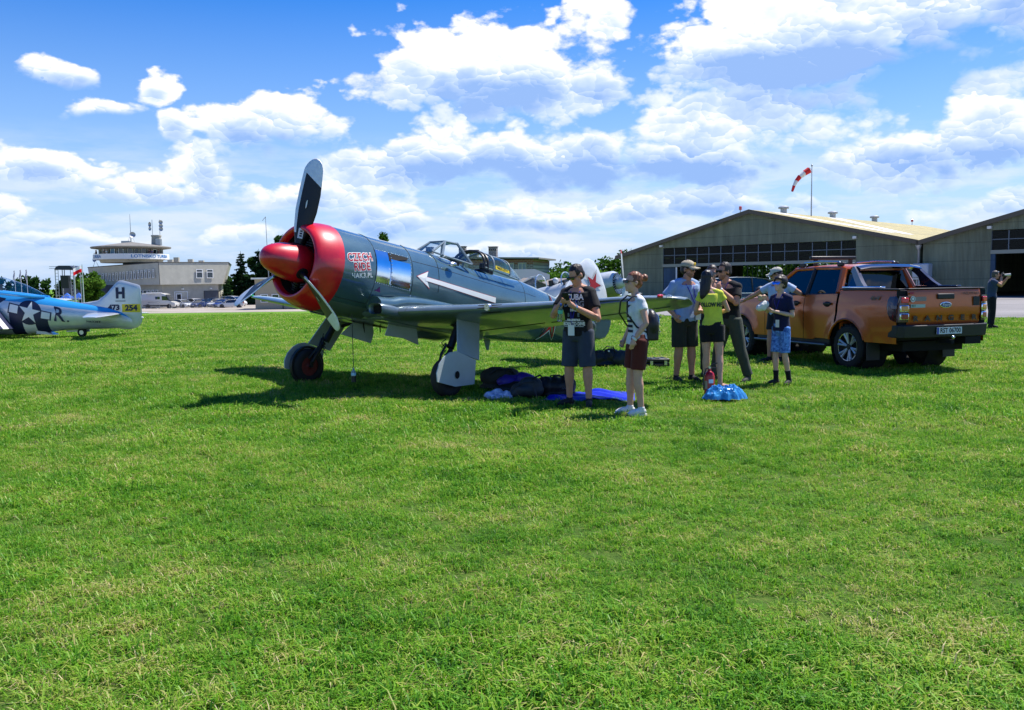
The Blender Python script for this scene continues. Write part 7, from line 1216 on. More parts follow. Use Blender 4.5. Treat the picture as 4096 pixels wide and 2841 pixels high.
    if top:
        S_ = MB(); rg = torso_rings(.010, hem - .001, 1.485)
        c0 = sum(rg[0], Vector((0, 0, 0))) / len(rg[0]); rg = [[c0 + (p - c0) * hem_flare for p in rg[0]]] + rg[1:]
        S_.loft(rg)
        for s in 'RL':
            sh, el = D['sh' + s], D['el' + s]; e = sh.lerp(el, sleeve); inn = sh.lerp(D['chest'], .35); S_.tube([inn, sh, sh.lerp(el, sleeve * .55), e], [.075 * a_, .066 * a_, .066 * a_, .070 * a_], 14); S_.ell(sh, (.066 * a_,) * 3); S_.tube([D['neck'] + V(0, 0, -.012 * k), D['neck'].lerp(sh, .5) + V(0, 0, .006 * k), sh], [.056 * a_, .060 * a_, .064 * a_], 12)
        remeshed('shirt', S_, top, t, .012 if not lowdetail else .03, 3, .008 * k if not lowdetail else 0, seed=int(h * 100) % 17, wsc=(20, 20, 11))
    if bottom:
        T_ = MB(); T_.loft(torso_rings(.006, .84, 1.05))
        for s in 'RL':
            hip, kn, an = D['hip' + s], D['kn' + s], D['an' + s]; tot = (hip - kn).length + (kn - an).length
            if bot_len <= 1.0: e = hip.lerp(kn, bot_len); T_.tube([hip + V(0, 0, .03), hip.lerp(kn, bot_len * .5), e], [.104 * b_, .098 * b_, (.098 if not fem else .092) * b_], 16)
            else: T_.tube([hip + V(0, 0, .03), hip.lerp(kn, .5), kn, kn.lerp(an, .5), an + V(0, 0, .02)], [.104 * b_, .094 * b_, .080 * b_, .070 * b_, .068 * b_], 16); T_.ell(kn, (.079 * b_,) * 3)
        remeshed('trousers' if bot_len > 1 else 'shorts', T_, bottom, t, .012 if not lowdetail else .03, 2, .007 * k if not lowdetail else 0, seed=5, wsc=(22, 22, 9))
    if shoes:
        for s in 'RL':
            an, to = D['an' + s], D['toe' + s]; d = (to - an); d.z = 0; d.normalize(); q = MB(); q.tube([an - d * .06 * k + V(0, 0, -.035 * k), an + V(0, 0, -.03 * k), an + d * .09 * k + V(0, 0, -.035 * k), an + d * .155 * k + V(0, 0, -.052 * k), an + d * .195 * k + V(0, 0, -.06 * k)], [.030 * k, .040 * k, .042 * k, .036 * k, .018 * k], 12); q.tube([an + V(0, 0, .03 * k), an + V(0, 0, -.04 * k)], [.044 * k, .044 * k], 12)
            so3 = remeshed('shoe', q, shoes[0], t, .010 if not lowdetail else .02, 2); q = MB(); z0 = max(.0, 0); side = Vector((-d.y, d.x, 0)); base = Vector((an.x, an.y, 0)); ol = [(-.08, 0), (-.065, .028), (.0, .034), (.09, .041), (.16, .037), (.205, .016), (.205, -.016), (.16, -.037), (.09, -.041), (.0, -.034), (-.065, -.028)]
            q.loft([[base + d * u * k + side * v * k + V(0, 0, z + max(0, an.z - .09 * k)) for u, v in ol] for z in (.002, .024)]); q.build('sole', shoes[1], so3, 60)
    if hair:
        q = MB()
        if hairkind in ('short', 'boy', 'thin'):
            e = .006 if hairkind == 'thin' else (.012 if hairkind == 'short' else .028); q.ell(hp(-.016, 0, .045), ((.098 + e) * k, (.077 + e) * k, (.094 + e) * k), HM, 18, 12); q.ell(hp(-.045, 0, -.01), ((.072 + e * .6) * k, (.074 + e * .5) * k, .07 * k), HM, 14, 10)
            if hairkind == 'boy': q.ell(hp(.06, .01, .085), (.055 * k, .075 * k, .035 * k), HM); q.ell(hp(-.04, .0, -.02), (.075 * k, .085 * k, .065 * k), HM)
            hr = remeshed('hair', q, hair, t, .009, 1, .007, 3, (85, 85, 45))
        elif hairkind == 'bun':
            q.ell(hp(-.018, 0, .042), (.106 * k, .084 * k, .103 * k), HM, 18, 12); q.ell(hp(-.06, 0, .0), (.062 * k, .074 * k, .075 * k), HM); q.ell(hp(-.145, 0, .075), (.05 * k, .05 * k, .048 * k), HM); hr = remeshed('hair', q, hair, t, .009, 1, .007, 3, (85, 85, 45))
        elif hairkind == 'long':
            q.ell(hp(-.014, 0, .040), (.106 * k, .084 * k, .100 * k), HM, 18, 12); q.tube([hp(-.03, 0, .03), hp(-.042, 0, -.08), hp(-.055, 0, -.18), hp(-.065, 0, -.27), hp(-.07, 0, -.32)], [.080 * k, .082 * k, .080 * k, .066 * k, .034 * k], 16, flat=1.); hr = remeshed('hair', q, hair, t, .010, 1, .008, 3, (80, 80, 7))
        # keep the face clear: cut hair in front of the face plane
        me = hr.data; bm = bmesh.new(); bm.from_mesh(me); dele = []
        lim = .048 if hairkind != 'boy' else .062
        for v in bm.verts:
            q_ = v.co - H0; f_, u_ = q_.dot(hf) / k, q_.dot(hu) / k; l_ = abs(q_.dot(hl)) / k
            if (f_ > lim and u_ < (.082 if hairkind != 'boy' else .06)) or (f_ > .012 and u_ < .005): dele.append(v)
        bmesh.ops.delete(bm, geom=dele, context='VERTS'); bm.to_mesh(me); bm.free()
    P = dict(root=t, D=D, hp=hp, HM=HM, k=k, hf=hf, hl=hl, hu=hu, body=body, yax=yax); return P
def sunglasses(P, m=None, lens=None, wrap=False):
    hp, k = P['hp'], P['k']; m = m or m_blk; lens = lens or mat('dark_lens', (.01, .01, .012), .06, 0, .9, 1.); q = MB(); q.tube([hp(.097, -.062, .012), hp(.112, -.03, .014), hp(.114, 0, .012), hp(.112, .03, .014), hp(.097, .062, .012)], .005 * k, 6)
    for s in (-1, 1): q.tube([hp(.097, s * .064, .012), hp(.04, s * .082, .010), hp(-.02, s * .085, .0)], .0045 * k, 6)
    fr_ = q.build('sunglasses', m, P['root'])
    for s in (-1, 1):
        q = MB(); o_ = [(-.030, .016), (.030, .016), (.032, -.002), (.020, -.024), (-.014, -.024), (-.030, -.006)] if not wrap else [(-.033, .02), (.034, .02), (.04, .0), (.02, -.022), (-.018, -.022), (-.033, -.006)]
        q.add([hp(.112 - abs(s * .034 + u) * .20, s * .034 + u * s * (1 if s > 0 else 1), .006 + v) for u, v in o_] + [hp(.104 - abs(s * .034 + u) * .20, s * .034 + u * s, .006 + v) for u, v in o_], [(0, 1, 2, 3, 4, 5), (11, 10, 9, 8, 7, 6)] + [(i, i + 6, (i + 1) % 6 + 6, (i + 1) % 6) for i in range(6)]); q.build('lens', lens, fr_)
def cap(P, m, emblem=None, back=False, name='cap'):
    hp, k, HM = P['hp'], P['k'], P['HM']; q = MB(); rows = []
    for i in range(9): a = R(90 * i / 8); rows.append([hp(-.012 + .113 * math.cos(a) * math.cos(b), .092 * math.cos(a) * math.sin(b), .055 + .085 * math.sin(a)) for b in [2 * math.pi * j / 24 for j in range(24)]])
    rows[-1] = [hp(-.012 + .004 * math.cos(2 * math.pi * j / 24), .004 * math.sin(2 * math.pi * j / 24), .141) for j in range(24)]
    q.loft([[hp(-.012 + .110 * math.cos(b), .089 * math.sin(b), .045) for b in [2 * math.pi * j / 24 for j in range(24)]]] + rows, False, True); co = q.build(name, m, P['root'], 60); q = MB(); n = 12
    a = [hp(-.012 + .112 * math.cos(b), .091 * math.sin(b), .052) for b in [R(-68 + 136 * j / n) for j in range(n + 1)]]; b2 = [hp(.075 + .115 * math.cos(b), .088 * math.sin(b), .030 + .012 * math.cos(b) - .02 * abs(math.sin(b))) for b in [R(-80 + 160 * j / n) for j in range(n + 1)]]
    q.loft([a, b2, [p - P['hu'] * .006 for p in b2], [p - P['hu'] * .006 for p in a]], closed=False); q.build('brim', m, co, 60)
    if emblem: q = MB(); q.ell(hp(.098, 0, .088), (.008 * k, .030 * k, .024 * k), HM); q.build('emblem', emblem, co)
    return co
def beard(P, m):
    hp, k, HM = P['hp'], P['k'], P['HM']; q = MB(); q.ell(hp(.029, 0, -.052), (.067 * k, .0595 * k, .073 * k), HM, 16, 12); q.ell(hp(.067, 0, -.1), (.027 * k, .031 * k, .023 * k), HM)
    o = remeshed('beard', q, m, P['root'], .010, 1); bm = bmesh.new(); bm.from_mesh(o.data); H0 = hp(0, 0, 0); bmesh.ops.delete(bm, geom=[v for v in bm.verts if (v.co - H0).dot(P['hu']) / k > -.045 or (v.co - H0).dot(P['hf']) / k < -.005], context='VERTS'); bm.to_mesh(o.data); bm.free()
def lanyard(P, m, card=None, drop=.36, side=.0, front=.13, name='lanyard'):
    D, k = P['D'], P['k']; n = D['neck']; f = Vector((1, 0, 0)); y = P['yax']; q = MB(); tip = D['chest'] + f * front * k + V(0, side, -drop * k + .13 * k)
    for s in (-1, 1): q.tube([n + y * s * .055 * k - f * .04 * k + V(0, 0, .02 * k), n + y * s * .07 * k + f * .045 * k + V(0, 0, .0), D['chest'] + f * (front + .005) * k + y * s * .045 * k + V(0, 0, .05 * k), tip], .0075 * k, 6, flat=.4)
    lo = q.build(name, m, P['root'])
    if card: q = MB(); q.box(tip + f * .008 + V(0, 0, -.065 * k), (.004, .085 * k, .13 * k)); c = q.build('badge_card', card, lo); return c
    return lo
def chest_text(P, s, z, size, m, y0=0., front=.128, sx=1., bold=.003, slant=0., back=False, curve=1.6, name='lettering'):
    """print that follows the chest of the shirt"""
    k = P['k']; D = P['D']; vs_, fs_ = text2d(s, size=size * k, bold=bold, sx=sx); q = MB(); sg = -1 if back else 1; c = D['chest']
    # text reads from the wearer's right to left when seen from the front
    q.add([V(c.x + sg * (front * k - curve * (x + y0) ** 2 * 1.0) + slant * y, (x + y0) * sg, z * k + y) for x, y in vs_], fs_); return q.build(name, m, P['root'], 180)
def watch(P, s, m):
    el, wr = P['D']['el' + s], P['D']['wr' + s]; d = (wr - el).normalized(); q = MB(); q.lathe([(-.012, .034 * P['k']), (.012, .034 * P['k'])], wr - d * .015, d, 16, False); q.lathe([(-.012, .0355 * P['k']), (.012, .0355 * P['k'])], wr - d * .015, d, 16, False); o = q.build('wrist_watch', m, P['root']); x, y, _ = frame(d); q = MB(); q.lathe([(0, .020), (.010, .018)], wr - d * .015 + V(0, 0, .034), (0, 0, 1), 14); q.build('dial', m_alu, o)
m_navyc = cloth('blue_lanyard', (.02, .02, .30), .6); m_cardw = mat('card_white', (.72, .73, .74), .35); m_hairb = mat('dark_brown_hair', (.025, .015, .010), .5, var=.4, vs_=60.); m_black_sh = (cloth('black_shoe', (.012, .012, .013), .6), mat('shoe_sole_dark', (.03, .03, .03), .8)); m_blackc = cloth('black', (.011, .011, .013)); m_wht = mat('white_print', (.72, .72, .72), .7)
# man with the phone
P1 = person('man in black printed T-shirt and dark blue shorts looking down at a phone', (.84, 11.2, 0), (-.45, -.89), 1.80, dict(head=(.055, 0, 1.655), elR=(.16, -.27, 1.16), wrR=(.38, -.05, 1.33), elL=(.10, .30, 1.12), wrL=(.36, .10, 1.27), knR=(.02, -.12, .51), knL=(.03, .13, .51), anR=(-.03, -.14, .09), anL=(.03, .15, .09), toeR=(.12, -.22, .035), toeL=(.19, .21, .035)), 0, bulk=1.10, top=m_blackc, sleeve=.62, hem=.90, bottom=cloth('denim_shorts', (.040, .052, .085)), bot_len=1.0, shoes=m_black_sh, hair=m_hairb, hairkind='thin', headdir=(.88, -.47, 0), headtilt=R(-24), hands=dict(R=dict(dir=(.25, .5, .25), n=(.2, .3, .6), curl=1.2), L=dict(dir=(.45, -.35, .35), n=(-.2, -.1, .9), curl=1.0)))
sunglasses(P1); lc = lanyard(P1, m_navyc, m_cardw, .42, -.03, .145); watch(P1, 'L', m_alu)
for s, z, sz, m_, sx in (('SCUBA', 1.385, .10, m_wht, .82), ('DIVING', 1.30, .10, mat('grey_blue_print', (.16, .22, .27), .7), .8), ('DIVE', 1.225, .040, m_wht, 1.), ('B        E', 1.165, .06, mat('grey_blue_print', (.16, .22, .27), .7), .8), ('FOR LIFESTYLE', 1.105, .026, m_wht, 1.), ('BORN TO DIVE', 1.055, .058, m_wht, .72)): chest_text(P1, s, z, sz, m_, -.0, .158, sx)
for z in (1.09, 1.02): q = MB(); q.grid(lambda u, v: V(.012 + .1585 - 1.6 * lerp(-.13, .13, u) ** 2, lerp(-.13, .13, u), z + .005 * v), 8, 1); q.build('printed_rule', m_wht, P1['root'])
rt = P1['root']; M1 = Matrix.Rotation(rt.rotation_euler.z, 3, 'Z')
ph = empty('mobile_phone', rt.location + M1 @ V(.455, .035, 1.385), rt.rotation_euler.z); tag(ph, 'black mobile phone held by the man in the printed T-shirt', 'phone'); q = MB(); rt_ = Matrix.Rotation(R(-52), 3, 'Y'); q.box((0, 0, 0), (.155, .078, .009), rt_); q.build('phone_case', m_blk, ph, bevel=.004); q = MB(); q.box(rt_ @ V(0, 0, .0055), (.145, .070, .002), rt_); q.build('phone_screen', mat('phone_glass', (.01, .012, .016), .05, coat=1.), ph)
wb = empty('water_bottle', rt.location + M1 @ V(.43, -.06, 1.20), rt.rotation_euler.z); tag(wb, 'clear plastic water bottle with teal label hanging from the man\'s hand', 'bottle'); q = MB(); q.lathe([(-.11, .02), (-.105, .03), (.0, .031), (.03, .031), (.065, .025), (.09, .013), (.105, .013)], (0, 0, 0), (.35, .25, 1), 16); q.build('bottle_body', mat('clear_pet', (.75, .85, .9), .05, trans=.85, ior=1.2), wb); q = MB(); q.lathe([(.0, .0318), (.05, .0318)], (0, 0, 0), (.35, .25, 1), 16, False); q.build('bottle_label', mat('teal_label', (.10, .50, .45), .4), wb); q = MB(); q.lathe([(.10, .015), (.125, .015)], (0, 0, 0), (.35, .25, 1), 12); q.build('bottle_cap', mat('blue_cap', (.02, .08, .4), .4), wb)
# woman with backpack
P2 = person('woman with auburn bun, white T-shirt and maroon shorts standing in profile', (1.47, 10.42, 0), (-.98, -.20), 1.68, dict(chest=(.0, 0, 1.33), neck=(.02, 0, 1.50), head=(.055, 0, 1.67), elL=(-.03, .235, 1.17), wrL=(.12, .20, .97), elR=(-.02, -.235, 1.17), wrR=(.10, -.21, .95), anL=(-.02, .09, .09), anR=(.06, -.11, .09), knL=(.03, .09, .51), knR=(.05, -.10, .51), toeL=(.15, .11, .035), toeR=(.23, -.12, .035)), 1, True, 1.06, cloth('white_tee', (.72, .73, .76)), .42, .90, cloth('maroon', (.095, .018, .014)), .82, (cloth('white_shoe', (.70, .70, .68), .6), mat('white_sole', (.65, .65, .63), .6)), mat('auburn_hair', (.20, .065, .022), .45, var=.5, vs_=50.), 'bun', (1, .06, 0), R(7), hands=dict(L=dict(dir=(.2, -.1, -1), curl=.5)))
sunglasses(P2, mat('tortoise_frame', (.06, .035, .02), .3)); watch(P2, 'L', mat('white_strap', (.7, .7, .68), .5))
for i in range(7): q = MB(); z = (.99 + .062 * i) * P2['k']; q.grid(lambda u, v: V(P2['D']['chest'].x + .129 * P2['k'] - .004 * abs(i - 4.5) - 2.6 * lerp(-.09, .09, u) ** 2, lerp(-.09, .09, u), z + .030 * v), 8, 1); q.build('printed_stripe', mat('navy_print', (.012, .014, .03), .7), P2['root'])
bp_ = empty('backpack', P2['root'].location + V(-.085, -.01, 0), P2['root'].rotation_euler.z); tag(bp_, 'small black leather backpack with silver zips on the woman\'s back', 'backpack'); m_lea = mat('black_leather', (.010, .010, .011), .38, bump=.2, bs=60.)
q = MB(); q.ell((-.245, .0, 1.06), (.10, .145, .19), None, 16, 12); q.box((-.235, 0, .99), (.15, .25, .22)); bo3 = remeshed('bag_body', q, m_lea, bp_, .012, 4)
q = MB(); q.tube([(-.325, .085 * math.cos(a), 1.08 + .105 * math.sin(a)) for a in [R(-10 + 200 * i / 14) for i in range(15)]], .006, 6); q.build('main_zip', m_alu, bp_); q = MB(); q.tube([(-.335, -.11, .985), (-.348, 0, .99), (-.335, .11, .985)], .006, 6); q.build('pocket_zip', m_alu, bp_); q = MB(); q.tube([(-.19, -.04, 1.24), (-.19, -.03, 1.31), (-.19, .03, 1.31), (-.19, .04, 1.24)], .011, 8); q.build('grab_handle', m_lea, bp_)
for s in (-1, 1): q = MB(); q.tube([(-.17, s * .09, 1.22), (-.09, s * .105, 1.385), (.0, s * .105, 1.405), (.075, s * .12, 1.34), (.085, s * .145, 1.2), (-.02, s * .17, 1.05), (-.16, s * .12, .98)], .011, 6, flat=1.); q.build('shoulder_strap', m_lea, bp_)
for y in (.02, -.05): q = MB(); q.tube([(-.35, y, 1.02), (-.352, y, .945)], .005, 5); q.build('zip_pull', m_alu, bp_)
# man in the cap
P3 = person('tall man in sand coloured cap, pale blue polo shirt and dark olive shorts', (2.66, 13.72, 0), (.35, -.93), 1.88, dict(chest=(.01, .02, 1.33), neck=(.01, .03, 1.50), head=(.03, .045, 1.665), elR=(-.07, -.33, 1.20), wrR=(.05, -.20, 1.01), elL=(.02, .28, 1.19), wrL=(.16, .16, 1.06), anR=(-.03, -.12, .09), anL=(.03, .11, .09)), 2, bulk=1.12, top=cloth('pale_blue_polo', (.27, .38, .58)), sleeve=.66, hem=.90, bottom=cloth('olive_shorts', (.030, .031, .022)), bot_len=.96, shoes=m_black_sh, hair=m_hairb, hairkind='thin', headdir=(.85, .52, 0), headtilt=R(-6), hands=dict(R=dict(dir=(.55, .25, -.8), n=(-.2, .9, 0), curl=.5), L=dict(dir=(.5, -.6, -.2), curl=.7)))
sunglasses(P3); cap(P3, cloth('sand_cap', (.42, .36, .25)), mat('yellow_emblem', (.75, .50, .02), .5)); beard(P3, mat('stubble', (.24, .12, .075), .7)); lanyard(P3, m_navyc, m_cardw, .40, .12, .145)
q = MB()
for s in (-1, 1): q.poly([P3['D']['neck'] + V(x * 1.04, s * y * 1.04 + .0, z) for x, y, z in ((.06, .01, -.03), (.03, .07, .015), (.045, .10, -.015), (.085, .05, -.065))])
q.build('collar', MATS['cloth_pale_blue_polo'], P3['root'])
# woman seen from behind
P4 = person('woman with long dark hair in a yellow T-shirt seen from behind', (2.93, 12.93, 0), (.28, .96), 1.72, dict(chest=(.0, .04, 1.33), neck=(.0, .07, 1.50), head=(.02, .09, 1.665), shL=(0, .195, 1.435), shR=(0, -.10, 1.445), elR=(.06, -.21, 1.19), wrR=(.20, .0, 1.13), elL=(.06, .27, 1.19), wrL=(.20, .08, 1.15), pel=(0, .02, .96), hipR=(0, -.07, .93), hipL=(0, .115, .93), anR=(-.10, -.11, .09), knR=(-.02, -.09, .51), anL=(.05, .12, .09), toeR=(.02, -.22, .03), toeL=(.14, .16, .03)), 1, True, 1.0, cloth('yellow_tee', (.74, .74, .07)), .40, .93, m_blackc, .52, None, mat('black_hair', (.012, .009, .008), .4, var=.4, vs_=60.), 'long', (.8, -.6, 0), R(-4), sandals=True, hands=dict(R=dict(dir=(.2, 1, 0)), L=dict(dir=(.2, -1, 0))))
chest_text(P4, 'FOLLOW ME', 1.275, .085, m_blk, -.04, .130, .72, .004, back=True, curve=1.2)
# man in black with hand at his chin
P5 = person('man in black T-shirt and grey green trousers with hand at his chin', (3.36, 13.72, 0), (-.88, -.45), 1.83, dict(chest=(.03, 0, 1.33), neck=(.06, 0, 1.50), head=(.10, -.02, 1.67), elL=(.10, .25, 1.20), wrL=(.27, .09, 1.41), elR=(.06, -.24, 1.18), wrR=(.24, -.02, 1.17), hipL=(0, .10, .93), hipR=(0, -.09, .93), knL=(-.06, .17, .51), anL=(-.16, .24, .09), toeL=(-.02, .30, .035), knR=(.10, -.13, .51), anR=(.17, -.16, .09), toeR=(.33, -.20, .035)), 2, bulk=1.08, top=m_blackc, sleeve=.62, hem=.92, bottom=cloth('grey_green_trousers', (.052, .062, .048)), bot_len=2.0, shoes=(cloth('grey_shoe', (.05, .05, .045), .7), mat('shoe_sole_dark', (.03, .03, .03), .8)), hair=m_hairb, hairkind='short', headdir=(1, .0, 0), headtilt=R(2), hands=dict(L=dict(dir=(.15, -.25, .9), n=(-.8, -.3, .1), curl=1.3), R=dict(dir=(.3, .9, 0), curl=.6)))
sunglasses(P5); beard(P5, mat('stubble', (.24, .12, .075), .7)); watch(P5, 'L', mat('white_strap', (.7, .7, .68), .5)); lanyard(P5, m_navyc, None, .34, 0, .13)
# person mostly hidden behind the yellow T-shirt
P6 = person('dark haired person mostly hidden behind the woman in yellow', (3.27, 14.55, 0), (-.2, -.97), 1.82, dict(elR=(.08, -.22, 1.19), wrR=(.2, -.05, 1.08), elL=(.08, .22, 1.19), wrL=(.2, .05, 1.1)), 0, top=cloth('dark_grey_tee', (.03, .03, .035)), bottom=cloth('charcoal_trousers', (.02, .02, .022)), bot_len=2.0, shoes=m_black_sh, hair=m_hairb, hairkind='short'); sunglasses(P6)
# man leaning against the pickup
P7 = person('man in pale cap and light blue T-shirt leaning against the pickup door', (5.02, 16.80, 0), (-.72, -.69), 1.80, dict(chest=(-.02, 0, 1.33), neck=(-.02, -.02, 1.50), head=(.02, -.03, 1.66), shL=(-.04, .175, 1.445), shR=(.0, -.175, 1.44), elR=(.04, -.46, 1.28), wrR=(-.02, -.70, 1.19), elL=(-.17, .36, 1.30), wrL=(-.30, .22, 1.34), anR=(.12, -.10, .09), anL=(.10, .10, .09), knR=(.09, -.1, .51), knL=(.08, .1, .51)), 2, bulk=1.06, top=cloth('light_blue_tee', (.42, .52, .72)), sleeve=.55, hem=.86, bottom=cloth('dark_shorts', (.016, .016, .02)), bot_len=.75, shoes=m_black_sh, hair=m_hairb, hairkind='thin', headdir=(.5, -.85, 0), headtilt=R(-14), hands=dict(R=dict(dir=(-.1, -.9, -.4), n=(0, .3, -1), curl=.25), L=dict(dir=(-.4, -.6, 0), curl=.6)))
cap(P7, cloth('pale_cap', (.52, .50, .42))); sunglasses(P7); q = MB(); q.box(P7['D']['chest'] + V(.128, -.11 + .16, -.09), (.006, .085, .12)); q.build('badge_card', m_cardw, P7['root'])
# boy
m_camo = mat('blue_camouflage', (.14, .32, .70), .85, var=.4, vs_=26., dark=(.008, .05, .30), detail=2)
P8 = person('boy in navy T-shirt and blue camouflage shorts holding food', (3.99, 13.18, 0), (-.85, -.50), 1.62, dict(head=(.04, 0, 1.665), neck=(.01, 0, 1.50), elL=(-.02, .22, 1.16), wrL=(.25, .08, 1.23), elR=(.10, -.21, 1.22), wrR=(.32, -.08, 1.40), anR=(.04, -.06, .09), anL=(-.10, .09, .09), knR=(.05, -.075, .51), knL=(.0, .085, .51), toeR=(.20, -.08, .035), toeL=(.05, .15, .035), hipR=(0, -.08, .93), hipL=(0, .08, .93)), 3, bulk=.86, top=cloth('navy_tee', (.010, .013, .055)), sleeve=.70, hem=.90, bottom=m_camo, bot_len=.92, shoes=m_black_sh, hair=m_hairb, hairkind='boy', headdir=(1, .05, 0), headtilt=R(8), hands=dict(L=dict(dir=(.9, -.1, .2), n=(0, -.2, 1), curl=.9), R=dict(dir=(.4, .1, .8), n=(.4, .8, 0), curl=1.3)))
sunglasses(P8, mat('blue_frame', (.01, .03, .2), .3), mat('blue_mirror_lens', (.01, .20, .75), .06, .8), True)
for s in 'RL': an, kn = P8['D']['an' + s], P8['D']['kn' + s]; q = MB(); q.tube([an + V(0, 0, -.03), an.lerp(kn, .18), an.lerp(kn, .38)], [.040, .038, .045], 12); q.build('sock', m_blackc, P8['root'])
lanyard(P8, m_navyc, None, .2, 0, .105); q = MB(); q.box(P8['D']['pel'] + V(.115, .03, .06), (.005, .065, .11)); q.build('badge_card', m_cardw, P8['root'])
r8 = P8['root']; M8 = Matrix.Rotation(r8.rotation_euler.z, 3, 'Z'); fb_ = empty('food_wrap', r8.location + M8 @ V(.335, -.03, 1.19), r8.rotation_euler.z); tag(fb_, 'crumpled white paper food wrap in the boy\'s hands', 'food'); m_pap = mat('white_paper', (.66, .65, .60), .7)
q = MB(); q.ell((0, 0, 0), (.10, .055, .07), Matrix.Rotation(.5, 3, 'Y'), 12, 8); q.ell((.06, -.02, -.03), (.07, .05, .05)); remeshed('paper_bag', q, m_pap, fb_, .010, 1, .010, 2, (45, 45, 45)); q = MB(); q.ell((.03, -.04, .115), (.04, .035, .05)); remeshed('roll', q, mat('bread', (.50, .36, .20), .8), fb_, .009, 1, .004, 4, (60, 60, 60))
# photographer
P9 = person('photographer in dark blue T-shirt and black trousers aiming a camera by the hangar', (14.63, 27.2, gz(14.63, 27.2)), (.95, -.30), 1.77, dict(chest=(.02, 0, 1.33), neck=(.05, 0, 1.50), head=(.10, 0, 1.63), elR=(.20, -.20, 1.33), wrR=(.25, -.04, 1.55), elL=(.28, .12, 1.30), wrL=(.42, .03, 1.52)), 0, bulk=1.15, top=cloth('slate_blue_tee', (.035, .055, .11)), sleeve=.6, hem=.88, bottom=m_blackc, bot_len=2.0, shoes=m_black_sh, hair=mat('grey_hair', (.08, .065, .055), .5), hairkind='thin', hands=dict(R=dict(dir=(.5, .2, .6), curl=1.2), L=dict(dir=(.4, 0, .6), curl=1.1)))
r9 = P9['root']; M9 = Matrix.Rotation(r9.rotation_euler.z, 3, 'Z'); cm_ = empty('photo_camera', r9.location + M9 @ V(.29, -.01, 1.60), r9.rotation_euler.z); tag(cm_, 'camera with a long pale lens held up by the photographer', 'camera')
MB().box((0, 0, 0), (.07, .14, .10)).build('camera_body', m_blk, cm_, bevel=.015); q = MB(); q.lathe([(.03, .032), (.08, .033), (.10, .037), (.19, .038), (.21, .042)], (0, 0, 0), (1, 0, .05), 18); q.build('lens', mat('pale_lens_barrel', (.62, .60, .55), .4), cm_); MB().box((0, 0, .065), (.05, .05, .04)).build('viewfinder', m_blk, cm_, bevel=.008); lanyard(P9, m_blackc, None, .2, 0, .13, 'camera_strap')
q = MB(); q.tube([P9['hp'](.05, -.08, .08), P9['hp'](.08, 0, .10), P9['hp'](.05, .08, .08)], .014, 6); q.build('sunglasses', mat('dark_lens', (.01, .01, .012), .06, 0, .9, 1.), r9)
# spectators on the tower balcony and canopy
BAL = V(-71.4, 169, 6.75)
for a, lab, c in ((-66, 'leftmost spectator on the tower balcony', (.03, .03, .05)), (-54, 'second spectator from the left on the tower balcony', (.05, .04, .04)), (-26, 'spectator in grey by the balcony doors of the tower', (.10, .11, .09)), (-20, 'spectator in white by the balcony doors of the tower', (.60, .60, .60)), (52, 'spectator in dark clothes right of the tower lettering', (.03, .03, .04)), (57, 'spectator in blue right of the tower lettering', (.03, .05, .22)), (72, 'rightmost spectator leaning on the tower balcony', (.06, .07, .08))):
    ra = R(a); p = BAL + V(6.1 * math.sin(ra), -6.1 * math.cos(ra), 0); person(lab, p, (math.sin(ra), -math.cos(ra)), 1.72, dict(elR=(.15, -.22, 1.16), wrR=(.33, -.15, 1.14), elL=(.15, .22, 1.16), wrL=(.33, .15, 1.14)), rnd.randint(0, 2), top=cloth('spectator_%d' % (a + 100), c), sleeve=.6, bottom=m_blackc, bot_len=2.0, hair=None, shoes=m_black_sh, lowdetail=True, group='spectators on the tower balcony')
# ------------------------------------------------------------------ things on the grass
def lump(mb, pts): [mb.ell(c, r, None, 12, 8) for c, r in pts]; return mb
m_nylon = mat('black_nylon', (.010, .010, .011), .55, bump=.4, bs=30., var=.3, vs_=12.); m_olive = mat('olive_canvas', (.028, .027, .018), .85, var=.3, vs_=10.); m_purple = mat('purple_nylon', (.035, .012, .22), .5, var=.3, vs_=9.); m_slate = mat('slate_nylon', (.020, .026, .032), .6, var=.25, vs_=9.)
# tarp
tp_ = tag(MB().grid(lambda u, v: (lambda x, y: V(x, y, gz(x, y) + .030 + .028 * math.sin(x * 9 + y * 6) * math.sin(y * 8 + 1.3 * math.sin(x * 4)) + .012 * math.sin(x * 23 + y * 17)))(lerp(lerp(.36, .75, v), lerp(1.60, 1.70, v), u), lerp(lerp(11.72, 11.55, u), 12.45 + .1 * math.sin(u * 5), v)), 46, 26).build('tarpaulin', mat('royal_blue_tarp', (.004, .018, .50), .45, var=.12, vs_=7., bump=.3, bs=14.), smooth=180), 'crumpled royal blue tarpaulin spread on the grass behind the two visitors', 'tarpaulin')
sm_ = tp_.modifiers.new('thickness', 'SOLIDIFY'); sm_.thickness = .006
def bag(name, label, cat, loc, rz, vols, m, wr=.010, seed=2, vox=.014, part='bag_body'):
    t = empty(name, (loc[0], loc[1], gz(loc[0], loc[1])), R(rz)); tag(t, label, cat); q = MB(); lump(q, vols); remeshed(part, q, m, t, vox, 3, wr, seed, (22, 22, 22)); return t
b1 = bag('duffel_bag', 'black duffel bag resting on the left end of the blue tarpaulin', 'bag', (.60, 12.25), 12, [((-.15, 0, .14), (.14, .16, .14)), ((0, 0, .135), (.2, .17, .13)), ((.16, 0, .15), (.13, .16, .145)), ((.0, 0, .03), (.3, .17, .05))], m_nylon)
for y in (-.06, .07): MB().tube([(-.13, y - .07, .2), (-.06, y - .05, .285), (.06, y - .05, .285), (.13, y - .07, .2)], .010, 6).build('handle', m_nylon, b1)
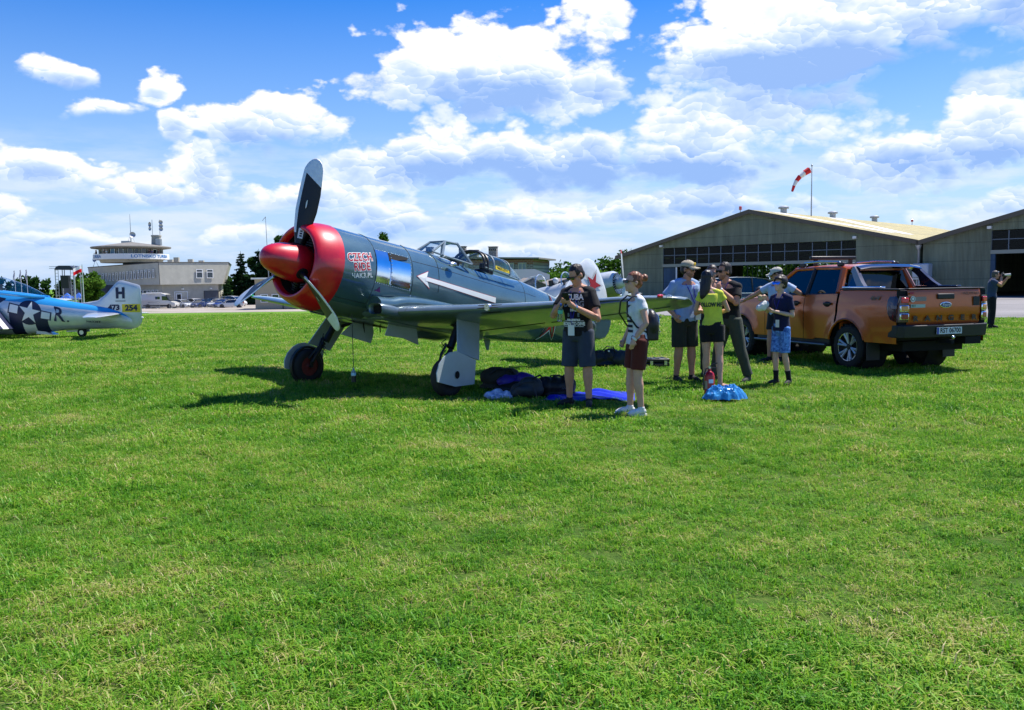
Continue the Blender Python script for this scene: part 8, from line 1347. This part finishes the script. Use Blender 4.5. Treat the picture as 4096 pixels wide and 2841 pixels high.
MB().tube([(-.24, .0, .235), (0, 0, .272), (.24, 0, .25)], .006, 5).build('zip', m_slate, b1); q = MB(); q.tube([(.04 + .012 * i, -.176, .12 + (.012 if i % 2 else -.008)) for i in range(12)], .005, 5); q.build('grey_logo', mat('grey_print', (.16, .16, .16), .6), b1)
b2 = bag('rucksack', 'slate grey rucksack lying between the white cloths and the black duffel bag', 'bag', (.20, 12.0), -20, [((0, 0, .12), (.24, .17, .12)), ((.05, 0, .19), (.17, .14, .11)), ((-.13, -.02, .08), (.12, .14, .08))], m_slate)
MB().tube([(.1, -.1, .28), (.2, -.05, .33), (.24, .02, .26)], .012, 6).build('strap', m_nylon, b2); MB().tube([(-.15, -.13, .14), (0, -.14, .23), (.16, -.12, .25)], .006, 5).build('zip', m_nylon, b2); MB().tube([(.16, -.15, .17), (.19, -.19, .08), (.21, -.18, .0)], .009, 6).build('strap', m_slate, b2)
b3 = bag('travel_bag', 'olive travel bag at the back of the heap beside the fighter wheel', 'bag', (-.16, 12.95), 10, [((-.08, 0, .20), (.24, .2, .15)), ((.1, 0, .18), (.2, .2, .15)), ((0, 0, .06), (.33, .22, .08))], m_olive); MB().tube([(-.2, -.15, .25), (-.1, -.18, .33), (.1, -.18, .33), (.18, -.15, .25)], .013, 6).build('handle', m_nylon, b3)
b4 = bag('jacket', 'crumpled purple jacket thrown over the heap of bags', 'jacket', (.06, 12.62), -8, [((-.1, 0, .17), (.2, .13, .09)), ((.1, .02, .2), (.19, .13, .09)), ((.0, -.08, .1), (.24, .1, .08)), ((.22, 0, .1), (.12, .1, .09))], m_purple, .022, 7)
b6 = bag('bag', 'dark flat bag under the purple jacket in the heap', 'bag', (.0, 12.45), 5, [((0, 0, .08), (.27, .16, .08)), ((.08, 0, .11), (.15, .14, .08))], m_nylon)
b5 = bag('cloth_heap', 'heap of crumpled white and blue cloths next to the fighter wheel', 'cloths', (-.19, 12.0), 0, [((-.12, 0, .05), (.09, .07, .055)), ((-.02, .02, .07), (.1, .08, .07)), ((.1, 0, .055), (.1, .08, .06)), ((.05, -.07, .03), (.14, .06, .035)), ((-.08, -.06, .03), (.1, .06, .03))], mat('white_blue_cloth', (.50, .56, .68), .85, var=.5, vs_=16., dark=(.12, .17, .33)), .024, 9, .011)
for i, (x, y, l) in enumerate(((1.72, 16.35, 'large black kit bag with white tags in the grass behind the man with the phone'), (2.12, 16.3, 'grey black kit bag next to the maroon shorts, right of a similar bag'))):
    b = bag('kit_bag', l, 'bag', (x, y), 8 + 10 * i, [((-.12, 0, .16), (.17, .2, .15)), ((.1, 0, .19), (.18, .2, .15)), ((0, 0, .06), (.28, .22, .07)), ((.2 - .4 * i, 0, .14), (.12, .18, .13))], m_nylon if i == 0 else m_slate, .018, 3 + i)
    MB().tube([(-.1, -.15, .3), (-.02, -.18, .385), (.1, -.18, .37), (.15, -.15, .28)], .012, 6).build('handle', m_nylon, b); MB().box((.02 - .12 * i, -.17, .30), (.03, .008, .03)).build('white_tag', m_white, b)
hc = empty('hard_case', (2.62, 16.15, gz(2.62, 16.15)), R(6)); tag(hc, 'black hard plastic equipment case with steel latches lying on the grass', 'case'); m_hc = mat('hard_case_plastic', (.012, .012, .013), .4)
MB().bbox((-.21, -.16, 0), (.21, .16, .09)).build('case_base', m_hc, hc, bevel=.015); MB().bbox((-.213, -.163, .096), (.213, .163, .165)).build('case_lid', m_hc, hc, bevel=.018)
for x in (-.13, .13): MB().bbox((x - .025, -.178, .05), (x + .025, -.164, .13)).build('latch', m_alu, hc)
for x in (-.14, 0, .14): MB().bbox((x - .02, -.15, .165), (x + .02, .15, .174)).build('lid_rib', m_hc, hc)
MB().tube([(-.06, -.165, .06), (-.06, -.2, .05), (.06, -.2, .05), (.06, -.165, .06)], .010, 6).build('handle', m_hc, hc)
# fire extinguisher
fe_ = empty('fire_extinguisher', (2.62, 11.78, gz(2.62, 11.78))); tag(fe_, 'red fire extinguisher standing behind the blue plastic bag', 'extinguisher'); m_fe = mat('extinguisher_red', (.42, .004, .006), .35, coat=.4)
MB().lathe([(0, .06), (.005, .068), (.30, .068), (.34, .058), (.365, .03), (.375, .022), (.40, .022)], (0, 0, 0), (0, 0, 1), 24).build('cylinder', m_fe, fe_); MB().box((0, 0, .415), (.03, .045, .03)).build('valve', m_alu, fe_); q = MB(); q.tube([(0, -.02, .43), (.04, -.02, .455), (.10, -.02, .475)], .009, 6); q.build('lever', m_blk, fe_); q = MB(); q.tube([(0, .0, .405), (.04, 0, .41), (.10, 0, .405)], .008, 6); q.build('carry_handle', m_blk, fe_); q = MB(); q.tube([(0, 0, .41), (-.05, -.02, .40), (-.085, -.03, .3), (-.08, -.03, .12)], .009, 6); q.build('hose', m_blk, fe_)
for z, m_, nm, a0, a1 in ((.23, m_cardw, 'white_label', -20, 35), (.20, mat('cream_label', (.45, .32, .22), .5), 'text_label', -95, -35)): q = MB(); q.grid(lambda u, v: V(.0695 * math.sin(R(lerp(a0, a1, u))), -.0695 * math.cos(R(lerp(a0, a1, u))), z - .02 + (.05 if nm[0] == 'w' else .11) * v - (.0 if nm[0] == 'w' else .05)), 8, 2); q.build(nm, m_, fe_, 180)
# blue plastic bag
pb = empty('plastic_bag', (2.74, 11.48, gz(2.74, 11.48))); tag(pb, 'crinkled blue plastic bag lying in front of the fire extinguisher', 'bag')
def film(u, v):
    a = 2 * math.pi * u; r = v; x, y = .27 * r * math.cos(a), .17 * r * math.sin(a); e = 1 + .10 * math.sin(5 * a + 1) + .06 * math.sin(11 * a)
    rid = 0
    for f_, w_ in ((13, .8), (27, .6), (52, .4)): rid += w_ * (1 - abs(2 * vnoise(x * f_ + 40, y * f_ * 1.2 + 7 * f_) - 1))
    h = max(0., 1 - r ** 4) * (.085 + .075 * (1 - math.exp(-3 * r))) * (.75 + .5 * vnoise(x * 9 + 3, y * 9)) + .055 * (rid - .9) * (1.15 - r * .6)
    return V(x * e + .02 * (vnoise(x * 14, y * 14) - .5), y * e + .02 * (vnoise(x * 13 + 9, y * 13) - .5), max(.012, h + .03))
q = MB(); q.grid(film, 110, 30); pbo = q.build('bag_film', mat('blue_film', (.07, .33, .66), .22, 0, .6, .2, var=.35, vs_=14., dark=(.015, .13, .40)), pb, 22)
bpy.data.scenes.remove(TMP)
